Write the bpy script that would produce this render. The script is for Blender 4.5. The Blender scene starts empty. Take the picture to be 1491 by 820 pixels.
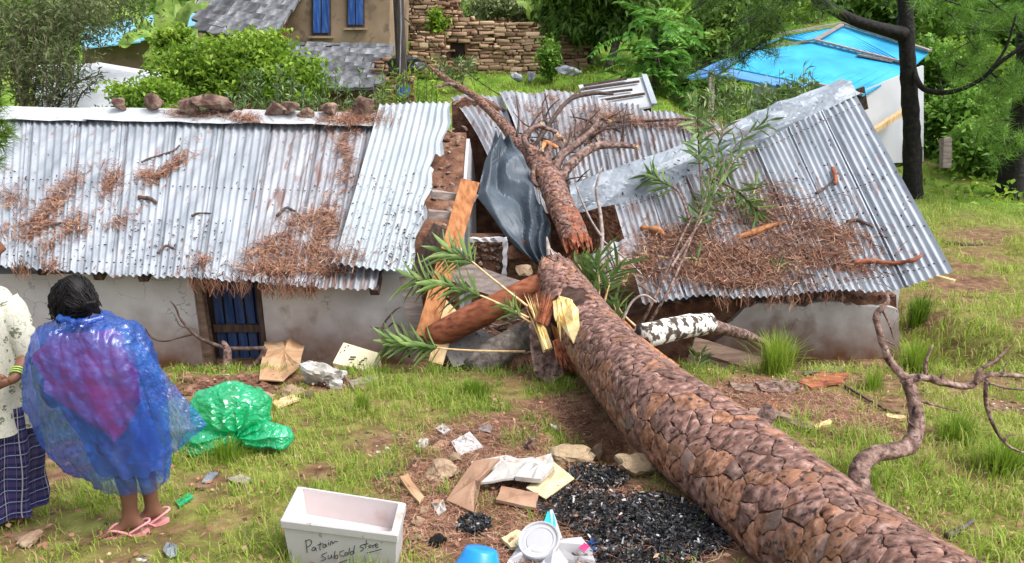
import bpy, bmesh, math, random
import numpy as np
from mathutils import Vector, Matrix, noise as mn
from mathutils.bvhtree import BVHTree

random.seed(11)
rng = np.random.default_rng(11)
S = bpy.context.scene
COL = S.collection
R = math.radians

# ------------------------------------------------------------------ camera
PITCH = R(18.0)
FPX = 1148.0            # focal length in photo pixels (photo is 1491 x 820)
ZC = 4.2                # eye height above the yard in front of the houses
cam_d = bpy.data.cameras.new('camera')
cam = bpy.data.objects.new('camera', cam_d)
COL.objects.link(cam)
cam.location = (0, 0, ZC)
cam.rotation_euler = (R(90) - PITCH, 0, 0)
cam_d.sensor_width = 36
cam_d.lens = FPX / 1491 * 36
cam_d.clip_start = 0.05
cam_d.clip_end = 600
S.camera = cam

# ------------------------------------------------------------------ sky, sun, exposure
SUN_EL, SUN_AZ = R(58), R(112)     # azimuth measured from +Y towards +X
W = bpy.data.worlds.new('World')
S.world = W
W.use_nodes = True
wn = W.node_tree.nodes
wl = W.node_tree.links
wn.clear()
wo = wn.new('ShaderNodeOutputWorld')
wb = wn.new('ShaderNodeBackground')
ws = wn.new('ShaderNodeTexSky')
ws.sky_type = 'NISHITA'
ws.sun_disc = False
ws.sun_elevation = SUN_EL
ws.sun_rotation = SUN_AZ
ws.air_density = 1.0
ws.dust_density = 4.0
wh = wn.new('ShaderNodeHueSaturation')   # overcast: the blue is mostly gone
wh.inputs['Saturation'].default_value = 0.32
wl.new(ws.outputs[0], wh.inputs['Color'])
wl.new(wh.outputs[0], wb.inputs[0])
wb.inputs[1].default_value = 0.15
wl.new(wb.outputs[0], wo.inputs[0])
sd = bpy.data.lights.new('sun', 'SUN')
sd.energy = 1.35
sd.angle = R(24)
sd.color = (1.0, 0.965, 0.92)
sun = bpy.data.objects.new('sun', sd)
COL.objects.link(sun)
sv = Vector((math.sin(SUN_AZ) * math.cos(SUN_EL), math.cos(SUN_AZ) * math.cos(SUN_EL), math.sin(SUN_EL)))
sun.rotation_euler = sv.to_track_quat('Z', 'Y').to_euler()
sun.location = (0, 0, 30)
S.view_settings.view_transform = 'Standard'
S.view_settings.look = 'None'
S.view_settings.exposure = 1.06
S.view_settings.gamma = 1
S.view_settings.use_curve_mapping = False
S.render.engine = 'CYCLES'
S.cycles.max_bounces = 6
S.cycles.diffuse_bounces = 3
S.cycles.glossy_bounces = 2
S.cycles.transmission_bounces = 4
S.cycles.transparent_max_bounces = 12
S.cycles.use_denoising = True

# ------------------------------------------------------------------ reading the photograph: pixel -> ray
CP, SP = math.cos(PITCH), math.sin(PITCH)
def ray(u, v):
    dx = (u - 745.5) / FPX
    dy = (410.0 - v) / FPX
    return Vector((dx, CP + dy * SP, -SP + dy * CP))
def at(u, v, Y):
    d = ray(u, v)
    return Vector((0, 0, ZC)) + d * (Y / d.y)
def scale_at(u, v, Y):          # metres per photo pixel at that point
    return Y / ray(u, v).y / FPX

# ------------------------------------------------------------------ noise
def _h(i, j, s):
    t = np.sin(i * 127.1 + j * 311.7 + s * 74.7) * 43758.5453
    return t - np.floor(t)
def vnoise(x, y, s=0):
    x = np.asarray(x, float); y = np.asarray(y, float)
    i = np.floor(x); j = np.floor(y)
    f = x - i; g = y - j
    f = f * f * (3 - 2 * f); g = g * g * (3 - 2 * g)
    return ((_h(i, j, s) * (1 - f) + _h(i + 1, j, s) * f) * (1 - g) + (_h(i, j + 1, s) * (1 - f) + _h(i + 1, j + 1, s) * f) * g)
def fbm(x, y, o=4, s=0):
    r = 0; a = 0.5; k = 1.0
    for q in range(o):
        r = r + a * vnoise(np.asarray(x) * k, np.asarray(y) * k, s + q * 3.1)
        a *= 0.5; k *= 2.03
    return r
def sstep(a, b, x):
    t = np.clip((np.asarray(x, float) - a) / (b - a), 0, 1)
    return t * t * (3 - 2 * t)

# ------------------------------------------------------------------ the lie of the land
HY = [-6, 0, 3.7, 6.9, 7.3, 7.9, 9, 14, 18, 22, 30, 36, 45, 60, 90, 160]
HZ = [-.6, -1.85, -2.7, -3.22, -3.32, -3.85, -4.02, -4.0, -3.6, -2.9, -1.6, -.6, 2.2, 7.5, 17, 36]
RY = [-6, 0, 3.7, 7.1, 12.5, 18, 22, 30, 38, 45, 60, 90, 160]
RZ = [-.6, -1.85, -2.7, -3.25, -3.92, -3.95, -3.6, -2.4, -.2, 2.2, 8, 18, 37]
PITS = []
def gz(x, y):
    x = np.asarray(x, float); y = np.asarray(y, float)
    w = sstep(4.9, 5.8, x)
    z = np.interp(y, HY, HZ) * (1 - w) + np.interp(y, RY, RZ) * w
    k = np.clip(y / 12.0, .6, 3)
    z = z + (fbm(x * .9, y * .9, 4, 3) - .47) * .16 * k + (fbm(x * 5, y * 5, 3, 8) - .45) * .05
    for (px, py, r, d) in PITS:
        z = z - d * np.exp(-((x - px) ** 2 + (y - py) ** 2) / (r * r))
    return z + ZC
def ground(u, v, lift=0.0):
    d = ray(u, v)
    t = np.concatenate([np.linspace(.6, 12, 1400), np.linspace(12, 140, 1600)])
    z = ZC + d.z * t
    g = gz(d.x * t, d.y * t) + lift
    k = np.argmax(z <= g)
    tt = t[k] if z[k] <= g[k] else 140
    return Vector((d.x * tt, d.y * tt, ZC + d.z * tt))
def G(x, y, lift=0.0):
    return Vector((x, y, float(gz(x, y)) + lift))
p = ground(893, 632); PITS.append((p.x + .10, p.y, .36, .62))
p = ground(850, 610); PITS.append((p.x, p.y, .25, .12))

# ------------------------------------------------------------------ materials
MATS = {}
def _ramp(nt, cols, lo=.3, hi=.7):
    r = nt.nodes.new('ShaderNodeValToRGB')
    e = r.color_ramp.elements
    n = len(cols)
    for k in range(n - 2):
        e.new(.5)
    for k, c in enumerate(cols):
        e[k].position = lo + (hi - lo) * k / max(1, n - 1)
        e[k].color = (*c, 1)
    return r
def pmat(name, cols, scale=5, detail=6, rough=.8, bump=.25, bscale=40, var=.12, stretch=(1, 1, 1), spec=.3,
         metal=0, transl=0, attr=None, spots=None, distort=0, lo=.3, hi=.7, clear=None, bdist=.01, stain=None, ior=None, cracks=None):
    """cols: ramp over noise (or over a point attribute 'attr'); spots: (colour, scale, threshold); transl: leaf translucency;
    clear: (tint, amount) see-through film; stain: (colour, z0, z1) dirt rising from the foot of a wall"""
    m = bpy.data.materials.new(name)
    m.use_nodes = True
    nt = m.node_tree; N = nt.nodes; L = nt.links
    b = N['Principled BSDF']
    out = N['Material Output']
    tc = N.new('ShaderNodeTexCoord')
    mp = N.new('ShaderNodeMapping'); mp.inputs['Scale'].default_value = stretch
    L.new(tc.outputs['Object'], mp.inputs[0])
    nz = N.new('ShaderNodeTexNoise'); nz.inputs['Scale'].default_value = scale; nz.inputs['Detail'].default_value = detail
    nz.inputs['Distortion'].default_value = distort
    L.new(mp.outputs[0], nz.inputs['Vector'])
    rp = _ramp(nt, cols, lo, hi)
    if attr:
        at_ = N.new('ShaderNodeAttribute'); at_.attribute_name = attr
        mx = N.new('ShaderNodeMath'); mx.operation = 'MULTIPLY_ADD'; mx.inputs[1].default_value = .25; mx.inputs[2].default_value = -.125
        L.new(nz.outputs['Fac'], mx.inputs[0])
        ad = N.new('ShaderNodeMath'); ad.operation = 'ADD'
        L.new(mx.outputs[0], ad.inputs[0]); L.new(at_.outputs['Fac'], ad.inputs[1])
        rp.color_ramp.elements[0].position = 0.02
        for k in range(len(cols)):
            rp.color_ramp.elements[k].position = .02 + .96 * k / max(1, len(cols) - 1)
        L.new(ad.outputs[0], rp.inputs[0])
    else:
        L.new(nz.outputs['Fac'], rp.inputs[0])
    c = rp.outputs[0]
    if spots:
        for sc_, (col, ss, th) in enumerate(spots if isinstance(spots, list) else [spots]):
            n2 = N.new('ShaderNodeTexNoise'); n2.inputs['Scale'].default_value = ss; n2.inputs['Detail'].default_value = 5
            L.new(mp.outputs[0], n2.inputs['Vector'])
            mr = N.new('ShaderNodeMapRange'); mr.inputs[1].default_value = th; mr.inputs[2].default_value = th + .08
            L.new(n2.outputs['Fac'], mr.inputs[0])
            mi = N.new('ShaderNodeMixRGB'); mi.inputs[2].default_value = (*col, 1)
            L.new(mr.outputs[0], mi.inputs[0]); L.new(c, mi.inputs[1]); c = mi.outputs[0]
    if stain:
        col, z0, z1 = stain
        sx = N.new('ShaderNodeSeparateXYZ'); L.new(tc.outputs['Object'], sx.inputs[0])
        n3 = N.new('ShaderNodeTexNoise'); n3.inputs['Scale'].default_value = 3.5; n3.inputs['Detail'].default_value = 6
        L.new(tc.outputs['Object'], n3.inputs['Vector'])
        ma = N.new('ShaderNodeMath'); ma.operation = 'MULTIPLY_ADD'; ma.inputs[1].default_value = .9 * (z1 - z0); L.new(n3.outputs['Fac'], ma.inputs[0]); L.new(sx.outputs[2], ma.inputs[2])
        mr = N.new('ShaderNodeMapRange'); mr.inputs[1].default_value = z1 + .45 * (z1 - z0); mr.inputs[2].default_value = z0 + .45 * (z1 - z0)
        L.new(ma.outputs[0], mr.inputs[0])
        mi = N.new('ShaderNodeMixRGB'); mi.inputs[2].default_value = (*col, 1)
        L.new(mr.outputs[0], mi.inputs[0]); L.new(c, mi.inputs[1]); c = mi.outputs[0]
    if cracks:             # hairline cracks through old plaster
        nd = N.new('ShaderNodeTexNoise'); nd.inputs['Scale'].default_value = 2.5; nd.inputs['Detail'].default_value = 6; L.new(tc.outputs['Object'], nd.inputs['Vector'])
        va = N.new('ShaderNodeVectorMath'); va.operation = 'MULTIPLY_ADD'; va.inputs[1].default_value = (.9, .9, .9); L.new(nd.outputs['Color'], va.inputs[0]); L.new(tc.outputs['Object'], va.inputs[2])
        vo = N.new('ShaderNodeTexVoronoi'); vo.feature = 'DISTANCE_TO_EDGE'; vo.inputs['Scale'].default_value = cracks; L.new(va.outputs[0], vo.inputs['Vector'])
        nm = N.new('ShaderNodeTexNoise'); nm.inputs['Scale'].default_value = 1.3; L.new(tc.outputs['Object'], nm.inputs['Vector'])
        m1 = N.new('ShaderNodeMapRange'); m1.inputs[1].default_value = .012; m1.inputs[2].default_value = .0; L.new(vo.outputs['Distance'], m1.inputs[0])
        m2 = N.new('ShaderNodeMapRange'); m2.inputs[1].default_value = .48; m2.inputs[2].default_value = .6; m2.inputs[4].default_value = .8; L.new(nm.outputs['Fac'], m2.inputs[0])
        m3 = N.new('ShaderNodeMath'); m3.operation = 'MULTIPLY'; L.new(m1.outputs[0], m3.inputs[0]); L.new(m2.outputs[0], m3.inputs[1])
        mi = N.new('ShaderNodeMixRGB'); mi.inputs[2].default_value = (.10, .07, .055, 1); L.new(m3.outputs[0], mi.inputs[0]); L.new(c, mi.inputs[1]); c = mi.outputs[0]
    if var:
        oi = N.new('ShaderNodeObjectInfo')
        mr = N.new('ShaderNodeMapRange'); mr.inputs[3].default_value = 1 - var; mr.inputs[4].default_value = 1 + var
        L.new(oi.outputs['Random'], mr.inputs[0])
        hs = N.new('ShaderNodeHueSaturation'); L.new(mr.outputs[0], hs.inputs['Value']); L.new(c, hs.inputs['Color']); c = hs.outputs[0]
    L.new(c, b.inputs['Base Color'])
    b.inputs['Roughness'].default_value = rough
    b.inputs['Metallic'].default_value = metal
    if ior: b.inputs['IOR'].default_value = ior; b.inputs['Coat Weight'].default_value = .7; b.inputs['Coat Roughness'].default_value = .08
    b.inputs['Specular IOR Level'].default_value = spec
    nrm = None
    if bump:
        nb = N.new('ShaderNodeTexNoise'); nb.inputs['Scale'].default_value = bscale; nb.inputs['Detail'].default_value = 8
        L.new(mp.outputs[0], nb.inputs['Vector'])
        bp = N.new('ShaderNodeBump'); bp.inputs['Strength'].default_value = bump; bp.inputs['Distance'].default_value = bdist
        L.new(nb.outputs['Fac'], bp.inputs['Height']); L.new(bp.outputs[0], b.inputs['Normal'])
        nrm = bp.outputs[0]
    sh = b.outputs[0]
    if transl:
        tr = N.new('ShaderNodeBsdfTranslucent'); L.new(c, tr.inputs[0])
        ms = N.new('ShaderNodeMixShader'); ms.inputs[0].default_value = transl
        L.new(sh, ms.inputs[1]); L.new(tr.outputs[0], ms.inputs[2]); sh = ms.outputs[0]
    if clear:
        tint, amt = clear
        tp = N.new('ShaderNodeBsdfTransparent'); tp.inputs[0].default_value = (*tint, 1)
        ms = N.new('ShaderNodeMixShader'); ms.inputs[0].default_value = amt
        L.new(sh, ms.inputs[1]); L.new(tp.outputs[0], ms.inputs[2]); sh = ms.outputs[0]
    L.new(sh, out.inputs[0])
    MATS[name] = m
    return m

# ------------------------------------------------------------------ objects
def tag(o, label=None, cat=None, group=None, kind=None):
    if label: o['label'] = label
    if cat: o['category'] = cat
    if group: o['group'] = group
    if kind: o['kind'] = kind
    return o
def empty(name, loc, label=None, cat=None, group=None):
    o = bpy.data.objects.new(name, None)
    o.empty_display_size = .1
    COL.objects.link(o)
    o.location = loc
    return tag(o, label, cat, group)
def link(name, me, parent=None):
    o = bpy.data.objects.new(name, me)
    COL.objects.link(o)
    if parent:
        o.parent = parent
        o.matrix_parent_inverse = Matrix.Translation(-Vector(parent.location)) if parent.parent is None else Matrix.Identity(4)
    return o
def setmat(me, m):
    for x in (m if isinstance(m, (list, tuple)) else [m]):
        me.materials.append(MATS[x] if isinstance(x, str) else x)
def np_mesh(name, V, F, m, parent=None, attr=None, smooth=False, an='rnd'):
    """fast mesh from numpy; F is a list of (n,k) index arrays"""
    me = bpy.data.meshes.new(name)
    V = np.asarray(V, np.float32)
    me.vertices.add(len(V)); me.vertices.foreach_set('co', V.ravel())
    loops = np.concatenate([f.ravel() for f in F]).astype(np.int32)
    tot = np.concatenate([np.full(len(f), f.shape[1]) for f in F]).astype(np.int32)
    st = np.concatenate([[0], np.cumsum(tot)[:-1]]).astype(np.int32)
    me.loops.add(len(loops)); me.loops.foreach_set('vertex_index', loops)
    me.polygons.add(len(tot)); me.polygons.foreach_set('loop_start', st)
    if smooth:
        me.polygons.foreach_set('use_smooth', np.ones(len(tot), bool))
    if attr is not None:
        for k, a in (attr.items() if isinstance(attr, dict) else [(an, attr)]):
            x = me.attributes.new(k, 'FLOAT', 'POINT'); x.data.foreach_set('value', np.asarray(a, np.float32))
    me.update(calc_edges=True)
    setmat(me, m)
    return link(name, me, parent)

class MB:
    """collects the faces of ONE mesh"""
    def __init__(s): s.v = []; s.f = []; s.mi = []
    def add(s, vs, fs, mi=0):
        o = len(s.v); s.v += [tuple(x) for x in vs]; s.f += [tuple(i + o for i in f) for f in fs]; s.mi += [mi] * len(fs)
        return s
    def box(s, c, size, M=None, mi=0, jit=0):
        hx, hy, hz = size[0] / 2, size[1] / 2, size[2] / 2
        vs = [Vector((x * hx, y * hy, z * hz)) for z in (-1, 1) for y in (-1, 1) for x in (-1, 1)]
        if jit: vs = [q + Vector((random.uniform(-jit, jit), random.uniform(-jit, jit), random.uniform(-jit, jit))) for q in vs]
        if M is not None: vs = [M @ q for q in vs]
        return s.add([q + Vector(c) for q in vs], [(0, 2, 3, 1), (4, 5, 7, 6), (0, 1, 5, 4), (2, 6, 7, 3), (0, 4, 6, 2), (1, 3, 7, 5)], mi)
    def beam(s, a, b, w, h, up=(0, 0, 1), mi=0, jit=0, n=1, taper=1.0, split=0):
        """a squared timber from a to b; split roughens its far end"""
        a = Vector(a); b = Vector(b); d = (b - a); x = d.normalized()
        y = Vector(up).cross(x)
        if y.length < 1e-3: y = Vector((1, 0, 0)).cross(x)
        y.normalize(); z = x.cross(y)
        vs = []; fs = []
        for k in range(n + 1):
            t = k / n; c = a + d * t; q = 1 + (taper - 1) * t
            for (sy, sz) in ((-1, -1), (1, -1), (1, 1), (-1, 1)):
                e = x * (random.uniform(-split, split) if k == n else 0)
                vs.append(c + e + y * (sy * w / 2 * q + random.uniform(-jit, jit)) + z * (sz * h / 2 * q + random.uniform(-jit, jit)))
        for k in range(n):
            for i in range(4):
                j = (i + 1) % 4
                fs.append((k * 4 + i, k * 4 + j, k * 4 + 4 + j, k * 4 + 4 + i))
        fs += [(3, 2, 1, 0), tuple(n * 4 + i for i in range(4))]
        return s.add(vs, fs, mi)
    def tube(s, pts, rad, seg=8, jit=0, mi=0, cap=True, ragged=0, sub=1):
        pts = [Vector(q) for q in pts]
        if not isinstance(rad, (list, tuple)): rad = [rad] * len(pts)
        if sub > 1:          # smooth the polyline
            P2 = []; R2 = []
            for k in range(len(pts) - 1):
                p0 = pts[max(0, k - 1)]; p1 = pts[k]; p2 = pts[k + 1]; p3 = pts[min(len(pts) - 1, k + 2)]
                for q in range(sub):
                    t = q / sub
                    P2.append(.5 * ((2 * p1) + (p2 - p0) * t + (2 * p0 - 5 * p1 + 4 * p2 - p3) * t * t + (3 * p1 - p0 - 3 * p2 + p3) * t ** 3))
                    R2.append(rad[k] + (rad[k + 1] - rad[k]) * t)
            P2.append(pts[-1]); R2.append(rad[-1]); pts, rad = P2, R2
        n = len(pts); up = Vector((.13, .21, 1)).normalized(); vs = []; fs = []
        prev = None
        for k in range(n):
            d = (pts[min(n - 1, k + 1)] - pts[max(0, k - 1)])
            d = d.normalized() if d.length > 1e-9 else Vector((0, 0, 1))
            if prev is None:
                y = up.cross(d)
                if y.length < .1: y = Vector((1, 0, 0)).cross(d)
            else:
                y = prev - d * prev.dot(d)
            y.normalize(); prev = y; z = d.cross(y)
            for i in range(seg):
                a = 2 * math.pi * i / seg
                rr = rad[k] * (1 + (random.uniform(-jit, jit) if jit else 0))
                e = d * random.uniform(-ragged, ragged) if (ragged and k == n - 1) else Vector()
                vs.append(pts[k] + e + (y * math.cos(a) + z * math.sin(a)) * rr)
        for k in range(n - 1):
            for i in range(seg):
                j = (i + 1) % seg
                fs.append((k * seg + i, k * seg + j, (k + 1) * seg + j, (k + 1) * seg + i))
        if cap:
            fs.append(tuple(range(seg - 1, -1, -1))); fs.append(tuple((n - 1) * seg + i for i in range(seg)))
        return s.add(vs, fs, mi)
    def prism(s, poly, off, mi=0, mside=None):
        """closed slab: polygon (3-D points) and the same polygon moved by off"""
        n = len(poly); off = Vector(off)
        vs = [Vector(q) for q in poly] + [Vector(q) + off for q in poly]
        fs = [tuple(range(n)), tuple(range(2 * n - 1, n - 1, -1))]
        s.add(vs, fs, mi)
        s.f += [tuple(len(s.v) - 2 * n + i for i in (k, n + k, n + (k + 1) % n, (k + 1) % n)) for k in range(n)]
        s.mi += [mi if mside is None else mside] * n
        return s
    def grid(s, P, mi=0, thick=0):
        nu, nv = len(P), len(P[0])
        vs = [q for row in P for q in row]
        fs = [(i * nv + j, i * nv + j + 1, (i + 1) * nv + j + 1, (i + 1) * nv + j) for i in range(nu - 1) for j in range(nv - 1)]
        return s.add(vs, fs, mi)
    def rock(s, c, size, seed=0, sub=2, rough=.28, M=None, mi=0, flat=0):
        bm = bmesh.new(); bmesh.ops.create_icosphere(bm, subdivisions=sub, radius=1)
        rs = random.Random(seed)
        planes = [Vector((rs.gauss(0, 1), rs.gauss(0, 1), rs.gauss(0, 1))).normalized() for _ in range(9)]
        off = Vector((rs.uniform(0, 50), rs.uniform(0, 50), rs.uniform(0, 50)))
        vs = []
        for vv in bm.verts:
            q = vv.co.copy()
            for pl in planes:
                dd = q.dot(pl)
                if dd > .50: q -= pl * (dd - .50) * .97
            q *= 1 + rough * mn.noise(q * 1.7 + off) + rough * .35 * mn.noise(q * 5.1 + off) + rough * .2 * mn.noise(q * 11 + off)
            q = Vector((q.x * size[0], q.y * size[1], q.z * size[2]))
            if M is not None: q = M @ q
            vs.append(q + Vector(c))
        fs = [tuple(x.index for x in f.verts) for f in bm.faces]
        bm.free()
        return s.add(vs, fs, mi)
    def obj(s, name, m, parent=None, smooth=False, bevel=0, world=True):
        me = bpy.data.meshes.new(name)
        me.from_pydata(s.v, [], s.f)
        if bevel:
            bm = bmesh.new(); bm.from_mesh(me)
            bmesh.ops.bevel(bm, geom=bm.edges[:], offset=bevel, segments=1, affect='EDGES', profile=.5, clamp_overlap=True)
            bm.to_mesh(me); bm.free()
        elif any(s.mi):
            me.polygons.foreach_set('material_index', s.mi)
        if smooth:
            me.polygons.foreach_set('use_smooth', [True] * len(me.polygons))
        me.update()
        setmat(me, m)
        return link(name, me, parent)
def recentre(o):
    """move a top-level mesh object's origin to the foot of its shape"""
    me = o.data
    n = len(me.vertices); a = np.empty(n * 3, np.float32); me.vertices.foreach_get('co', a); a = a.reshape(-1, 3)
    c = np.array([(a[:, 0].min() + a[:, 0].max()) / 2, (a[:, 1].min() + a[:, 1].max()) / 2, a[:, 2].min()])
    me.vertices.foreach_set('co', (a - c).astype(np.float32).ravel()); me.update()
    o.location = Vector(o.location) + Vector(c)
    return o
BV = {}
def bvh(key, objs):
    vs = []; fs = []
    bpy.context.view_layer.update()
    for o in objs:
        b = len(vs); M = o.matrix_world
        vs += [M @ q.co for q in o.data.vertices]
        fs += [tuple(i + b for i in pl.vertices) for pl in o.data.polygons]
    BV[key] = BVHTree.FromPolygons(vs, fs)
    return BV[key]
def hit(key, u, v):
    """the first point of those surfaces seen through a photo pixel"""
    d = ray(u, v).normalized()
    loc, nrm, idx, dist = BV[key].ray_cast(Vector((0, 0, ZC)), d)
    if loc is None: return None, None
    if nrm.dot(d) > 0: nrm = -nrm
    return loc, nrm

# ------------------------------------------------------------------ the palette
pmat('zinc', [(.22, .25, .285), (.34, .37, .41), (.44, .47, .515)], scale=2.2, rough=.42, bump=.08, bscale=25, metal=.25, spec=.5, var=.07, stretch=(3, .5, .5), spots=[((.28, .20, .20), 5.5, .62), ((.20, .20, .22), 16, .67)])
pmat('zinc_new', [(.33, .37, .40), (.44, .48, .51)], scale=2, rough=.38, bump=.05, bscale=18, metal=.25, spec=.5, var=.03, stretch=(3, .6, .6), spots=[((.25, .25, .27), 13, .64)])
pmat('zinc_worn', [(.20, .20, .22), (.31, .32, .35), (.42, .43, .46)], scale=2.5, rough=.45, bump=.08, bscale=25, metal=.25, spec=.5, var=.06, stretch=(3, .5, .5), spots=[((.20, .13, .115), 4.5, .56), ((.15, .13, .13), 15, .62)])
pmat('flat_zinc', [(.19, .22, .26), (.25, .285, .33), (.30, .34, .385)], scale=2.6, rough=.5, bump=.25, bscale=8, bdist=.02, metal=.1, spec=.45, var=0, spots=((.15, .16, .17), 14, .66))
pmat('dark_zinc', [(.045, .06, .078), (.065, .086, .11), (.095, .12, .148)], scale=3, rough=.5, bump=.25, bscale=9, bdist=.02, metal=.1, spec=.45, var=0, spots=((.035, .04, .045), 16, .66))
pmat('white_cap', [(.38, .40, .43), (.47, .49, .51)], scale=2, rough=.5, bump=.1, bscale=10, var=.04, spots=((.34, .32, .31), 8, .64))
pmat('limewash', [(.46, .455, .46), (.55, .545, .55), (.60, .595, .595)], scale=2.5, rough=.9, bump=.3, bscale=24, var=0, stain=((.16, .075, .04), .16, .95), spots=[((.30, .26, .24), 16, .67), ((.33, .30, .28), 1.7, .60), ((.16, .12, .10), 38, .72)], cracks=1.6)
pmat('plaster_grey', [(.40, .40, .43), (.55, .55, .58)], scale=1.4, rough=.9, bump=.2, bscale=25, var=0, stretch=(2, 2, .4), spots=((.25, .2, .18), 9, .66))
pmat('mud', [(.075, .034, .022), (.15, .072, .045), (.25, .145, .095)], scale=7, rough=.95, bump=.8, bscale=16, bdist=.05, var=.1)
pmat('stone', [(.15, .085, .055), (.28, .18, .115), (.40, .29, .19)], scale=3, rough=.9, bump=.4, bscale=20, bdist=.02, var=.3, attr='rnd')
pmat('stone_loose', [(.06, .03, .026), (.135, .075, .06), (.235, .165, .125), (.36, .30, .25)], scale=5.5, rough=.85, bump=.9, bscale=14, bdist=.04, var=.3, spots=((.035, .02, .02), 7, .58))
pmat('stone_pale', [(.17, .105, .065), (.29, .20, .13), (.40, .31, .22)], scale=5, rough=.85, bump=.8, bscale=18, bdist=.03, var=.2, spots=((.11, .07, .05), 9, .60))
pmat('stone_char', [(.30, .21, .13), (.42, .31, .19), (.03, .03, .03)], scale=2.6, rough=.8, bump=.4, bscale=22, bdist=.02, var=.1, stretch=(1, 1, 3))
pmat('slate', [(.04, .042, .047), (.12, .125, .135), (.30, .305, .315)], scale=1.6, rough=.6, bump=.25, bscale=14, bdist=.02, var=.55)
pmat('clay_wall', [(.19, .135, .085), (.28, .20, .135), (.34, .26, .18)], scale=.9, rough=.95, bump=.2, bscale=12, var=0, spots=((.16, .115, .08), 2.2, .58), cracks=1.0)
pmat('blue_paint', [(.012, .045, .19), (.022, .08, .29), (.06, .14, .36)], scale=4, rough=.55, bump=.15, stretch=(4, 4, .5), var=.2)
pmat('door_blue_shaded', [(.006, .02, .075), (.012, .04, .13), (.03, .06, .16), (.05, .045, .04)], scale=5, rough=.6, bump=.3, stretch=(4, 4, .5), var=.25, spots=((.03, .025, .02), 7, .6))  # eave shade put into a darker blue, with real grime on top
pmat('mortar', [(.12, .11, .11), (.20, .185, .18), (.28, .26, .25)], scale=4, rough=.9, bump=.5, bscale=20, var=.1, spots=((.05, .04, .035), 20, .6))
pmat('blue_roof', [(.015, .25, .48), (.025, .33, .58), (.05, .40, .62)], scale=1.2, rough=.5, bump=.06, bscale=12, var=.05)
pmat('blue_roof_pale', [(.12, .33, .46), (.20, .43, .55)], scale=1.0, rough=.5, bump=.1, bscale=8, var=.05)
pmat('blue_edge', [(.05, .18, .50), (.10, .30, .65)], scale=2, rough=.5, bump=.1, var=.05)
pmat('white_wall', [(.44, .46, .50), (.54, .55, .58)], scale=1.2, rough=.9, bump=.15, var=0)
pmat('void_shade', [(.012, .010, .009), (.03, .022, .018)], scale=3, rough=1, bump=.3, var=0, spec=.05)  # near-black colour standing for the darkness of hollow places
pmat('wood_orange', [(.20, .075, .03), (.42, .17, .065), (.52, .25, .11)], scale=6, rough=.75, bump=.4, bscale=25, stretch=(3, 3, .5), var=.12)
pmat('wood_red', [(.12, .03, .018), (.27, .085, .04), (.38, .14, .07)], scale=6, rough=.7, bump=.4, bscale=25, stretch=(1, 3, 3), var=.1)
pmat('wood_brown', [(.10, .065, .05), (.20, .135, .10), (.30, .21, .155)], scale=5, rough=.8, bump=.4, bscale=25, stretch=(.5, 4, 4), var=.2)
pmat('wood_grey', [(.16, .13, .12), (.28, .23, .21), (.40, .34, .31)], scale=5, rough=.85, bump=.4, bscale=25, stretch=(.5, 4, 4), var=.15)
pmat('wood_pale', [(.45, .27, .12), (.64, .44, .23), (.72, .54, .33)], scale=6, rough=.7, bump=.4, bscale=30, stretch=(3, 3, .6), var=.1)
pmat('wood_fresh', [(.60, .38, .12), (.78, .58, .24), (.84, .68, .38)], scale=7, rough=.6, bump=.5, bscale=40, stretch=(1, 1, 1), var=.05)
pmat('wood_dark', [(.035, .022, .018), (.07, .045, .035), (.12, .08, .065)], scale=6, rough=.8, bump=.4, bscale=25, stretch=(4, 4, .6), var=.1)
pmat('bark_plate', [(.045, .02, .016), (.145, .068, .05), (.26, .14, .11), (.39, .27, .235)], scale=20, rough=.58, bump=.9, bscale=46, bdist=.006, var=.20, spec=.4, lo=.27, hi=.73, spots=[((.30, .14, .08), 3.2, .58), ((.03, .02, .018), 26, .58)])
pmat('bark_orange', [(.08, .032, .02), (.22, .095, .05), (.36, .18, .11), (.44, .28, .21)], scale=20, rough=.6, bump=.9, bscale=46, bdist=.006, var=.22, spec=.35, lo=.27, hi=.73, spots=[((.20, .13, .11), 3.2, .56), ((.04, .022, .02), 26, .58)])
pmat('bark_core', [(.025, .012, .010), (.06, .03, .022), (.10, .05, .035)], scale=12, rough=.85, bump=.6, bscale=30, bdist=.02, var=0)
pmat('bark_limb', [(.045, .026, .022), (.13, .075, .06), (.24, .15, .125), (.33, .24, .21)], scale=16, rough=.65, bump=1.0, bscale=30, bdist=.03, var=.15, spots=((.03, .02, .018), 24, .58))
pmat('bark_grey', [(.05, .04, .035), (.12, .10, .085), (.22, .19, .17)], scale=14, rough=.8, bump=.8, bscale=40, bdist=.015, var=.15)
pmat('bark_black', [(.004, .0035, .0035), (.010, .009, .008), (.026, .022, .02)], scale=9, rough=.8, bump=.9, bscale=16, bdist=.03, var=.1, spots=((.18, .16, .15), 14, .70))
pmat('lichen', [(.06, .045, .035), (.13, .10, .08), (.62, .63, .58), (.72, .73, .68)], scale=13, rough=.9, bump=.5, bscale=40, var=0, lo=.42, hi=.56)
pmat('twig', [(.035, .022, .018), (.08, .05, .04), (.15, .10, .08)], scale=20, rough=.8, bump=.4, bscale=60, var=.25)
pmat('needle', [(.06, .026, .018), (.15, .062, .04), (.26, .12, .075), (.36, .19, .12), (.46, .31, .21)], scale=4, rough=.8, bump=0, var=0, attr='rnd')
pmat('chip', [(.025, .018, .016), (.07, .04, .035), (.16, .085, .06)], scale=4, rough=.8, bump=0, var=0, attr='rnd')
pmat('grass_blade', [(.04, .08, .012), (.105, .19, .02), (.20, .33, .03), (.34, .45, .06), (.46, .38, .18)], scale=1.5, rough=.6, bump=0, var=0, attr='rnd', transl=.40)
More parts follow.
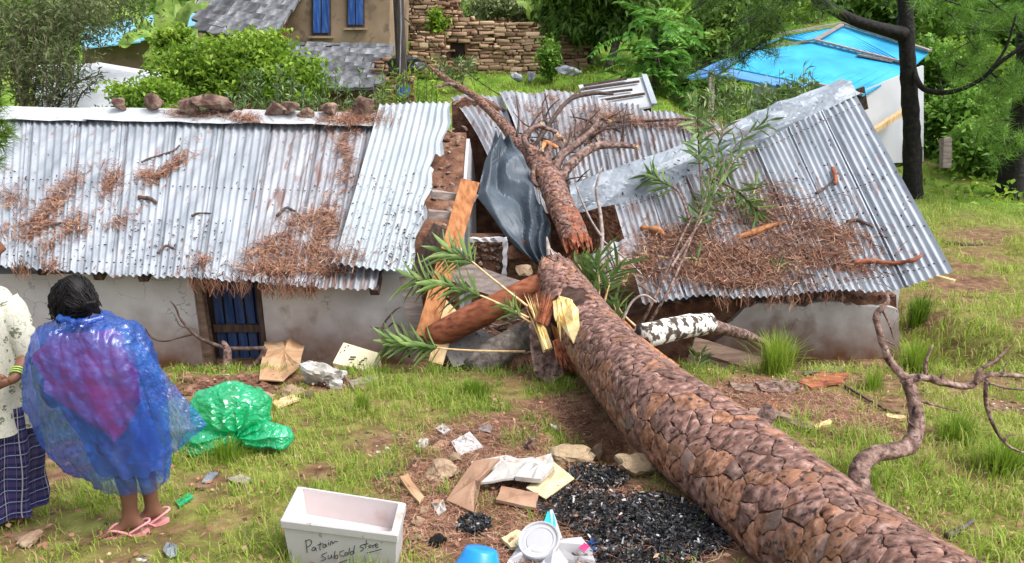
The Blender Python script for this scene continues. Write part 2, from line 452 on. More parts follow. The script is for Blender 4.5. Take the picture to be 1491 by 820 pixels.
pmat('leaf_deep', [(.03, .07, .014), (.07, .14, .024), (.13, .235, .04), (.23, .35, .065)], scale=1.2, rough=.55, bump=0, var=.12, attr='rnd', transl=.36)
pmat('leaf_mid', [(.042, .10, .016), (.095, .20, .027), (.17, .33, .045), (.29, .45, .08)], scale=1.2, rough=.55, bump=0, var=.12, attr='rnd', transl=.38)
pmat('leaf_bright', [(.05, .11, .012), (.12, .22, .02), (.22, .36, .035), (.38, .50, .07)], scale=1.2, rough=.5, bump=0, var=.1, attr='rnd', transl=.38)
pmat('leaf_fern', [(.04, .13, .02), (.08, .23, .035), (.16, .36, .06), (.28, .48, .10)], scale=1.2, rough=.5, bump=0, var=.1, attr='rnd', transl=.38)
pmat('leaf_spear', [(.05, .095, .035), (.10, .18, .05), (.18, .29, .08), (.32, .42, .15)], scale=1.5, rough=.4, bump=0, var=.1, attr='rnd', transl=.25, spec=.5)
pmat('leaf_olive', [(.04, .06, .022), (.085, .115, .04), (.15, .18, .07), (.26, .29, .13)], scale=1.2, rough=.6, bump=0, var=.1, attr='rnd', transl=.3)
pmat('leaf_banana', [(.10, .20, .03), (.22, .34, .06), (.36, .46, .12)], scale=3, rough=.45, bump=.1, bscale=20, var=.15, transl=.35)
pmat('cardboard', [(.34, .19, .10), (.44, .27, .15), (.50, .34, .21)], scale=4, rough=.9, bump=.15, bscale=60, var=.08)
pmat('cardboard_wet', [(.24, .135, .085), (.34, .20, .13), (.42, .28, .19)], scale=4, rough=.85, bump=.2, bscale=50, var=.1)
pmat('paper', [(.36, .33, .29), (.44, .42, .40), (.50, .49, .48)], scale=5, rough=.85, bump=.35, bscale=18, bdist=.02, var=.06, spots=((.36, .26, .19), 7, .60))
pmat('paper_yellow', [(.62, .50, .28), (.72, .62, .40)], scale=5, rough=.8, bump=.2, bscale=25, var=.08)
pmat('carton_cream', [(.62, .54, .34), (.70, .62, .42)], scale=4, rough=.75, bump=.1, bscale=40, var=0)
pmat('foam', [(.42, .41, .41), (.49, .48, .48)], scale=4, rough=.75, bump=.15, bscale=120, bdist=.003, var=0, spots=[((.38, .31, .26), 5, .60), ((.28, .22, .19), 20, .67)])
pmat('foam_inside', [(.60, .52, .51), (.68, .62, .62)], scale=4, rough=.75, bump=.15, bscale=120, bdist=.003, var=0, spots=[((.58, .46, .43), 5, .62), ((.40, .3, .27), 18, .72)])
pmat('ink', [(.03, .03, .035), (.05, .05, .055)], rough=.6, bump=0, var=0)
pmat('plastic_white', [(.40, .40, .42), (.48, .48, .49)], rough=.4, bump=.1, bscale=15, var=.04)
pmat('plastic_blue', [(.01, .22, .62), (.02, .30, .74)], rough=.3, bump=.05, var=0, spec=.5)
pmat('plastic_cyan', [(.02, .38, .62), (.05, .48, .70)], rough=.35, bump=.1, var=0)
pmat('plastic_green', [(.01, .46, .19), (.02, .62, .29), (.10, .74, .44)], scale=3, rough=.15, bump=.5, bscale=16, bdist=.02, var=0, spec=.8, transl=.42, clear=((.5, .98, .7), .25), distort=1.0, ior=1.8)
pmat('film_blue', [(.006, .075, .40), (.012, .14, .56), (.12, .40, .80)], scale=3, rough=.2, bump=.8, bscale=34, bdist=.012, var=0, spec=.7, transl=.2, clear=((.72, .72, 1.0), .52), distort=1.2, lo=.3, hi=.78, ior=1.8)
pmat('cloth_magenta', [(.58, .03, .13), (.72, .05, .19), (.78, .09, .25)], scale=5, rough=.9, bump=.3, bscale=12, var=0)
pmat('cloth_maroon', [(.10, .16, .34), (.16, .24, .42), (.30, .04, .10)], scale=3, rough=.9, bump=.3, bscale=12, var=0, lo=.35, hi=.66)
pmat('skin', [(.16, .075, .045), (.21, .10, .062)], scale=5, rough=.5, bump=.1, bscale=80, var=0)
pmat('hair', [(.004, .0035, .004), (.010, .008, .009)], scale=20, rough=.5, bump=.4, bscale=60, stretch=(3, 3, .5), var=0, spec=.22)
pmat('sandal_pink', [(.62, .24, .24), (.72, .32, .32)], scale=10, rough=.5, bump=.1, var=0)
pmat('bangle', [(.35, .55, .10), (.45, .65, .16)], rough=.25, bump=0, var=.1, spec=.6)
pmat('ash', [(.008, .008, .009), (.022, .022, .025), (.06, .06, .065), (.45, .45, .46)], scale=4, rough=.6, bump=.4, var=0, attr='rnd', spec=.5)
pmat('tarp_black', [(.01, .01, .012), (.03, .03, .034)], scale=3, rough=.35, bump=.5, bscale=6, bdist=.05, var=0, spec=.5)
pmat('tarp_grey', [(.08, .09, .11), (.22, .24, .27), (.42, .44, .47)], scale=3, rough=.4, bump=.5, bscale=6, bdist=.05, var=.1)
pmat('pole_wood', [(.02, .016, .014), (.045, .036, .031), (.08, .065, .056)], scale=6, rough=.85, bump=.5, bscale=20, stretch=(4, 4, .4), var=0)
pmat('straw', [(.25, .18, .08), (.42, .33, .15), (.55, .46, .25)], scale=4, rough=.8, bump=0, var=.1, attr='rnd')

def ground_mat():
    m = bpy.data.materials.new('ground_cover'); m.use_nodes = True
    nt = m.node_tree; N = nt.nodes; L = nt.links; b = N['Principled BSDF']
    tc = N.new('ShaderNodeTexCoord')
    def noise(s, d=8):
        n = N.new('ShaderNodeTexNoise'); n.inputs['Scale'].default_value = s; n.inputs['Detail'].default_value = d
        L.new(tc.outputs['Object'], n.inputs['Vector']); return n.outputs['Fac']
    def ramp(f, cols, lo=.3, hi=.7):
        r = _ramp(nt, cols, lo, hi); L.new(f, r.inputs[0]); return r.outputs[0]
    def attr(a):
        x = N.new('ShaderNodeAttribute'); x.attribute_name = a; return x.outputs['Fac']
    def mix(f, a, c):
        x = N.new('ShaderNodeMixRGB'); L.new(f, x.inputs[0]); L.new(a, x.inputs[1]); L.new(c, x.inputs[2]); return x.outputs[0]
    soil = ramp(noise(9), [(.075, .036, .022), (.165, .085, .05), (.27, .165, .105)])
    turf = ramp(noise(7), [(.10, .07, .03), (.17, .18, .035), (.26, .29, .07)])
    meadow = ramp(noise(1.1), [(.06, .13, .012), (.11, .21, .02), (.18, .28, .035)])
    char = ramp(noise(30), [(.006, .006, .007), (.02, .019, .02), (.07, .065, .065)], .35, .75)
    c = mix(attr('grass'), soil, turf)
    c = mix(attr('meadow'), c, meadow)
    c = mix(attr('char'), c, char)
    L.new(c, b.inputs['Base Color']); b.inputs['Roughness'].default_value = .9; b.inputs['Specular IOR Level'].default_value = .2
    bp = N.new('ShaderNodeBump'); bp.inputs['Strength'].default_value = .6; bp.inputs['Distance'].default_value = .03
    L.new(noise(28), bp.inputs['Height']); L.new(bp.outputs[0], b.inputs['Normal'])
    MATS['ground_cover'] = m
ground_mat()

# ------------------------------------------------------------------ ground: one sheet from behind the camera to the hills
def patch(u, v, ru):                 # a bare patch seen at a photo pixel: centre and radius on the ground
    q = ground(u, v)
    return (q.x, q.y, ru * scale_at(u, v, q.y))
BARE = [patch(*a) for a in ((690, 640, 95), (640, 690, 85), (760, 700, 120), (900, 740, 170), (840, 610, 70), (700, 780, 120), (620, 760, 60),
                            (480, 560, 40), (330, 570, 90), (1170, 590, 75), (1240, 620, 60), (1100, 570, 50), (1385, 440, 30), (1350, 468, 22), (1400, 415, 50), (895, 632, 62),
                            (30, 790, 30), (330, 630, 35), (300, 700, 32), (470, 690, 25), (760, 550, 35), (1330, 560, 40), (1440, 290, 40), (1420, 340, 40),
                            (560, 640, 40), (1460, 590, 25), (900, 830, 150), (1000, 800, 120), (170, 830, 40))]
CHAR = [patch(*a) for a in ((900, 755, 75), (840, 740, 55), (960, 750, 55), (1000, 790, 55), (870, 700, 40), (690, 770, 22), (940, 800, 80), (1010, 770, 50))]
def blobmask(x, y, blobs, soft=.6, s=5):
    r = np.zeros_like(np.asarray(x, float))
    wob = (fbm(np.asarray(x) * 2.3, np.asarray(y) * 2.3, 4, s) - .45) * 2.0 + (fbm(np.asarray(x) * 11, np.asarray(y) * 11, 3, s + 4) - .45) * 1.0
    for (px, py, pr) in blobs:
        d = np.sqrt((x - px) ** 2 + (y - py) ** 2) / pr
        r = np.maximum(r, 1 - sstep(1 - soft, 1 + soft, d + wob))
    return r
def grassiness(x, y):
    g = .92 - blobmask(x, y, BARE)
    g = g * sstep(.22, .50, fbm(x * 1.3, y * 1.3, 4, 21)) * (.55 + .45 * sstep(.3, .5, fbm(x * 6, y * 6, 3, 25)))
    inside = (x > -9) & (x < 4.9) & (y > 7.9) & (y < 14)
    g = np.where(inside, g * .12, g)
    return np.clip(g, 0, 1)
def build_ground():
    ys = np.concatenate([np.linspace(-6, 2, 40)[:-1], np.linspace(2, 10, 150)[:-1], np.linspace(10, 24, 90)[:-1], np.linspace(24, 60, 70)[:-1], np.linspace(60, 170, 40)])
    xs0 = np.linspace(-1, 1, 260)
    V = []; n = len(xs0)
    for y in ys:
        half = 9 + max(0, y) * 1.0
        x = np.sign(xs0) * (np.abs(xs0) ** 1.25) * half
        V.append(np.stack([x, np.full(n, y), gz(x, np.full(n, y))], 1))
    V = np.concatenate(V)
    i = np.arange(len(ys) - 1)[:, None] * n + np.arange(n - 1)[None]
    F = np.stack([i, i + 1, i + n + 1, i + n], -1).reshape(-1, 4)
    x, y = V[:, 0], V[:, 1]
    meadow = sstep(14.5, 19, y) * (1 - .55 * sstep(.52, .62, fbm(x * .5, y * .5, 4, 40)))
    o = np_mesh('ground', V, [F], 'ground_cover', attr={'grass': grassiness(x, y), 'char': blobmask(x, y, CHAR, .3, 9), 'meadow': meadow}, smooth=True)
    tag(o, 'sloping yard of red soil and grass with a hill behind', kind='structure')
    return o
GROUND = build_ground()

def blades(pos, h, w, lean, rnd, dirs=None, name='grass', m='grass_blade', parent=None, droop=.35):
    """grass blades: pos (n,3); each a bent strip of a quad and a tip"""
    n = len(pos)
    a = rng.uniform(0, 2 * np.pi, n) if dirs is None else dirs
    d = np.stack([np.cos(a), np.sin(a), np.zeros(n)], 1)
    s = np.stack([-np.sin(a), np.cos(a), np.zeros(n)], 1)
    h = np.broadcast_to(h, n)[:, None]; w = np.broadcast_to(w, n)[:, None]; lean = np.broadcast_to(lean, n)[:, None]
    up = np.array([0, 0, 1.0])
    mid = pos + up * h * .6 * np.cos(lean * .6) + d * h * .6 * np.sin(lean * .6)
    tip = mid + up * h * .45 * (np.cos(lean * 1.5) - droop * .3) + d * h * .45 * np.sin(np.minimum(lean * 1.5, 1.5))
    V = np.stack([pos - s * w, pos + s * w, mid + s * w * .8, mid - s * w * .8, tip], 1).reshape(-1, 3)
    b = np.arange(n)[:, None] * 5
    return np_mesh(name, V, [b + np.array([[0, 1, 2, 3]]), b + np.array([[3, 2, 4]])], m, parent, attr=np.repeat(rnd, 5))
def build_grass():
    P = []; H = []; Wd = []
    def field(n, x0, x1, y0, y1, h0, h1, w, power=1):
        x = rng.uniform(x0, x1, n); y = y0 + (y1 - y0) * rng.uniform(0, 1, n) ** power
        k = (np.abs(x) < 1.0 + y * .78)
        x, y = x[k], y[k]
        g = grassiness(x, y) * sstep(.30, .5, fbm(x * 3.1, y * 3.1, 3, 77) + .12)
        k = rng.uniform(0, 1, len(x)) < g * .95 + .03
        x, y, g = x[k], y[k], g[k]
        P.append(np.stack([x, y, gz(x, y) - .005], 1))
        hh = rng.uniform(h0, h1, len(x)) * (.45 + .9 * g) * (.6 + .9 * vnoise(x * 1.7, y * 1.7, 5))
        H.append(hh); Wd.append(rng.uniform(.7, 1.3, len(x)) * w)
    field(150000, -5.5, 5.5, 2.6, 7.9, .035, .115, .0028)
    field(30000, 2.2, 6.8, 3, 8.0, .07, .2, .0038)
    field(60000, 4.7, 13.5, 7.0, 19, .06, .2, .006, 1.2)
    field(12000, -6.5, 4.8, 7.2, 8.5, .05, .16, .004)
    field(40000, -2, 9, 15, 34, .06, .22, .011, 1.0)
    P = np.concatenate(P); H = np.concatenate(H); Wd = np.concatenate(Wd)
    n = len(P)
    rr = np.clip(.42 + .55 * (fbm(P[:, 0] * .8, P[:, 1] * .8, 3, 31) - .2) + rng.normal(0, .17, n) + .16 * sstep(1.2, 4, P[:, 0]), 0, .86)
    dry = rng.uniform(0, 1, n) < .17
    rr[dry] = rng.uniform(.8, 1, dry.sum())
    o = blades(P, H, Wd, rng.uniform(.15, 1.25, n), rr)
    tag(o, 'short green grass growing over the sloping yard', 'grass', kind='stuff')
build_grass()
def tuft(u, v, n, h, spread, label, tone=.5, w=.003):
    q = ground(u, v)
    a = rng.uniform(0, 2 * np.pi, n); r = np.abs(rng.normal(0, spread, n))
    x = q.x + np.cos(a) * r; y = q.y + np.sin(a) * r
    pos = np.stack([x, y, gz(x, y) - .01], 1)
    o = blades(pos, rng.uniform(.4, 1, n) * h, w, np.abs(rng.normal(.35, .25, n)), np.clip(rng.normal(tone, .14, n), 0, 1), dirs=a + rng.normal(0, .5, n), name='grass_tuft')
    tag(recentre(o), label, 'grass tuft')
tuft(528, 598, 260, .24, .035, 'bright upright grass tuft with a dark root clump in the trodden turf', .6)
tuft(690, 575, 600, .20, 0.088, 'wide spreading grass tuft between the trunk and the cardboard heap', .5)
tuft(1130, 545, 620, .52, 0.083, 'tallest pale grass tuft in front of the white wall beside the trunk', .62, .004)
tuft(1330, 540, 420, .42, 0.077, 'long thin grass tuft at the end of the white wall', .6, .004)
tuft(1335, 470, 380, .5, 0.066, 'dark green grass tuft standing under the roof corner', .35, .005)
tuft(1270, 565, 260, .22, 0.066, 'low grass tuft beside the splintered bark on the soil', .55)
tuft(1390, 640, 500, .26, 0.088, 'lush grass tuft under the forked dead branch', .5)
tuft(1460, 690, 500, .30, 0.094, 'thick grass tuft below the drooping dead twig', .52)
tuft(330, 668, 380, .2, 0.077, 'long grass tuft under the green plastic bag', .55)

# ------------------------------------------------------------------ corrugated iron
def curve(pts):
    """piecewise-linear 3-D curve by arc length; pts are (u, v, Y) readings"""
    P = [at(*q) if not isinstance(q, Vector) else q for q in pts]
    L = [0]
    for a, b in zip(P, P[1:]): L.append(L[-1] + (b - a).length)
    def f(s):
        d = s * L[-1]
        for k in range(len(P) - 1):
            if d <= L[k + 1] or k == len(P) - 2:
                return P[k].lerp(P[k + 1], (d - L[k]) / (L[k + 1] - L[k]))
    f.length = L[-1]
    return f
def sheet(name, bot, top, s0, s1, m, parent, wl=.082, nt=14, amp=.019, lift=0, warp=None, cut=None, seed=0, seg=6):
    ln = (bot(s1) - bot(s0)).length
    nc = max(2, round(ln / wl)); n = nc * seg
    rs = random.Random(seed); ph = rs.uniform(0, 6)
    V = np.zeros((n + 1, nt + 1, 3)); 
    for i in range(n + 1):
        s = s0 + (s1 - s0) * i / n
        b, t = bot(s), top(s)
        e = (bot(min(1, s + .01)) - bot(max(0, s - .01)))
        nrm = e.cross(t - b).normalized()
        if nrm.z < 0: nrm = -nrm
        c = math.cos(2 * math.pi * i / seg) * amp
        for j in range(nt + 1):
            tt = j / nt
            q = b.lerp(t, tt)
            w = .010 * math.sin(3.1 * tt + ph + 2.2 * i / n) + .006 * mn.noise(Vector((i / n * 3 + seed, tt * 4, seed)))
            off = nrm * (c + lift + w)
            if warp: off += warp(i / n, tt, nrm)
            V[i, j] = q + off
    # uneven lower edge
    for i in range(n + 1):
        V[i, 0] += (V[i, 1] - V[i, 0]) * .12 * mn.noise(Vector((i * .11, seed * 3.3, 0)))
    idx = np.arange((n + 1) * (nt + 1)).reshape(n + 1, nt + 1)
    F = np.stack([idx[:-1, :-1], idx[1:, :-1], idx[1:, 1:], idx[:-1, 1:]], -1)
    if cut:
        F = np.array([F[i, j] for i in range(n) for j in range(nt) if not cut((i + .5) / n, (j + .5) / nt)])
    else:
        F = F.reshape(-1, 4)
    return np_mesh(name, V.reshape(-1, 3), [F], m, parent, smooth=True)

ROOF_LEFT, ROOF_RIGHT = [], []
# ------------------------------------------------------------------ the long house whose roof still stands
def uneven_wall(name, x0, x1, z0, z1, y, th, m, parent, nx=None, amp=.015, side=0):
    """a rendered wall with a slightly wavy face"""
    mb = MB(); nx = nx or max(4, int((x1 - x0) / .12)); nz = 12
    def P(i, j):
        x = x0 + (x1 - x0) * i / nx; z = z0 + (z1 - z0) * j / nz
        return (x, y - amp * 1.4 * mn.noise(Vector((x * 1.3, z * 1.3, y))) - amp * .5 * mn.noise(Vector((x * 5, z * 5, y))), z)
    mb.grid([[P(i, j) for j in range(nz + 1)] for i in range(nx + 1)])
    mb.add([(x0, y, z0), (x1, y, z0), (x1, y + th, z0), (x0, y + th, z0), (x0, y, z1), (x1, y, z1), (x1, y + th, z1), (x0, y + th, z1)],
           [(1, 2, 6, 5), (2, 3, 7, 6), (3, 0, 4, 7), (4, 5, 6, 7)])
    return mb.obj(name, m, parent)
LH = empty('long_house', (-4.5, 9.0, .2), 'long whitewashed house with a corrugated iron roof and a blue plank door', 'house')
eave = curve([(-170, 380, 8.6), (0, 386, 8.6), (130, 397, 8.6), (300, 409, 8.6), (430, 415, 8.6), (548, 420, 8.6)])
ridge = curve([(-170, 158, 11.6), (0, 162, 11.6), (250, 168, 11.6), (430, 173, 11.6), (600, 178, 11.6)])
NS = 11
for k in range(NS):
    s0 = k / NS; s1 = min(1, (k + 1) / NS + .008)
    dl = lambda a, t, n, k=k: n * (.03 * math.sin(a * 3 + k) * (1 - t) ** 3)
    ROOF_LEFT.append(sheet('roof_sheet', eave, ridge, s0, s1, 'zinc' if k not in (8, 9, 10) else 'zinc_worn', LH, lift=.004 * (k % 2), warp=dl, seed=k))
back = curve([at(-170, 158, 11.6) + Vector((0, 3.1, -1.6)), at(600, 178, 11.6) + Vector((0, 3.1, -1.6))])
for k in range(NS):
    sheet('roof_sheet', back, ridge, k / NS, min(1, (k + 1) / NS + .008), 'zinc', LH, nt=4, seed=k + 40, seg=4)
# ridge capping: three folded lengths, the last one sprung up a little
for k, (a, b) in enumerate(((0, .40), (.395, .69), (.68, .99))):
    P = []
    for i in range(25):
        s = a + (b - a) * i / 24; c = ridge(s)
        row = []
        for (dy, dz) in ((-.30, -.105), (-.15, -.03), (-.04, .035), (.04, .04), (.15, -.01), (.3, -.11)):
            w = .012 * mn.noise(Vector((s * 30, dy * 5, k)))
            row.append((c.x, c.y + dy, c.z + dz + .03 + w + (.02 * k)))
        P.append(row)
    o = MB().grid(P).obj('ridge_cap', 'white_cap', LH, smooth=False); ROOF_LEFT.append(o)
gx = lambda u, v, Y: at(u, v, Y).x
WZ0, WZ1 = ZC - 4.5, ZC - 2.83
xd0, xd1 = gx(288, 470, 9.0), gx(385, 470, 9.0)
uneven_wall('front_wall', gx(-170, 470, 9.0), xd0, WZ0, WZ1, 9.0, .3, 'limewash', LH)
uneven_wall('front_wall', xd1, gx(606, 470, 9.0), WZ0, WZ1, 9.0, .3, 'limewash', LH)
xl = gx(-170, 470, 9.0)
MB().box((xl + .15, 11.6, ZC - 3.6), (.3, 5.0, 2.2)).obj('end_wall', 'limewash', LH)
MB().box(((xl - .62) / 2, 14.05, ZC - 3.6), (-.62 - xl, .3, 2.1)).obj('back_wall', 'mud', LH)
# eave timbers poking out
for (u, v) in ((208, 405), (142, 402), (545, 424), (450, 420), (60, 396), (385, 416)):
    q = at(u, v + 2, 8.72)
    MB().beam(q, q + Vector((0, .5, .2)), .11, .09, jit=.008).obj('rafter', 'wood_dark', LH, bevel=.01)
door = MB().box(((xd0 + xd1) / 2, 9.26, ZC - 3.6), (xd1 - xd0, .03, 1.8)).obj('door', 'wood_dark', LH)
n = 5
for k in range(n):
    w = (xd1 - xd0 - .16) / n
    MB().box((xd0 + .13 + w * (k + .5), 9.205, ZC - 3.62), (w - .022, .035, 1.66), jit=.004).obj('plank', 'door_blue_shaded', door, bevel=.004)
MB().box(((xd0 + xd1) / 2 + .05, 9.165, at(330, 478, 9.16).z), (xd1 - xd0 - .14, .045, .10), jit=.004).obj('rail', 'wood_dark', door, bevel=.006)
MB().box(((xd0 + xd1) / 2 + .05, 9.165, at(330, 566, 9.16).z), (xd1 - xd0 - .14, .045, .10), jit=.004).obj('rail', 'wood_dark', door, bevel=.006)
MB().beam((xd0 + .05, 9.1, WZ0), (xd0 + .02, 9.08, WZ1 - .02), .13, .12, up=(0, 1, 0), jit=.006, n=4).obj('door_post', 'wood_brown', LH, bevel=.008)
MB().beam((xd1 - .03, 9.1, WZ0), (xd1 - .05, 9.08, WZ1 - .02), .07, .12, up=(0, 1, 0), jit=.006, n=4).obj('door_post', 'wood_dark', LH, bevel=.008)
# the torn gable end: rubble core with a rendered outer face
def roofz(y): return ridge(.95).z + (11.6 - abs(y - 11.6) - 11.6) * .523
ys = [9.35, 10.2, 11.0, 11.6, 12.4, 13.2, 14.2]
poly = [Vector((-1.45, 9.35, WZ0))] + [Vector((-1.45, y, roofz(y) - .16)) for y in ys] + [Vector((-1.45, 14.2, WZ0))]
MB().prism(poly, (.78, 0, 0)).obj('gable_wall', 'mud', LH)
poly = [Vector((-.665, 9.42, WZ0))] + [Vector((-.665, y, roofz(y) - .20 - .05 * (k % 2))) for k, y in enumerate([9.42] + ys[1:])] + [Vector((-.665, 14.2, WZ0))]
MB().prism(poly, (.045, 0, 0)).obj('gable_render', 'plaster_grey', LH)
rs = random.Random(5)
for k in range(150):          # rubble showing in the broken wall end and up the slope of the gable
    z = WZ0 + .2 + rs.random() * (ridge(.95).z - WZ0 - .3); y = 9.34
    if z > roofz(9.35) - .16: y = 9.35 + (z - roofz(9.35) + .16) / .523
    w = rs.uniform(.03, .10)
    MB().rock((-1.03 + rs.random() * .37, y + rs.uniform(-.02, .04), z), (w, rs.uniform(.04, .08), w * rs.uniform(.4, .8)), M=Matrix.Rotation(rs.uniform(-.5, .5), 3, 'Y'), seed=k, sub=1).obj('wall_stone', 'stone_loose', LH)
# the sheet thrown sideways over the end of that roof
def cut_loose(a, t):
    if a > .90 and .58 < t < .66: return True
    if a > .95 and .33 < t < .60: return True
    return a > .97 and t < .25
bl = curve([(487, 392, 8.75), (545, 400, 8.75), (601, 402, 8.75)])
tl = curve([(553, 156, 11.75), (605, 154, 11.75), (660, 157, 11.75)])
o = sheet('loose_roof_sheet', bl, tl, 0, 1, 'zinc_new', None, nt=24, amp=.020, lift=.05, cut=cut_loose, seed=71,
          warp=lambda a, t, n: n * (.05 * a * a * math.sin(t * 7) + .04 * (1 - t) ** 4) + Vector((.035 * a ** 6 * math.sin(t * 31), 0, 0)))
tag(recentre(o), 'pale corrugated sheet with a torn side, thrown loose over the roof end', 'roof sheet'); ROOF_LEFT.append(o)
# stones weighing down the ridge
STN = [(174, 152, 24, 22, 'small dark stone alone on the white ridge capping'),
       (226, 151, 27, 26, 'square red-brown stone on the white ridge capping'),
       (272, 153, 30, 26, 'grey blocky stone touching the longest stone on the ridge'),
       (312, 149, 58, 32, 'longest grey stone lying flat on the house ridge'),
       (402, 160, 38, 24, 'flat dark brown stone in the cluster above the needles'),
       (424, 155, 30, 20, 'reddish stone behind the flat dark brown one on the ridge'),
       (443, 167, 26, 20, 'purplish stone in front of the ridge cluster'),
       (478, 158, 30, 24, 'squat brown stone between the ridge cluster and the upright stone'),
       (527, 157, 34, 32, 'upright pale-faced stone beside the loose iron sheet')]
for k, (u, v, w, h, lab) in enumerate(STN):
    q = at(u, v, 11.5); s = scale_at(u, v, 11.5)
    o = MB().rock(q, (w * s * .62, w * s * .45, h * s * .62), seed=k + 3, sub=3, rough=.22).obj('ridge_stone', 'stone_loose')
    tag(recentre(o), lab, 'stone', 'stones weighing down the house ridge')

# ------------------------------------------------------------------ the house broken by the tree
RH = empty('broken_house', (2.2, 9.1, .2), 'small house with its iron roof caved in under the fallen pine', 'house')
e2 = curve([(872, 446, 8.7), (985, 436, 8.6), (1150, 429, 8.6), (1300, 421, 8.6), (1387, 398, 8.55)])
r2 = curve([(838, 312, 10.45), (930, 288, 10.75), (1000, 256, 11.0), (1110, 204, 11.4), (1245, 138, 11.8)])
NR = 8
for k in range(1, NR):
    w = lambda a, t, n, k=k: n * (.05 * math.sin(2.6 * (k + a)) * t * (1 - t) * 2 - .03 * (1 - t) ** 3 * math.sin(k * 2.1 + a * 2))
    ROOF_RIGHT.append(sheet('roof_sheet', e2, r2, k / NR, min(1, (k + 1) / NR + .01), 'zinc' if k > 4 else 'zinc_worn', RH, lift=.005 * (k % 2), warp=w, seed=k + 100, nt=16))
# scrap of the torn first sheet by the trunk
ROOF_RIGHT.append(sheet('roof_sheet', curve([(868, 425, 8.6), (905, 410, 8.55)]), curve([(862, 372, 9.3), (925, 345, 9.4)]), 0, 1, 'zinc_worn', RH, seed=120, nt=8,
                        warp=lambda a, t, n: n * .06 * math.sin(a * 4)))
# the far slope, fallen inwards so that its face shows
b3 = curve([(725, 262, 11.3), (790, 312, 10.9), (850, 300, 10.8), (930, 262, 11.0), (1060, 205, 11.4)])
t3 = curve([(655, 143, 13.8), (740, 136, 13.9), (830, 132, 13.9), (905, 150, 13.5), (1060, 186, 12.3)])
for k in range(6):
    w = lambda a, t, n, k=k: n * (.16 * math.sin(3.14 * t) * (.5 + .5 * math.sin(k * 1.3)) + .04 * math.sin(a * 5 + k))
    ROOF_RIGHT.append(sheet('roof_sheet', b3, t3, k / 6, min(1, (k + 1) / 6 + .012), 'zinc_worn', RH, lift=.006 * (k % 2), warp=w, seed=k + 140, nt=14))
# smooth folded flashing torn off along the ridge
def film(name, A, B, na, nb, m, parent, amp=.03, bulge=.0, seed=0, sc=3.0, fold=None, pleat=None):
    """thin sheet between two edge curves; fold = (where, height) makes one sharp lengthwise crease; amp crumples it in flat facets"""
    P = []; rs = random.Random(seed)
    for i in range(na + 1):
        a, b = A(i / na), B(i / na); row = []
        e = A(min(1, i / na + .02)) - A(max(0, i / na - .02)); n = e.cross(b - a)
        n = n.normalized() if n.length > 1e-6 else Vector((0, -1, 0))
        if n.y > 0: n = -n
        for j in range(nb + 1):
            t = j / nb; q = a.lerp(b, t)
            L = Vector((q.x * sc + seed, q.y * sc, q.z * sc))
            h = amp * (abs(mn.noise(L * 1.3)) * 1.6 - .4 + rs.uniform(-.45, .45)) + bulge * math.sin(math.pi * t)
            if fold: h += fold[1] * (t / fold[0] if t < fold[0] else (1 - t) / (1 - fold[0]))
            if pleat:            # broad bent panels meeting in sharp creases
                ph = t * pleat[0] + 1.6 * mn.noise(Vector((i / na * 3.0 + seed, t * 1.2, seed))) + pleat[2] * i / na; h += pleat[1] * (abs((ph % 1.0) * 2 - 1) - .5)
            w = Vector((rs.uniform(-.5, .5), 0, rs.uniform(-.5, .5))) * amp * .8 if 0 < j < nb else Vector()
            row.append(q + n * h + w)
        P.append(row)
    mb = MB(); nv = nb + 1; vs = [q for r in P for q in r]; fs = []
    for i in range(na):
        for j in range(nb):
            a, b, c, d = i * nv + j, i * nv + j + 1, (i + 1) * nv + j + 1, (i + 1) * nv + j
            fs += [(a, b, c), (a, c, d)] if rs.random() < .5 else [(a, b, d), (b, c, d)]
    return mb.add(vs, fs).obj(name, m, parent, smooth=False)
fa = curve([(828, 270, 10.55), (900, 242, 10.9), (1000, 208, 11.25), (1130, 150, 11.75), (1190, 128, 12.0), (1226, 112, 12.1)])
fb = curve([(832, 312, 10.38), (935, 289, 10.68), (1002, 260, 10.92), (1110, 208, 11.32), (1190, 168, 11.62), (1252, 138, 11.78)])
o = film('ridge_flashing', fa, fb, 90, 14, 'flat_zinc', RH, amp=.008, bulge=.0, seed=4, sc=1.6, fold=(.35, .055), pleat=(.9, .07, 4.5)); ROOF_RIGHT.append(o)
# the flap of flashing hanging into the gap
fa = curve([(722, 194, 10.9), (706, 232, 10.5), (694, 284, 10.0), (738, 348, 9.5), (788, 392, 9.1)])
fb = curve([(742, 200, 10.85), (770, 245, 10.45), (780, 285, 10.0), (803, 325, 9.55), (800, 388, 9.1)])
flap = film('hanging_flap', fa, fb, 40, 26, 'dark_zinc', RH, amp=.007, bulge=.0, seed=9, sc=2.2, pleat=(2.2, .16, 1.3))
flap.modifiers.new('bend', 'SUBSURF').render_levels = 1; flap.modifiers['bend'].levels = 1
FLAPB = bvh('flap', [flap])
mb = MB()       # the maker's hexagon printed on the metal
hx = [(705, 214), (716, 207), (728, 214), (728, 231), (717, 239), (705, 231)]
for r in (1.0, .62):
    pts = []
    for k in range(7):
        u, v = hx[k % 6]; q, nn = hit('flap', 716.5 + (u - 716.5) * r, 223 + (v - 223) * r)
        if q is not None: pts.append(q + nn * .006)
    if len(pts) > 2: mb.tube(pts, .004, 4)
pts = []
for (u, v) in ((721, 216), (713, 219), (714, 223), (720, 224), (721, 228), (712, 231)):
    q, nn = hit('flap', u, v)
    if q is not None: pts.append(q + nn * .006)
if len(pts) > 2: mb.tube(pts, .004, 4)
if mb.v: mb.obj('printed_mark', 'ink', flap)
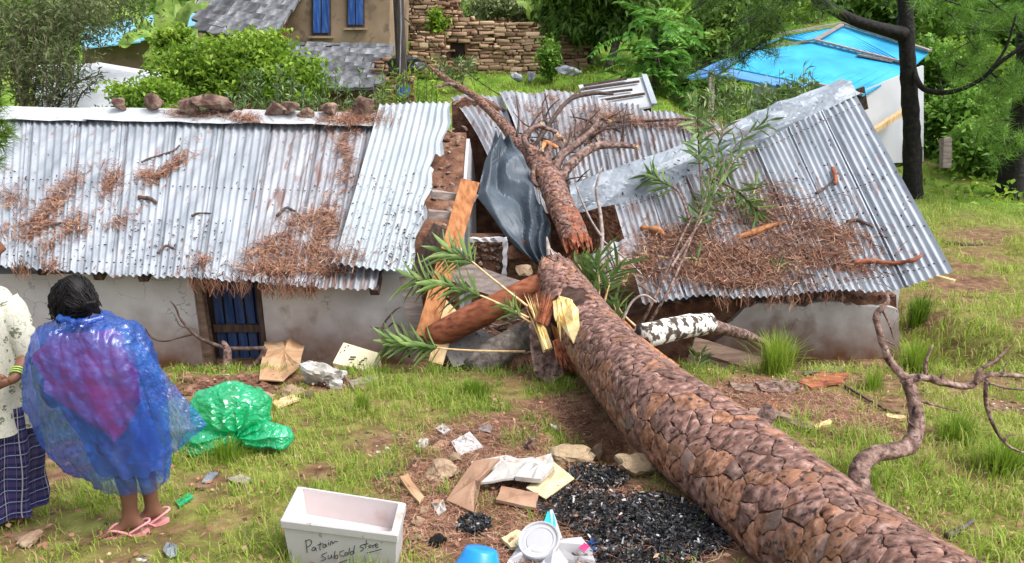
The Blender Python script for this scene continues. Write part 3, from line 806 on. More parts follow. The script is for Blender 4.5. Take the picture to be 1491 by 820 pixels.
# walls
core = [at(u, v, 9.25) for (u, v) in ((905, 560), (905, 470), (960, 446), (1040, 436), (1305, 430), (1309, 560))]
MB().prism(core, (0, .32, 0)).obj('front_wall', 'mud', RH)
pl = [(1000, 560), (1012, 522), (1052, 492), (1062, 470), (1082, 452), (1110, 441), (1160, 446), (1212, 440), (1262, 447), (1308, 449), (1311, 500), (1310, 560)]
pl2 = []
for k in range(len(pl)):
    (u0, v0), (u1, v1) = pl[k], pl[(k + 1) % len(pl)]
    for f in (0, .2, .4, .6, .8): pl2.append((u0 + (u1 - u0) * f + (rs.uniform(-2.5, 2.5) if v0 < 530 else 0), v0 + (v1 - v0) * f + (rs.uniform(-2.5, 2.5) if v0 < 530 else 0)))
MB().prism([at(u, v, 9.17) for (u, v) in pl2], (0, .10, 0)).obj('wall_render', 'limewash', RH)
for k in range(18):
    u = 985 + k * 18.5; q = at(u + rs.uniform(-5, 5), 438 - k * .35, 9.23)
    MB().rock(q, (rs.uniform(.06, .1), .07, rs.uniform(.035, .06)), seed=k + 200, sub=1).obj('wall_stone', 'stone_loose', RH)
xr = core[-1].x
poly = [Vector((xr - .33, 9.58, WZ0)), Vector((xr - .33, 9.58, ZC - 2.45)), Vector((xr - .33, 11.7, ZC - 1.25)), Vector((xr - .33, 13.7, ZC - 2.3)), Vector((xr - .33, 13.7, WZ0))]
MB().prism(poly, (.32, 0, 0)).obj('gable_wall', 'limewash', RH)
MB().box(((xr - .65) / 2 - .1, 13.95, ZC - 3.3), (xr + .3, .28, 2.2)).obj('back_wall', 'mud', RH)
MB().prism([Vector((-1.0, 13.35, WZ0)), Vector((-1.0, 13.35, ZC - 1.22)), Vector((-.55, 13.35, ZC - 1.12)), Vector((.1, 13.35, ZC - 1.45)), Vector((1.0, 13.35, ZC - 1.9)), Vector((1.0, 13.35, WZ0))], (0, .3, 0)).obj('back_wall', 'mud', RH)
q = at(1330, 404, 8.75); MB().beam(q, q + Vector((0, 2.2, 1.05)), .12, .1, jit=.01, n=3).obj('rafter', 'wood_dark', RH)
q = at(1380, 402, 8.62); MB().beam(q + Vector((.10, .02, -.07)), q + Vector((-.25, .35, -.02)), .10, .03, jit=.01).obj('rafter', 'wood_pale', RH)
for f in (.15, .4, .65, .9):
    a = e2(f) + Vector((0, .25, -.03)); b = r2(f) + Vector((0, 0, -.1)); MB().beam(a, b, .09, .1, n=4, jit=.008).obj('rafter', 'wood_dark', RH)
bvh('roof', ROOF_LEFT + ROOF_RIGHT)
for (hse, e_, r_) in ((LH, eave, ridge), (RH, e2, r2)):        # roofing nails, hundreds of specks
    mb = MB()
    for t in (.05, .5, .93):
        for k in range(70):
            q = e_(k / 70 + .007).lerp(r_(k / 70 + .007), t + random.uniform(-.004, .004)) + Vector((0, -.01, .022)); mb.box(q, (.016, .016, .012))
    tag(mb.obj('roofing_nails', 'wood_dark', hse), kind='stuff')

# ------------------------------------------------------------------ the fallen pine
def catmull(P, n):
    P = [np.array(q, float) for q in P]; out = []
    for k in range(len(P) - 1):
        p0 = P[max(0, k - 1)]; p1 = P[k]; p2 = P[k + 1]; p3 = P[min(len(P) - 1, k + 2)]
        for q in range(n):
            t = q / n
            out.append(.5 * (2 * p1 + (p2 - p0) * t + (2 * p0 - 5 * p1 + 4 * p2 - p3) * t * t + (3 * p1 - p0 - 3 * p2 + p3) * t ** 3))
    out.append(P[-1]); return np.array(out)
class Limb:
    """a round trunk: point(s, angle, height above the bark base)"""
    def __init__(s, axis):
        A = catmull([(*at(u, v, Y), r) for (u, v, Y, r) in axis], 16)
        s.C = A[:, :3]; s.r = A[:, 3]
        d = np.gradient(s.C, axis=0); d /= np.linalg.norm(d, axis=1)[:, None]
        up = np.array([0, 0, 1.0]); y = np.cross(up, d); y /= np.linalg.norm(y, axis=1)[:, None]
        s.D, s.Yv, s.Z = d, y, np.cross(d, y)
        s.S = np.concatenate([[0], np.cumsum(np.linalg.norm(np.diff(s.C, axis=0), axis=1))]); s.L = s.S[-1]
    def at(s, t, a, h=0):
        f = lambda X: np.stack([np.interp(t, s.S, X[:, k]) for k in range(3)], -1)
        c, y, z = f(s.C), f(s.Yv), f(s.Z); r = np.interp(t, s.S, s.r)
        r = r * (1 + .05 * np.sin(2 * a + t * 1.3) + .03 * np.sin(3 * a - t * 2.1)) + h
        return c + (y * np.cos(a)[..., None] + z * np.sin(a)[..., None]) * r[..., None]
    def core(s, name, m, parent, nt=90, seg=36, amp=.006, ragged=0):
        t, a = np.meshgrid(np.linspace(0, s.L, nt), np.linspace(0, 2 * np.pi, seg, endpoint=False), indexing='ij')
        h = (fbm(t * 12, a * 6, 3, 3) - .45) * amp * 4
        V = s.at(t, a, h)
        if ragged: V[-1] += s.D[-1] * rng.uniform(-ragged, ragged, (seg, 1))
        V = V.reshape(-1, 3); i = np.arange(nt - 1)[:, None] * seg; j = np.arange(seg)[None]
        F = np.stack([i + j, i + (j + 1) % seg, i + seg + (j + 1) % seg, i + seg + j], -1).reshape(-1, 4)
        V = np.concatenate([V, s.C[:1], s.C[-1:]]); n = len(V) - 2; jj = np.arange(seg)
        F3 = np.concatenate([np.stack([np.full(seg, n), (jj + 1) % seg, jj], 1), np.stack([np.full(seg, n + 1), (nt - 1) * seg + jj, (nt - 1) * seg + (jj + 1) % seg], 1)])
        return np_mesh(name, V, [F, F3], m, parent, smooth=True)
def voronoi(W_, H_, da, db, seed, jit=.5):
    """cells of a jittered grid on a strip W_ long and H_ round (periodic in H_)"""
    rs = np.random.default_rng(seed); na, nb = int(W_ / da), int(H_ / db)
    da, db = W_ / na, H_ / nb
    I, J = np.meshgrid(np.arange(na), np.arange(nb), indexing='ij')
    A = (I + .5 + rs.uniform(-jit, jit, I.shape)) * da; B = (J + .5 * (I % 2) + .5 + rs.uniform(-jit, jit, I.shape)) * db
    cells = []; off = rs.uniform(0, 1, I.shape) < .24       # seeds left out: their neighbours grow into larger, uneven plates
    for i in range(na):
        for j in range(nb):
            if off[i, j]: continue
            c = (A[i, j], B[i, j])
            poly = [(c[0] - 2 * da, c[1] - 2 * db), (c[0] + 2 * da, c[1] - 2 * db), (c[0] + 2 * da, c[1] + 2 * db), (c[0] - 2 * da, c[1] + 2 * db)]
            for di in (-3, -2, -1, 0, 1, 2, 3):
                for dj in (-3, -2, -1, 0, 1, 2, 3):
                    if (di == 0 and dj == 0) or not (0 <= i + di < na) or off[i + di, (j + dj) % nb]: continue
                    jj = j + dj; b = B[i + di, jj % nb] + (jj // nb) * H_; a = A[i + di, jj % nb]
                    mx, my = (c[0] + a) / 2, (c[1] + b) / 2; nx, ny = a - c[0], b - c[1]
                    out = []
                    for k in range(len(poly)):
                        p, q = poly[k], poly[(k + 1) % len(poly)]
                        fp = (p[0] - mx) * nx + (p[1] - my) * ny; fq = (q[0] - mx) * nx + (q[1] - my) * ny
                        if fp <= 0: out.append(p)
                        if (fp < 0) != (fq < 0) and abs(fp - fq) > 1e-12:
                            t = fp / (fp - fq); out.append((p[0] + (q[0] - p[0]) * t, p[1] + (q[1] - p[1]) * t))
                    poly = out
                    if len(poly) < 3: break
                if len(poly) < 3: break
            if len(poly) >= 3: cells.append((c, poly))
    return cells
def bark_plates(limb, parent, da, db, keep, hmin, hmax, gap, m='bark_plate', seed=1, skip=None):
    rm = float(np.mean(limb.r)); circ = 2 * np.pi * rm
    plates = []
    rs = random.Random(seed)
    eye = np.array([0, 0, ZC])
    for (c, poly) in voronoi(limb.L, circ, da, db, seed):
        if not (0.02 < c[0] < limb.L - .05): continue
        if skip and skip(c[0], c[1] / rm): continue
        ring = []
        n = len(poly)
        for k in range(n):
            p, q = poly[k], poly[(k + 1) % n]
            ring.append(p)
            ln = math.hypot(q[0] - p[0], q[1] - p[1])
            if ln > .05:
                for f in (.25, .5, .75): ring.append((p[0] + (q[0] - p[0]) * f + rs.uniform(-.009, .009), p[1] + (q[1] - p[1]) * f + rs.uniform(-.009, .009)))
        cx = sum(p[0] for p in ring) / len(ring); cy = sum(p[1] for p in ring) / len(ring)
        h = rs.uniform(hmin, hmax); ta, tb = rs.uniform(-.02, .012), rs.uniform(-.015, .015)
        N = len(ring); T = []; Aa = []; Hh = []
        rad = [max(.01, math.hypot(p[0] - cx, p[1] - cy)) for p in ring]
        sx, sy = rs.uniform(-.018, .018), rs.uniform(-.014, .014); tj = [rs.uniform(.45, .90) for _ in ring]; th = rs.choice((0, .001, .002, .003, .004))
        for (ins, hh) in ((gap * .35, -.008), (gap * .45, .93), (gap * .62 + .001, 1.0), (-1, 1.0), (-2, 1.0)):
            for kk, (p, r_) in enumerate(zip(ring, rad)):
                f = max(.2, 1 - ins / r_) if ins >= 0 else tj[kk] * (1 if ins == -1 else .93)
                x, y = cx + (p[0] - cx) * f, cy + (p[1] - cy) * f
                if ins < 0: x += sx * .5; y += sy * .5
                x = min(max(x, 0), limb.L)
                T.append(x); Aa.append(y / rm)
                z = hh * h + (th if ins == -2 else 0) if hh > 0 else hh
                if hh > 0: z += ta * (x - cx) + tb * (y - cy) + .0035 * mn.noise(Vector((x * 40, y * 40, seed)))
                Hh.append(z)
        T.append(min(max(cx, 0), limb.L)); Aa.append(cy / rm); Hh.append(h + th)
        V = limb.at(np.array(T), np.array(Aa), np.array(Hh))
        F4 = [(a * N + k, a * N + (k + 1) % N, (a + 1) * N + (k + 1) % N, (a + 1) * N + k) for a in range(4) for k in range(N)]
        F3 = [(4 * N + k, 4 * N + (k + 1) % N, 5 * N) for k in range(N)]
        cen = V[-1]; base = limb.at(np.array([T[-1]]), np.array([Aa[-1]]), np.array([0.0]))[0]
        nrm = cen - base; vd = eye - cen; dist = np.linalg.norm(vd)
        face = float(np.dot(nrm, vd) / (np.linalg.norm(nrm) * dist + 1e-9))
        pu = cen - eye; onscr = pu[1] > .5 and abs(pu[0] / (pu[1])) < .8
        score = (max(0, face) / dist ** 2) * (len(ring) and 1) if onscr and face > .05 else 0
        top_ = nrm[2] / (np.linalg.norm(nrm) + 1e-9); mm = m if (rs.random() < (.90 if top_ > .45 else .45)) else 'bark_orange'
        plates.append((score, V, F4, F3, mm))
    plates.sort(key=lambda q: -q[0])
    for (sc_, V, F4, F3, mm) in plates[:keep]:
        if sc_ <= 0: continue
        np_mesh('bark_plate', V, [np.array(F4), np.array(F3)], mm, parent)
    rest = [q for k, q in enumerate(plates) if k >= keep or q[0] <= 0]
    if rest:
        VV = []; A4 = []; A3 = []; o = 0
        for (_, V, F4, F3, mm) in rest:
            VV.append(V); A4.append(np.array(F4) + o); A3.append(np.array(F3) + o); o += len(V)
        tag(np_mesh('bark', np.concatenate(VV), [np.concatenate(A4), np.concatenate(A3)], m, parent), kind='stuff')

T1 = Limb([(1480, 1000, 2.0, .31), (1388, 925, 2.45, .305), (1228, 802, 3.2, .295), (1083, 690, 4.1, .30), (968, 602, 5.0, .305), (887, 517, 6.4, .30), (845, 462, 7.2, .27), (824, 426, 7.7, .235), (806, 390, 8.15, .17)])
FT = empty('fallen_pine_trunk', at(995, 640, 5.0), 'thick fallen pine trunk with scaly red-brown bark lying down the slope', 'tree trunk')
T1.core('trunk', 'bark_core', FT, ragged=.06)
def near_scar(s, a):            # where the bark was ripped away
    q = T1.at(np.array([s]), np.array([a]))[0]
    c = at(822, 462, 7.1)
    return (Vector(q) - c).length < .30
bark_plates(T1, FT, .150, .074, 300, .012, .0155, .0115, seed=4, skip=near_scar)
bpy.context.view_layer.update()
bvh('trunk', [o for o in FT.children])
# torn wood where a limb ripped off: a raised pale scar
pts = [(808, 446), (815, 432), (830, 436), (843, 452), (844, 476), (836, 500), (824, 482), (812, 466)]
def on_trunk(u, v, lift=.0):
    q, n = hit('trunk', u, v)
    return (q + n * lift) if q is not None else at(u, v, 7.1)
cen = on_trunk(826, 462, .035); ring = [on_trunk(u, v, .012) for (u, v) in pts]; rin = [on_trunk(826 + (u - 826) * .6, 462 + (v - 462) * .6, .022 + .015 * (k_ % 2)) for k_, (u, v) in enumerate(pts)]
mb = MB(); n = len(pts)
mb.add(ring + rin + [cen], [(k, (k + 1) % n, n + (k + 1) % n, n + k) for k in range(n)] + [(n + k, n + (k + 1) % n, 2 * n) for k in range(n)])
mb.obj('torn_wood', 'wood_fresh', FT)
mb = MB(); pts2 = [(806, 470), (822, 490), (838, 505), (842, 560), (838, 600), (824, 560), (812, 520)]
mb.prism([on_trunk(u, v, .03) for (u, v) in pts2], Vector((.02, .05, -.04))); mb.obj('torn_wood', 'wood_orange', FT)
# stubs
def px_tube(name, pts, radpx, m, parent=None, seg=8, jit=.06, sub=4, ragged=0, smooth=True, mb=None):
    P = [at(u, v, Y) for (u, v, Y) in pts]
    Rr = [r * scale_at(*q) for q, r in zip(pts, radpx if isinstance(radpx, (list, tuple)) else [radpx] * len(pts))]
    own = mb is None
    mb = mb or MB(); mb.tube(P, Rr, seg, jit, sub=sub, ragged=ragged)
    return mb.obj(name, m, parent, smooth=smooth) if own else mb
px_tube('stub', [(808, 410, 7.95), (788, 440, 7.7), (775, 460, 7.55)], [14, 14, 11], 'wood_red', FT, jit=.1, ragged=.04)
px_tube('limb', [(935, 490, 6.3), (968, 482, 6.45), (1006, 474, 6.7), (1032, 471, 6.9)], [19, 18, 17, 15], 'lichen', FT, seg=14, jit=.06)
px_tube('limb', [(1022, 472, 6.85), (1048, 478, 7.05), (1082, 487, 7.35), (1116, 499, 7.7)], [12, 10, 8, 3], 'bark_limb', FT, seg=10, jit=.08)
P = []                      # a long strip of bare sapwood along the trunk's upper edge
s0_ = float(np.interp(5.35, T1.C[:, 1], T1.S)); s1_ = float(np.interp(6.75, T1.C[:, 1], T1.S))
for k in range(25):
    f = k / 24; w = .24 * math.sin(math.pi * min(1, f * .8 + .2)) + .05 * mn.noise(Vector((f * 6, 1, 0)))
    aa = np.array([2.45 - w * .5, 2.45 - w * .2, 2.45 + w * .25, 2.45 + w * .6]); hh = np.array([.012, .034, .036, .012]) + .006 * mn.noise(Vector((f * 14, 2, 0)))
    P.append([tuple(q) for q in T1.at(np.full(4, s0_ + (s1_ - s0_) * f), aa, hh)])
MB().grid(P).obj('split_sapwood', 'wood_orange', FT)
px_tube('splinter', [(806, 396, 8.1), (800, 372, 8.3), (796, 345, 8.5)], [7, 5, 1], 'wood_grey', FT, seg=5)

def spikes(name, p, d, r, n, L, m, parent, flat=None, seed=0):
    """torn wood: a sheaf of pointed fibres leaving p along d"""
    rs_ = random.Random(seed); d = Vector(d).normalized(); y = d.cross(Vector((.3, .2, 1))).normalized(); z = d.cross(y); mb = MB()
    for k in range(n):
        a = rs_.uniform(0, 6.28); q = math.sqrt(rs_.random()) * r; c = Vector(p) + (y * math.cos(a) + z * math.sin(a) * (flat or 1)) * q
        ln = L * rs_.uniform(.35, 1.1); w = r * rs_.uniform(.14, .34); e = c + d * ln + Vector((rs_.gauss(0, 1), rs_.gauss(0, 1), rs_.gauss(0, 1))) * ln * .10
        t = Vector((rs_.gauss(0, 1), rs_.gauss(0, 1), rs_.gauss(0, 1))); s = d.cross(t).normalized(); b = c - d * L * .25
        mb.add([b + s * w, b - s * w * .6 + d.cross(s) * w * .7, b - s * w * .6 - d.cross(s) * w * .7, c.lerp(e, .6) + s * w * .6, c.lerp(e, .6) - s * w * .4 + d.cross(s) * w * .4, c.lerp(e, .6) - s * w * .4 - d.cross(s) * w * .4, e],
               [(0, 1, 4, 3), (1, 2, 5, 4), (2, 0, 3, 5), (3, 4, 6), (4, 5, 6), (5, 3, 6)])
    return mb.obj(name, m, parent)
tp = Vector(T1.C[-1]); spikes('torn_wood', tp, Vector(T1.D[-1]), .15, 60, .16, 'wood_grey', FT, seed=3)
spikes('torn_wood', at(826, 452, 7.0), at(828, 505, 6.7) - at(822, 440, 7.1), .12, 60, .30, 'wood_fresh', FT, flat=.5, seed=5)
spikes('torn_wood', at(818, 505, 6.75), at(834, 580, 6.3) - at(818, 505, 6.75), .08, 46, .24, 'wood_red', FT, flat=.5, seed=6)
sq_ = float(np.interp(4.30, T1.C[:, 1], T1.S)); sb_ = [Vector(T1.at(np.array([sq_ + d_]), np.array([2.55]), np.array([h_]))[0]) for (h_, d_) in ((-.06, 0), (.06, .02), (.12, .05))]
MB().tube(sb_, [.06, .055, .045], 12, .14, sub=4, ragged=.02).obj('stub', 'bark_limb', FT, smooth=True); spikes('torn_end', sb_[-1], sb_[-1] - sb_[0], .04, 26, .06, 'wood_orange', FT, seed=15)
# dead forked branch still fixed to the trunk's far side: one limb of it
br = MB()
bp = [(1282, 752, 3.85), (1262, 722, 3.95), (1250, 692, 4.05), (1268, 664, 4.15), (1322, 650, 4.3), (1335, 605, 4.4), (1320, 552, 4.5)]
px_tube('', bp, [9, 12, 15, 12, 12, 10, 9], None, mb=br, seg=10, jit=.15, sub=5)
px_tube('', [(1320, 552, 4.5), (1295, 525, 4.55), (1279, 478, 4.6), (1276, 458, 4.62), (1292, 440, 4.66), (1290, 428, 4.68)], [7.02, 5.46, 4.68, 4.29, 3.9, 3.12], None, mb=br, seg=8, jit=.15, sub=5)
px_tube('', [(1320, 552, 4.5), (1350, 550, 4.5), (1375, 558, 4.55), (1412, 562, 4.6), (1440, 546, 4.65), (1500, 549, 4.7)], [7.02, 5.85, 5.07, 4.68, 3.9, 3.12], None, mb=br, seg=8, jit=.15, sub=5)
px_tube('', [(1349, 549, 4.5), (1347, 530, 4.52), (1358, 502, 4.55)], [3.12, 2.73, 1.17], None, mb=br, seg=6, sub=3)
px_tube('', [(1420, 560, 4.6), (1425, 540, 4.58), (1448, 526, 4.6), (1470, 505, 4.6)], [3.12, 2.73, 2.73, 1.17], None, mb=br, seg=6, sub=3)
px_tube('', [(1436, 556, 4.63), (1436, 590, 4.6), (1452, 630, 4.55), (1472, 652, 4.5), (1500, 662, 4.5)], [3.12, 3.12, 2.34, 1.95, 1.56], None, mb=br, seg=6, sub=3)
px_tube('', [(1285, 452, 4.64), (1294, 470, 4.6), (1302, 496, 4.55)], [2.34, 1.56, 0.78], None, mb=br, seg=5, sub=2)
px_tube('', [(1330, 580, 4.45), (1360, 590, 4.45), (1400, 600, 4.5)], [2.73, 1.56, 0.78], None, mb=br, seg=5, sub=2)
px_tube('', [(1440, 558, 4.62), (1470, 566, 4.62), (1500, 568, 4.65)], [1.95, 1.72, 1.56], None, mb=br, seg=5, sub=2)
rs = random.Random(14)
for (u, v, Y_) in ((1330, 620, 4.35), (1328, 575, 4.45), (1300, 655, 4.25), (1282, 500, 4.58), (1277, 466, 4.62), (1370, 556, 4.53), (1395, 561, 4.58), (1430, 552, 4.63), (1465, 548, 4.67), (1440, 600, 4.58), (1462, 642, 4.5), (1305, 535, 4.52)):
    a_ = rs.uniform(-2.8, .6); l_ = rs.uniform(10, 26); px_tube('', [(u, v, Y_), (u + math.cos(a_) * l_ * .5, v + math.sin(a_) * l_ * .5, Y_ + .02), (u + math.cos(a_ + .5) * l_, v + math.sin(a_ + .5) * l_, Y_ + .04)], [2.2, 1.5, .6], None, mb=br, seg=5, sub=2)
tag(recentre(br.obj('dead_branch', 'bark_limb', smooth=True)), 'crooked forked dead branch standing in the grass beside the fallen trunk', 'branch')

# the snapped-off top lying across the caved-in roof
T2 = Limb([(840, 356, 9.05, .165), (828, 325, 9.35, .165), (812, 290, 9.8, .155), (798, 255, 10.3, .15), (780, 232, 10.7, .125), (757, 212, 11.1, .085), (728, 176, 11.8, .062), (690, 140, 12.7, .048), (655, 119, 13.4, .04), (627, 97, 13.9, .02)])
UT = empty('snapped_pine_top', at(812, 300, 9.8), 'snapped upper pine stem with broken limbs lying in the caved-in roof', 'tree top')
T2.core('stem', 'bark_core', UT, nt=80, seg=20, ragged=.05, amp=.004)
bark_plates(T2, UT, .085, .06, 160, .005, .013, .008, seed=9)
q = [(841, 362, 9.0), (836, 345, 9.12), (827, 318, 9.4)]
px_tube('stripped_end', q, [17, 19, 18], 'wood_red', UT, seg=22, jit=.13, sub=8, ragged=.08, smooth=False)
for (pts, rad, m) in (
        ([(793, 245, 10.45), (772, 222, 10.7), (764, 198, 10.85), (786, 181, 11.0)], [8, 6, 6, 5], 'bark_limb'),
        ([(786, 184, 11.0), (808, 192, 10.9), (820, 204, 10.8)], [4, 4, 3], 'bark_limb'),
        ([(805, 260, 10.2), (815, 230, 10.4), (835, 213, 10.6), (862, 190, 10.9), (872, 173, 11.2), (885, 176, 11.2)], [10, 8, 7, 5, 4, 3], 'bark_limb'),
        ([(812, 262, 10.15), (838, 232, 10.35), (866, 214, 10.6), (900, 211, 10.8), (926, 214, 10.9)], [11, 9, 8, 6, 4], 'bark_limb'),
        ([(790, 250, 10.35), (800, 215, 10.6), (812, 200, 10.75)], [8, 7, 6], 'bark_limb'),
        ([(812, 216, 10.6), (795, 208, 10.6), (790, 216, 10.5)], [4, 5, 4], 'wood_orange'),
        ([(800, 240, 10.45), (780, 240, 10.4), (776, 260, 10.2), (783, 272, 10.1)], [6, 5, 5, 4], 'bark_limb'),
        ([(690, 148, 12.4), (676, 142, 12.4), (664, 150, 12.3)], [3, 2.5, 2], 'bark_limb'),
        ([(770, 225, 10.8), (806, 172, 11.6), (830, 145, 12.4), (862, 136, 12.8), (892, 137, 12.9)], [4, 4, 4, 4, 2], 'twig'),
        ([(668, 126, 13.0), (652, 122, 13.1), (640, 126, 13.1)], [4, 3, 3], 'bark_limb')):
    rad = [r_ * .78 for r_ in rad]; lo_ = px_tube('limb', pts, rad, m, UT, seg=11, jit=.17, sub=6, ragged=.02)
    if m != 'twig': e0, e1 = at(*pts[-2]), at(*pts[-1]); spikes('torn_end', e1, e1 - e0, rad[-1] * scale_at(*pts[-1]) * .9, 14, .07, 'wood_pale', lo_, seed=len(pts))

# the many dry twigs of that top, bent over the sheets
rs = random.Random(21); tw = MB()
for k in range(46):
    u, v = rs.choice([(800, 240), (815, 225), (840, 215), (860, 195), (880, 180), (780, 215), (790, 190), (835, 150), (900, 210), (812, 270), (760, 205)])
    u += rs.uniform(-14, 14); v += rs.uniform(-10, 10); h_, n_ = hit('roof', u, v)
    Y0 = (h_.y if h_ is not None else 10.6) - .12; a = rs.uniform(-2.6, .5); L_ = rs.uniform(22, 70); pts = [(u, v, Y0)]
    for s_ in range(3):
        a += rs.uniform(-.6, .6); pts.append((pts[-1][0] + math.cos(a) * L_ / 3, pts[-1][1] + math.sin(a) * L_ / 3, pts[-1][2] + rs.uniform(-.05, .15)))
    px_tube('', pts, [2.2, 1.7, 1.2, .6], None, mb=tw, seg=5, sub=2, jit=.1)
tag(tw.obj('twigs', 'twig', UT, smooth=True), kind='stuff')
spikes('torn_end', at(840, 354, 9.0), at(843, 372, 8.9) - at(834, 336, 9.2), .15, 90, .16, 'wood_red', UT, seed=12)
# ------------------------------------------------------------------ loose wood around the break
def wood(name, label, cat, pts, rad, m, seg=9, jit=.08, ragged=.03, sub=4):
    o = px_tube(name, pts, rad, m, None, seg, jit, sub, ragged)
    return tag(recentre(o), label, cat)
def timber(name, label, a, b, w, h, m, up=(0, 0, 1), cat='beam', split=.03, n=5, jit=.006):
    pa, pb = at(*a), at(*b)
    o = MB().beam(pa, pb, w * scale_at(*a), h * scale_at(*a), up, jit=jit, n=n, split=split).obj(name, m)
    return tag(recentre(o), label, cat)
timber('timber_beam', 'orange squared roof beam leaning upright in the gap', (618, 492, 8.3), (684, 268, 9.3), 28, 22, 'wood_orange', up=(0, 1, 0))
timber('timber_post', 'short pale splintered post leaning on the grass edge', (634, 530, 7.95), (656, 452, 8.3), 22, 18, 'wood_pale', up=(0, 1, 0), split=.09)
timber('timber_rung', 'upper short grey plank nailed across the leaning beam', (628, 283, 9.25), (694, 289, 9.4), 10, 11, 'wood_grey', up=(0, 0, 1))
timber('timber_rung', 'lower short grey plank nailed across the leaning beam', (624, 312, 9.05), (680, 316, 9.15), 12, 12, 'wood_grey', up=(0, 0, 1))
wood('red_log', 'barkless red log slanting into the fallen trunk', 'log', [(630, 492, 8.15), (690, 462, 8.05), (748, 434, 8.0), (796, 412, 8.0)], [19, 20, 19, 18], 'wood_red', seg=14, jit=.03)
wood('grey_log', 'dark grey rough-barked log resting on the bank edge', 'log', [(688, 542, 7.5), (725, 512, 7.65), (765, 490, 7.8), (800, 474, 7.9)], [21, 22, 21, 20], 'bark_grey', seg=16, jit=.07)
timber('broken_plank', 'wide weathered plank slanting down behind the red log', (645, 388, 9.0), (785, 438, 8.5), 34, 8, 'wood_grey', up=(0, -1, .6), cat='plank', n=8)
timber('broken_plank', 'thin brown plank under the slanting weathered plank', (700, 402, 8.9), (800, 430, 8.55), 18, 7, 'wood_brown', up=(0, -1, .5), cat='plank')
timber('broken_plank', 'grey plank standing against the torn gable', (594, 402, 8.85), (612, 492, 8.75), 26, 6, 'wood_grey', up=(0, -1, 0), cat='plank')
timber('broken_plank', 'dark red strip standing for shade under the loose iron sheet', (640, 330, 9.6), (600, 420, 9.0), 22, 6, 'wood_dark', up=(0, -1, 0), cat='plank')  # dark strip added where only the sheet's shadow lies
timber('broken_plank', 'brown board lying against the white wall foot', (1008, 500, 8.6), (1108, 530, 8.6), 20, 8, 'wood_brown', up=(0, -1, .3), cat='plank')
timber('broken_plank', 'darker lower board under the brown board by the white wall', (1000, 524, 8.45), (1095, 550, 8.4), 18, 8, 'wood_dark', up=(0, -1, .3), cat='plank')
timber('broken_plank', 'dark plank slanting below the grey mortar slab', (640, 545, 8.0), (760, 500, 8.2), 12, 8, 'wood_dark', up=(0, -1, .3), cat='plank')
# bark slab with pale splintered edge
mb = MB()
mb.prism([at(u, v, Y) for (u, v, Y) in ((770, 470, 7.1), (788, 452, 7.15), (800, 470, 7.1), (806, 512, 6.95), (822, 545, 6.8), (800, 560, 6.75), (778, 545, 6.8), (772, 505, 6.95))], (.06, .16, .02))
o = mb.obj('bark_slab', 'bark_limb'); tag(recentre(o), 'torn slab of bark hanging beside the trunk scar', 'bark slab')
spikes('wood_splinter', at(792, 495, 6.85), at(768, 430, 7.2) - at(800, 520, 6.8), .05, 26, .42, 'wood_fresh', None, seed=8)
o = COL.objects[-1]; tag(recentre(o), 'long pale splinter standing up along the bark slab', 'splinter')
spikes('wood_splinter', at(789, 462, 6.95), at(802, 420, 7.1) - at(789, 462, 6.95), .06, 22, .26, 'wood_red', None, seed=9)
o = COL.objects[-1]; tag(recentre(o), 'short red splinter between the bark slab and the scar', 'splinter')
# rubble of the fallen wall
rs = random.Random(77)
RB = empty('rubble_heap', (0, 8.7, .2), 'heap of mud and stone from the collapsed wall', 'rubble heap')
P = []
for i in range(40):
    row = []
    for j in range(30):
        x = -1.0 + 2.3 * i / 39; y = 8.0 + 1.9 * j / 29
        e = min(1, min(i, 39 - i) / 6) * min(1, min(j, 29 - j) / 5)
        row.append((x, y, float(gz(x, y)) - .05 + e * (.52 + .28 * mn.noise(Vector((x * 2, y * 2, 3))) + .12 * mn.noise(Vector((x * 7, y * 7, 3))))))
    P.append(row)
heap = MB().grid(P).obj('heap', 'mud', RB); bvh('heap', [heap])
for k in range(90):
    u, v = rs.uniform(640, 960), rs.uniform(395, 540); q, n_ = hit('heap', u, v)
    if q is None: continue
    s_ = rs.uniform(.03, .09)
    MB().rock(q + Vector((0, 0, s_ * .3)), (s_ * 1.3, s_, s_ * .6), seed=k, sub=1).obj('stone', 'stone_loose', RB)
BP = empty('broken_partition', at(710, 395, 9.4), 'stub of an inner stone wall with pale plaster edges', 'wall')
c = [at(u, v, 9.45) for (u, v) in ((682, 402), (684, 350), (736, 350), (734, 402))]
MB().prism(c, (0, .35, 0)).obj('core', 'mud', BP)
for (a, b) in (((682, 349), (738, 349)), ((736, 349), (734, 404))):
    MB().beam(at(*a, 9.38), at(*b, 9.38), .05, .045, up=(0, 1, 0), n=9, jit=.012).obj('plaster_edge', 'plaster_grey', BP)
for k in range(44):
    q = at(686 + rs.random() * 46, 353 + rs.random() * 46, 9.44)
    MB().rock(q, (rs.uniform(.03, .075), .05, rs.uniform(.02, .05)), seed=k + 31, sub=1).obj('stone', 'stone_loose', BP)
MB().rock(at(762, 392, 8.95), (.17, .12, .10), seed=81, sub=2).obj('fallen_block', 'stone_pale')
tag(recentre(COL.objects[-1]), 'pale block of stone beside the hanging metal flap', 'stone')
mb = MB().prism([at(u, v, Y) for (u, v, Y) in ((642, 500, 8.1), (690, 475, 8.25), (722, 490, 8.2), (716, 520, 8.0), (660, 535, 7.9))], (.02, .06, -.06))
tag(recentre(mb.obj('mortar_slab', 'mortar')), 'grey tilted slab of mortar under the red log', 'slab')
mb = MB().prism([at(u, v, Y) for (u, v, Y) in ((756, 352, 9.5), (775, 345, 9.5), (775, 372, 9.4), (740, 378, 9.4), (738, 360, 9.45))], (.02, .06, -.06))
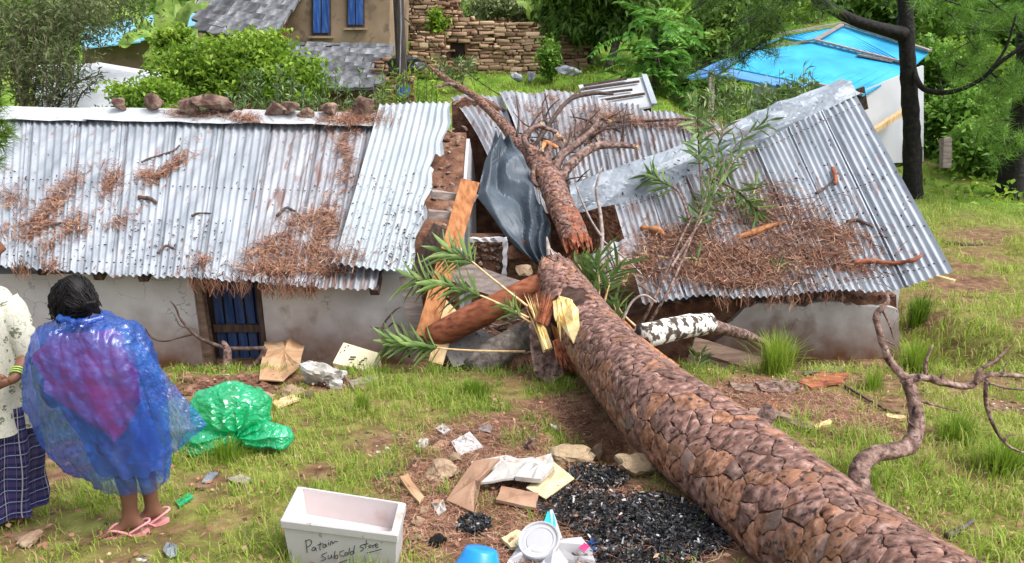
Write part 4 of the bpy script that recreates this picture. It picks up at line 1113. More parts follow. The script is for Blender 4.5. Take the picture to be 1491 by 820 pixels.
tag(recentre(mb.obj('mud_block', 'mud')), 'brown mud block behind the hanging flap', 'mud block')

# ------------------------------------------------------------------ foliage
def unit(a): return a / (np.linalg.norm(a, axis=-1, keepdims=True) + 1e-9)
def leaf_mesh(name, pos, L, Wd, m, parent=None, rnd=None, dirs=None, updir=.3, fold=.25, droop=.15):
    """one folded lance-shaped leaf (two quads' worth of faces) per point"""
    n = len(pos)
    d = unit(rng.normal(0, 1, (n, 3)) + np.array([0, 0, updir])) if dirs is None else unit(dirs)
    s = unit(np.cross(d, unit(rng.normal(0, 1, (n, 3)) * .45 + np.array([0, 0, 1.0]))))
    nn = np.cross(s, d)
    L = np.broadcast_to(L, n)[:, None]; Wd = np.broadcast_to(Wd, n)[:, None]
    m1 = pos + d * L * .45
    tip = pos + d * L - np.array([0, 0, 1.0]) * L * droop
    V = np.stack([pos, m1 + s * Wd + nn * Wd * fold, tip, m1 - s * Wd + nn * Wd * fold], 1).reshape(-1, 3)
    b = np.arange(n)[:, None] * 4
    if rnd is None: rnd = np.clip(rng.normal(.5, .2, n), 0, 1)
    return np_mesh(name, V, [b + np.array([[0, 1, 2]]), b + np.array([[0, 2, 3]])], m, parent, attr=np.repeat(rnd, 4))
def clump_points(clumps, n, sub=26, shell=.55, cr=.30):
    """points gathered in small tufts through several ellipsoids; each ellipsoid is (centre, (rx, ry, rz))"""
    P = []; Rn = []
    vol = np.array([c[1][0] * c[1][2] for c in clumps]); vol = vol / vol.sum()
    for (c, r), f in zip(clumps, vol):
        k = max(4, int(n * f)); r = np.array(r, float); c = np.array(c, float)
        ns = max(5, int(sub * (f * len(clumps)) ** .5))
        dirs = unit(rng.normal(0, 1, (ns, 3))); rad = shell + (1.05 - shell) * rng.uniform(0, 1, (ns, 1))
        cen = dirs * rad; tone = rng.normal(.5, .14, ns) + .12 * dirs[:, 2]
        w = rng.integers(0, ns, k)
        q = cen[w] + rng.normal(0, cr, (k, 3)) * np.array([1, 1, .75])
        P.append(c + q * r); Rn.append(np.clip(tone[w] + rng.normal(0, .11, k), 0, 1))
    return np.concatenate(P), np.concatenate(Rn)
def tree(name, label, cat, base, clumps, n, L, Wd, m, trunk=None, tm='bark_grey', group=None, updir=.3, droop=.15, shell=.5, cr=.3, sub=26, limbs=True, depth=.9):
    """base: (u, v, Y) of the foot; clumps: (u, v, Y, half-width px, half-height px)"""
    t = empty(name, at(*base), label, cat, group)
    C = []
    for (u, v, Y, ru, rv) in clumps:
        s = scale_at(u, v, Y); C.append((at(u, v, Y), (ru * s, ru * s * depth, rv * s)))
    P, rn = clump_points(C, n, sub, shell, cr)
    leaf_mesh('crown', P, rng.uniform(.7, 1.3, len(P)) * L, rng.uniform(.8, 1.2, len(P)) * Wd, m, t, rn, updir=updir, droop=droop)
    if trunk:
        mb = MB()
        pts = [at(u, v, Y) for (u, v, Y, r) in trunk]; rad = [r * scale_at(u, v, Y) for (u, v, Y, r) in trunk]
        mb.tube(pts, rad, 8, .08, sub=3)
        if limbs:
            for (c, r) in C:
                mb.tube([pts[-1] - (pts[-1] - pts[0]) * random.uniform(.1, .45), pts[-1].lerp(c, .5) + Vector((0, 0, .1)), c + Vector((0, 0, r[2] * .4))], [rad[-1] * .8, rad[-1] * .5, rad[-1] * .2], 6, .1, sub=3)
        mb.obj('trunk', tm, t, smooth=True)
    return t
def needles(name, cen, n, L, m, parent, r=.06, w=.0018, dirs=None, tone=.5):
    """pine needle tufts: cen (k,3) tuft centres"""
    k = len(cen); c = np.repeat(cen, n, 0); N = len(c)
    d = unit(rng.normal(0, 1, (N, 3)) + (np.repeat(dirs, n, 0) * 1.2 if dirs is not None else np.array([0, 0, .2])))
    s = unit(np.cross(d, rng.normal(0, 1, (N, 3)))) * w
    L = rng.uniform(.6, 1.1, (N, 1)) * L
    p = c + rng.normal(0, r, (N, 3))
    V = np.stack([p - s, p + s, p + d * L + s * .4], 1).reshape(-1, 3)
    rn = np.clip(np.repeat(rng.normal(tone, .15, k), n) + rng.normal(0, .12, N), 0, 1)
    return np_mesh(name, V, [np.arange(3 * N).reshape(-1, 3)], m, parent, attr=np.repeat(rn, 3))

# the wooded slope far behind reads as one mass
def far_wood():
    C = []
    rs = random.Random(3)
    for k in range(150):
        y = rs.uniform(36, 74); x = rs.uniform(-1, 1) * (6 + y * .72)
        r = rs.uniform(1.3, 2.9)
        u = 745 + x / y * 1080
        if 1040 < u < 1215 and y < 62 and rs.random() < .75: continue
        C.append((G(x, y, r * .55), (r, r, r * rs.uniform(.8, 1.25))))
    P, rn = clump_points(C, 70000, 30, .55, .28)
    o = leaf_mesh('distant_wood', P, rng.uniform(.28, .6, len(P)), rng.uniform(.09, .19, len(P)), 'leaf_mid', None, rn)
    tag(o, 'green wooded hillside far behind the houses', 'woodland', kind='stuff')
    # low growth on the slopes and round the ruins
    x = rng.uniform(-24, 26, 60000); y = rng.uniform(17.5, 46, 60000)
    f = fbm(x * .45, y * .45, 4, 60)
    lawn = (x > -2.0) & (x < 5.6) & (y < 29.5)
    k = (rng.uniform(0, 1, len(x)) < sstep(.46, .62, f) * np.where(lawn, .0, 1.0)) & (np.abs(x) < 2 + y * .74)
    x, y, f = x[k], y[k], f[k]
    P = np.stack([x, y, gz(x, y) + rng.uniform(0, 1, len(x)) * .55 * sstep(.46, .7, f)], 1)
    o = leaf_mesh('undergrowth', P, rng.uniform(.10, .26, len(P)), rng.uniform(.03, .07, len(P)), 'leaf_bright', None, np.clip(.45 + (f - .5) + rng.normal(0, .2, len(x)), 0, 1), updir=.8)
    tag(o, 'low green weeds covering the slope behind the houses', 'weeds', kind='stuff')
far_wood()

# ------------------------------------------------------------------ stone ruins
def stone_wall(name, label, poly, Y, th, sw=.30, sh=.11, hole=None, cat='wall', group=None, seed=0, m='stone', yaw=0):
    """a dry-stone wall: poly in photo pixels at depth Y; stones stand proud of a mud core"""
    P = [at(u, v, Y) for (u, v) in poly]
    if yaw:
        c0 = P[0].x
        P = [q + Vector((0, (q.x - c0) * yaw, 0)) for q in P]
    t = empty(name, ((P[0] + P[-1]) / 2), label, cat, group)
    MB().prism([q + Vector((0, .06, 0)) for q in P], (0, th - .06, 0)).obj('core', 'mud', t)
    x0 = min(q.x for q in P); x1 = max(q.x for q in P); z0 = min(q.z for q in P); z1 = max(q.z for q in P)
    def inside(x, z):
        c = False; n = len(P)
        for k in range(n):
            a, b = P[k], P[(k + 1) % n]
            if (a.z > z) != (b.z > z) and x < (b.x - a.x) * (z - a.z) / (b.z - a.z) + a.x: c = not c
        return c
    if hole:
        h0, h1 = at(hole[0], hole[1], Y), at(hole[2], hole[3], Y)
    rs = random.Random(seed); V = []; F = []; A = []
    z = z0; row = 0
    while z < z1:
        h = sh * rs.uniform(.6, 1.6); x = x0 - rs.uniform(0, sw)
        while x < x1:
            w = sw * rs.uniform(.35, 1.9); cx, cz = x + w / 2, z + h / 2
            if inside(cx, cz) and not (hole and h0.x - .03 < cx < h1.x + .03 and h1.z < cz < h0.z):
                d = rs.uniform(.03, .12); y = Y + (cx - P[0].x) * yaw
                o = len(V); g = .014
                for (yy, e) in ((y + .08, 0), (y - d * .7, 0), (y - d, .035)):
                    for (sx, sz) in ((0, 0), (1, 0), (1, 1), (0, 1)):
                        V.append((x + g + e + (w - 2 * g - 2 * e) * sx + rs.uniform(-.035, .035), yy + rs.uniform(-.03, .03), z + .10 * mn.noise(Vector((x * 1.1, z * .5, seed))) + g * .6 + e * .5 + (h - g * 1.2 - e) * sz + rs.uniform(-.026, .026)))
                for b in (0, 4):
                    for k in range(4): F.append((o + b + k, o + b + (k + 1) % 4, o + b + 4 + (k + 1) % 4, o + b + 4 + k))
                F.append((o + 8, o + 9, o + 10, o + 11))
                A += [min(1, max(0, rs.gauss(.5, .25)))] * 12
            x += w
        z += h; row += 1
    tag(np_mesh('stones', np.array(V), [np.array(F)], m, t, attr=np.array(A)), kind='stuff')
    if hole:
        MB().prism([Vector((h0.x, Y + .055, h0.z)), Vector((h1.x, Y + .055, h0.z)), Vector((h1.x, Y + .055, h1.z)), Vector((h0.x, Y + .055, h1.z))], (0, -.002, 0)).obj('opening', 'void_shade', t)  # flat near-black panel painted in for the shaded inside of the hole
    return t
stone_wall('ruined_wall', 'tall dry-stone ruin with a small dark square opening', [(648, 118), (648, 4), (664, 2), (676, 28), (770, 34), (784, 48), (788, 118)], 29.5, .6, hole=(656, 62, 677, 86), seed=1)
stone_wall('ruined_wall', 'stone side wall stepping down towards the forked bush', [(788, 108), (788, 52), (812, 60), (838, 38), (852, 60), (858, 108)], 30.6, .5, seed=2, sw=.34)
stone_wall('ruined_wall', 'reddish stone house wall behind the square-holed ruin', [(588, 60), (588, -30), (640, -30), (662, -8), (668, 60)], 34, .5, seed=3, sw=.32, sh=.13)
stone_wall('ruined_wall', 'low broken stone terrace between the pole and the tall ruin', [(592, 108), (596, 62), (618, 52), (648, 48), (648, 108)], 28.6, .5, seed=4)
stone_wall('ruined_wall', 'stone bank overgrown with weeds above the tall ruin', [(700, 50), (705, 12), (760, 2), (800, 16), (840, 30), (840, 50)], 36, .5, seed=5, sw=.36, sh=.15)
stone_wall('ruined_wall', 'short stone gable under the lower slate roof', [(540, 165), (545, 88), (562, 82), (600, 108), (604, 165)], 21.3, .4, seed=6, sw=.22, sh=.09)
timber('door_post', 'dark upright timber in the wall above the ruin', (748, 30, 35.0), (748, -25, 35.0), 11, 9, 'wood_dark', up=(0, 1, 0), cat='post')

# ------------------------------------------------------------------ village houses behind
def slates(parent, TL, TR, BR, BL, nr, w, m='slate', seed=0, cap=300):
    """overlapping stone slates on the quad, each its own piece sharing a few meshes"""
    rs = random.Random(seed)
    nrm = (TR - TL).cross(BL - TL).normalized()
    if nrm.z < 0: nrm = -nrm
    protos = []
    for k in range(5):
        mb = MB(); h = .5
        pts = [(-.5, -.5), (.5 + rs.uniform(-.06, .06), -.5 + rs.uniform(-.1, .1)), (.48, .5), (-.48, .5)]
        pts.insert(1, (rs.uniform(-.2, .2), -.5 + rs.uniform(-.14, .02)))
        mb.prism([Vector((x, y, 0)) for (x, y) in pts], (0, 0, 1)); me = bpy.data.meshes.new('slate'); me.from_pydata(mb.v, [], mb.f); setmat(me, m); protos.append(me)
    cnt = 0
    up = (TL - BL).normalized()
    for r in range(nr):
        t0 = r / nr; a = BL.lerp(TL, t0); b = BR.lerp(TR, t0); L = (b - a).length; n = max(1, int(L / w)); xh = (b - a).normalized(); ln = (TL - BL).length / nr
        for k in range(n):
            if cnt >= cap: return
            c = a + xh * ((k + .5 + (.5 if r % 2 else 0) * .9 + rs.uniform(-.1, .1)) * L / n) + up * ln * .6
            o = bpy.data.objects.new('slate', rs.choice(protos)); COL.objects.link(o); o.parent = parent
            z = (nrm + up * rs.uniform(-.26, -.08) + xh * rs.uniform(-.06, .06)).normalized(); x = (xh - z * xh.dot(z)).normalized(); y = z.cross(x)
            M = Matrix((x * (L / n * rs.uniform(.9, 1.1)), y * ln * 1.5, z * rs.uniform(.05, .11))).transposed().to_4x4(); M.translation = c + nrm * (.04 + .02 * rs.random())
            o.matrix_world = M if parent.parent is None and False else M
            o.matrix_parent_inverse = Matrix.Translation(-Vector(parent.location)); o.matrix_basis = M
            cnt += 1
H1 = empty('clay_house', at(490, 70, 27), 'clay-rendered house with two tall blue shutters and a slate lean-to', 'house')
w = [at(u, v, 27) for (u, v) in ((416, 78), (416, -120), (570, -120), (566, 82))]
MB().prism(w, (0, 5, 0)).obj('wall', 'clay_wall', H1)
for (a, b, c, d) in ((456, -18, 480, 50), (507, -30, 529, 38)):
    win = MB().prism([at(a - 2, b, 26.98), at(c + 2, b, 26.98), at(c + 2, d + 2, 26.98), at(a - 2, d + 2, 26.98)], (0, -.06, 0)).obj('window_frame', 'wood_dark', H1)
    for k in range(2):
        x0 = a + (c - a) * (k * .52 + .02); x1 = x0 + (c - a) * .44
        MB().prism([at(x0, b + 3, 26.90), at(x1, b + 3, 26.90), at(x1, d - 2, 26.90), at(x0, d - 2, 26.90)], (0, -.04, 0)).obj('shutter', 'blue_paint', win)
    q0, q1 = at(a - 6, d + 4, 26.9), at(c + 6, d + 4, 26.9)
    MB().beam(q0, q1, .14, .07).obj('sill', 'clay_wall', win)
TL, TR, BR, BL = at(276, -22, 28.5), at(452, -22, 27.6), at(392, 58, 24.6), at(292, 44, 25.2)
MB().prism([TL, TR, BR, BL], (0, 0, -.08)).obj('roof_deck', 'wood_dark', H1)
slates(H1, TL, TR, BR, BL, 10, .44, seed=2)
MB().prism([at(388, 46, 25.2), at(420, 20, 26.9), at(420, 90, 26.9), at(388, 90, 25.2)], (-.4, .3, 0)).obj('lean_to_wall', 'mud', H1)
MB().prism([at(300, 40, 25.4), at(392, 52, 25.0), at(392, 110, 25.0), at(300, 110, 25.4)], (0, .4, 0)).obj('lean_to_wall', 'clay_wall', H1)
H2 = empty('slate_hut', at(460, 140, 21.5), 'low stone hut with a pale slate roof among the shrubs', 'house')
TL, TR, BR, BL = at(330, 66, 23.2), at(566, 76, 22.9), at(548, 132, 20.7), at(318, 128, 21.0)
MB().prism([TL, TR, BR, BL], (0, 0, -.1)).obj('roof_deck', 'wood_dark', H2)
slates(H2, TL, TR, BR, BL, 8, .46, seed=3, cap=180)
for k in range(13):
    q = TL.lerp(TR, (k + .5) / 13) + Vector((0, .05, .10))
    MB().box(q, (.36, .34, .045), M=Matrix.Rotation(random.uniform(-.1, .1), 3, 'X') @ Matrix.Rotation(random.uniform(-.3, .3), 3, 'Z'), jit=.03).obj('ridge_slate', 'slate', H2)
MB().prism([at(330, 120, 21.2), at(545, 126, 21.0), at(545, 190, 21.0), at(330, 190, 21.2)], (0, .3, 0)).obj('wall', 'mud', H2)
MB().prism([at(330, 66, 23.4) + Vector((0, 0, -.05)), at(566, 76, 23.1) + Vector((0, 0, -.05)), at(566, 160, 23.1), at(330, 160, 23.4)], (0, .3, 0)).obj('wall', 'mud', H2)
# blue-roofed house
H3 = empty('blue_roof_house', at(1280, 220, 20.5), 'white house with a bright blue sheet roof behind the pine', 'house')
def plate(name, pts, m, parent, off=(0, 0, -.05)):
    return MB().prism([at(*q) for q in pts], off).obj(name, m, parent)
plate('roof_panel', [(1136, 54, 25.5), (1228, 37, 26.0), (1352, 76, 22.6), (1330, 96, 22.0), (1188, 62, 24.2)], 'blue_roof', H3)
plate('roof_panel', [(1085, 76, 24.0), (1186, 62, 24.15), (1330, 98, 21.95), (1256, 138, 20.4), (1180, 122, 21.0), (1062, 98, 22.6)], 'blue_roof', H3)
plate('roof_panel', [(1000, 112, 22.6), (1062, 98, 22.55), (1084, 76, 23.9), (1135, 55, 25.3), (1040, 92, 23.4)], 'blue_edge', H3)
plate('roof_panel', [(1004, 114, 22.3), (1062, 100, 22.4), (1180, 124, 20.9), (1170, 133, 20.6), (1056, 110, 22.0)], 'blue_edge', H3)
for (a, b) in (((1186, 60, 24.1), (1332, 97, 21.9)), ((1130, 52, 25.4), (1228, 35, 25.9)), ((1228, 36, 25.9), (1354, 76, 22.5)), ((1128, 68, 24.2), (1186, 60, 24.1)),
               ((1188, 60, 24.1), (1226, 38, 25.8)), ((1178, 122, 20.9), (1256, 140, 20.35)), ((1248, 82, 22.9), (1300, 92, 22.3))):
    MB().beam(at(*a) + Vector((0, 0, .04)), at(*b) + Vector((0, 0, .04)), .14, .05, n=2, jit=.006).obj('ridge_strip', 'wood_grey', H3)
for k in range(1, 14):      # ribs pressed into the blue sheets
    f = k / 14
    for (a0, a1, b0, b1) in (((1090, 77, 23.95), (1328, 99, 21.97), (1066, 99, 22.6), (1256, 137, 20.45)), ((1140, 54, 25.45), (1228, 39, 25.9), (1190, 62, 24.2), (1330, 95, 22.05)) if k < 9 else ((1142, 54, 25.4), (1226, 40, 25.85), (1192, 62, 24.2), (1328, 95, 22.05))):
        MB().beam(at(*a0).lerp(at(*a1), f) + Vector((0, 0, .012)), at(*b0).lerp(at(*b1), f) + Vector((0, 0, .012)), .05, .03).obj('rib', 'blue_roof', H3)
plate('wall', [(1256, 132, 20.6), (1345, 96, 21.8), (1345, 235, 21.8), (1256, 240, 20.6)], 'white_wall', H3, (.1, .3, 0))
plate('wall', [(1100, 118, 21.9), (1254, 134, 20.62), (1254, 240, 20.62), (1100, 235, 21.9)], 'white_wall', H3, (0, .3, 0))
MB().beam(at(1252, 128, 20.5), at(1258, 160, 20.55), .2, .08, up=(0, 1, 0)).obj('door_frame', 'wood_dark', H3)
MB().beam(at(1250, 205, 20.3), at(1316, 162, 20.9), .14, .12).obj('prop', 'wood_pale', H3)
MB().beam(at(1035, 165, 21.6), at(1036, 106, 22.0), .14, .14, up=(0, 1, 0)).obj('porch_post', 'wood_grey', H3)
H4 = empty('pale_blue_house', at(210, 70, 31), 'far house with a faded blue roof behind the banana plants', 'house')
plate('roof_panel', [(196, 28, 31.5), (285, 6, 33), (292, 34, 30.5), (205, 58, 29.2)], 'blue_roof_pale', H4)
plate('roof_panel', [(120, 40, 30), (196, 28, 31.4), (205, 60, 29.1), (118, 70, 28.6)], 'blue_roof_pale', H4)
plate('wall', [(120, 68, 29.2), (290, 40, 30.9), (290, 105, 30.9), (120, 110, 29.2)], 'clay_wall', H4, (0, .3, 0))
H5 = empty('white_roof_house', at(150, 170, 17), 'house with a smooth white roof behind the long house ridge', 'house')
plate('roof_panel', [(40, 96, 20.5), (140, 92, 20.6), (246, 110, 20.0), (196, 133, 18.2), (200, 172, 16.2), (60, 172, 16.2)], 'white_cap', H5)
plate('roof_panel', [(140, 90, 20.65), (246, 108, 20.05), (244, 114, 19.7), (138, 97, 20.2)], 'white_wall', H5)
plate('wall', [(60, 168, 16.6), (200, 168, 16.6), (200, 240, 16.6), (60, 240, 16.6)], 'clay_wall', H5, (0, .3, 0))
H6 = empty('white_shed', at(900, 150, 17.8), 'small shed with a white sheet roof crossed by dark battens', 'shed')
rf = plate('roof', [(842, 124, 18.6), (938, 112, 19.0), (952, 154, 17.2), (862, 168, 16.8)], 'white_cap', H6, (0, 0, -.04))
for (a, b) in (((850, 128, 18.4), (912, 118, 18.7)), ((846, 134, 18.1), (930, 122, 18.5)), ((852, 142, 17.7), (920, 134, 18.0)), ((872, 150, 17.4), (938, 140, 17.75))):
    MB().beam(at(*a) + Vector((0, 0, .05)), at(*b) + Vector((0, 0, .05)), .07, .05).obj('batten', 'wood_dark', rf)
MB().beam(at(938, 111, 18.95) + Vector((0, 0, .03)), at(953, 154, 17.15) + Vector((0, 0, .03)), .12, .04).obj('edge_strip', 'zinc_new', rf)
plate('wall', [(866, 164, 17.0), (948, 152, 17.3), (948, 230, 17.3), (866, 230, 17.0)], 'void_shade', H6, (0, .9, 0))  # near-black block painted in as the dark space below the roof

# pole, wire, covered heaps
UP = empty('utility_pole', G(at(590, 200, 17).x, 17), 'dark weathered wooden pole with a blue tie beside the loose sheet', 'pole')
a = at(592, 250, 17); b = at(577, -60, 17.2)
MB().tube([a, a.lerp(b, .4), b], [.13, .12, .105], 12, .04, sub=4).obj('shaft', 'pole_wood', UP, smooth=True)
c = a.lerp(b, .4); MB().tube([c + Vector((0, 0, -.12)), c + Vector((0, 0, .1))], .145, 12, .03).obj('tie', 'blue_paint', UP)
MB().tube([at(582, 110, 16.85), at(584, 40, 16.85), at(582, -60, 16.9)], .012, 5).obj('wire', 'zinc_worn', UP)
pts = [at(582, 20, 17.2).lerp(at(860, 175, 22), k / 12) + Vector((0, 0, -.6 * math.sin(math.pi * k / 12))) for k in range(13)]
tag(recentre(MB().tube(pts, .012, 4).obj('cable', 'wood_dark')), 'thin dark cable sagging from the pole past the ruin', 'cable')
def bundle(name, label, u, v, Y, w, h, m, seed, cat='bundle'):
    s = scale_at(u, v, Y); o = MB().rock(at(u, v, Y), (w * s, w * s * .7, h * s), seed, sub=3, rough=.35).obj(name, m)
    tag(recentre(o), label, cat)
bundle('tarp_heap', 'black tarpaulin draped behind the wooden pole', 598, 98, 20.5, 34, 17, 'tarp_black', 4, 'tarpaulin')
bundle('wrapped_bundle', 'grey plastic-wrapped bundle under the forked bush', 824, 102, 27, 22, 10, 'tarp_grey', 5)
bundle('wrapped_bundle', 'pale grey wrapped sack at the foot of the stone ruin', 752, 112, 27.5, 11, 10, 'tarp_grey', 6)
bundle('wrapped_bundle', 'bluish wrapped sack beside the pale grey sack', 774, 110, 27.8, 8, 9, 'tarp_grey', 8)
timber('grey_post', 'grey stump of a post in the greenery behind the pine', (1376, 245, 19.5), (1377, 200, 19.7), 12, 12, 'wood_grey', up=(0, 1, 0), cat='post')

# ------------------------------------------------------------------ trees and shrubs one can tell apart
tree('slender_tree', 'slender leaning tree with a forked grey trunk above the lawn', 'tree', (886, 98, 30), [(900, 20, 30.5, 52, 34), (850, 25, 30.5, 40, 36), (935, 5, 31, 40, 30), (880, -40, 30, 80, 40)], 5200, .34, .07, 'leaf_deep',
     trunk=[(886, 100, 30, 7), (898, 60, 30.1, 6), (906, 20, 30.2, 5), (905, -30, 30.3, 4)], updir=-.3, droop=.3)
tree('slender_tree', 'dark straight tree beside the stone side wall', 'tree', (857, 96, 31.5), [(842, 20, 32, 42, 40), (820, -5, 32, 36, 30), (870, -20, 32, 40, 30)], 3600, .34, .07, 'leaf_mid',
     trunk=[(857, 98, 31.5, 8), (854, 50, 31.6, 7), (850, 0, 31.7, 5)], updir=-.3, droop=.3)
tree('round_tree', 'dense mid-green tree behind the feathery one', 'tree', (1040, 120, 28.5), [(1055, 55, 28.5, 52, 48), (1010, 85, 28, 40, 40), (1100, 85, 28.5, 35, 30), (1060, 10, 29.5, 48, 30)], 8200, .24, .06, 'leaf_deep', trunk=[(1040, 140, 28.5, 6), (1045, 90, 28.5, 5)])
tree('round_tree', 'yellow-green tree on the slope above the blue roof', 'tree', (1140, 60, 40), [(1140, 22, 40, 40, 24), (1190, 10, 41, 36, 22)], 2600, .34, .09, 'leaf_bright')
tree('round_tree', 'dark tree crown behind the top of the black pine', 'tree', (1290, 60, 34), [(1295, 10, 34, 48, 32), (1250, 0, 36, 34, 24)], 4200, .32, .09, 'leaf_deep', trunk=[(1290, 80, 34, 6), (1290, 30, 34, 5)])
tree('round_tree', 'tall leafy tree above the far pine', 'tree', (1430, 70, 36), [(1420, 20, 36, 70, 40), (1490, 40, 35, 60, 50)], 5000, .34, .09, 'leaf_mid', trunk=[(1430, 120, 36, 6), (1430, 50, 36, 5)])
for (lab, b, cl, n, m) in (
        ('broad bright shrub right behind the black pine trunk', (1390, 225, 22.5), [(1392, 175, 22.5, 52, 46), (1360, 110, 24, 34, 40)], 6500, 'leaf_mid'),
        ('yellow-green shrub above the broad bright one', (1420, 120, 26), [(1420, 100, 26, 52, 38), (1470, 130, 25, 40, 46)], 5200, 'leaf_bright'),
        ('deep green shrub beside the far pine foot', (1450, 235, 20.5), [(1440, 215, 20.5, 48, 36), (1486, 200, 21, 36, 46)], 4600, 'leaf_mid'),
        ('dark hedge shrub against the white house wall', (1225, 200, 18.5), [(1165, 160, 18.5, 44, 30)], 2600, 'leaf_deep')):
    tree('shrub', lab, 'shrub', b, cl, n, .20, .062, m, trunk=[(b[0], b[1] + 6, b[2], 4), (b[0], b[1] - 30, b[2], 3)])
# oleander clumps, lance leaves
def spear_bush(name, label, stems, n, L, Wd, m='leaf_spear', tm='twig', cat='shrub', r0=.012, spread=.3, tone=.5):
    """stems: lists of (u, v, Y); leaves whorl round the upper part of each stem"""
    t = empty(name, at(*stems[0][0]), label, cat); mb = MB(); P = []; D = []
    for st in stems:
        pts = [at(*q) for q in st]; mb.tube(pts, [r0 * (1 - .7 * k / max(1, len(pts) - 1)) for k in range(len(pts))], 5, .1, sub=3)
        for k in range(n):
            f = random.uniform(.3, 1.0) * (len(pts) - 1); i = min(len(pts) - 2, int(f)); q = pts[i].lerp(pts[i + 1], f - i); d = (pts[i + 1] - pts[i]).normalized()
            P.append(q + Vector((random.gauss(0, spread * .12), random.gauss(0, spread * .12), random.gauss(0, spread * .12))))
            D.append(d * random.uniform(.2, .9) + Vector((random.gauss(0, .6), random.gauss(0, .6), random.gauss(0, .5))))
    mb.obj('stem', tm, t, smooth=True)
    N = len(P); leaf_mesh('foliage', np.array([tuple(q) for q in P]), rng.uniform(.7, 1.2, N) * L, rng.uniform(.8, 1.2, N) * Wd, m, t, np.clip(rng.normal(tone, .2, N), 0, 1), dirs=np.array([tuple(q) for q in D]), droop=.12)
    return t
def stems_over(u0, u1, vb, v0, v1, Y, k, seed, lean=20):
    rs = random.Random(seed); out = []
    for i in range(k):
        u = u0 + (u1 - u0) * (i + rs.uniform(.1, .9)) / k; v = rs.uniform(v0, v1); du = rs.uniform(-lean, lean); y = Y + rs.uniform(-.5, .6)
        out.append([(u - du, vb, y), (u - du * .3, (vb + v) / 2 + 4, y), (u, v, y)])
    return out
spear_bush('oleander_bush', 'dusty dark oleander thicket behind the white ridge end', stems_over(-20, 110, 190, 10, 110, 14.6, 26, 1, 40), 60, .19, .016, 'leaf_olive', r0=.016, tone=.45)
spear_bush('oleander_bush', 'thin dark-leaved sapling leaning across the white roof', [[(58, 175, 14.8), (85, 120, 14.9), (108, 60, 15), (112, 0, 15)], [(80, 165, 14.6), (104, 125, 14.6), (148, 108, 14.6)], [(105, 170, 14.5), (118, 138, 14.5), (140, 118, 14.5)], [(70, 170, 14.5), (85, 140, 14.5), (90, 120, 14.5)]], 60, .16, .013, 'leaf_olive', tone=.2, r0=.02)
tree('olive_tree', 'grey-green fine-leaved tree above the dusty oleander', 'tree', (40, 160, 16), [(30, 40, 16.5, 75, 55), (100, 30, 17, 62, 40), (60, 90, 16, 60, 30), (150, 10, 19, 60, 30)], 9500, .14, .018, 'leaf_olive', trunk=[(30, 190, 16, 6), (38, 110, 16.2, 5), (30, 30, 16.4, 3)], tm='twig', cr=.35)
tree('bright_shrub', 'largest yellow-green shrub behind the ridge stones', 'shrub', (330, 170, 15.6), [(345, 95, 15.6, 66, 42), (285, 105, 15.8, 52, 38), (420, 120, 15.2, 52, 34), (380, 70, 16, 40, 24), (255, 65, 16.6, 24, 30)], 9000, .135, .034, 'leaf_bright', trunk=[(330, 200, 15.6, 3), (335, 120, 15.6, 2)], updir=.7, droop=.25, tm='twig', cr=.26, sub=40)
tree('bright_shrub', 'low yellow-green shrub behind the square red-brown stone', 'shrub', (215, 165, 14.2), [(212, 138, 14.2, 40, 24)], 2000, .11, .028, 'leaf_bright', trunk=[(215, 190, 14.2, 3), (213, 150, 14.2, 2)], updir=.6, tm='twig')
tree('bright_shrub', 'light green bush on the stone terrace by the pole', 'shrub', (640, 48, 29.4), [(637, 34, 29.4, 13, 16)], 500, .2, .05, 'leaf_bright')
tree('bright_shrub', 'leafy bush growing at the corner of the stone ruin', 'shrub', (803, 100, 28.2), [(800, 86, 28.2, 17, 22)], 900, .16, .05, 'leaf_mid', trunk=[(803, 118, 28.2, 2), (801, 90, 28.2, 2)])
tree('bright_shrub', 'pale weedy bush on top of the stone bank', 'shrub', (722, 26, 34.5), [(712, 16, 34.5, 34, 15), (760, 14, 34.5, 30, 14), (800, 20, 34.5, 30, 14)], 2600, .22, .05, 'leaf_olive', updir=.8)
spear_bush('weed_clump', 'dark green lance-leaved weeds crowding behind the ridge', stems_over(330, 560, 190, 95, 150, 13.9, 34, 5, 16), 34, .15, .013, 'leaf_spear', tone=.38)
spear_bush('weed_clump', 'bright lance-leaved weeds around the foot of the pole', stems_over(552, 640, 180, 78, 130, 15.2, 14, 6, 10), 30, .17, .018, 'leaf_bright', tone=.6)
spear_bush('weed_clump', 'lance-leaved weeds below the opening of the stone ruin', stems_over(636, 690, 125, 80, 110, 27.0, 10, 7, 8), 26, .3, .03, 'leaf_spear', tone=.4)
spear_bush('oleander_bush', 'oleander bush behind the flashing of the broken roof', stems_over(1040, 1195, 215, 88, 165, 14.2, 30, 8, 22), 44, .17, .015, 'leaf_spear', tone=.42)
spear_bush('oleander_bush', 'small pale oleander shoot beside the porch post', stems_over(1000, 1050, 200, 118, 150, 14.6, 6, 9, 10), 30, .18, .018, 'leaf_spear', tone=.8)
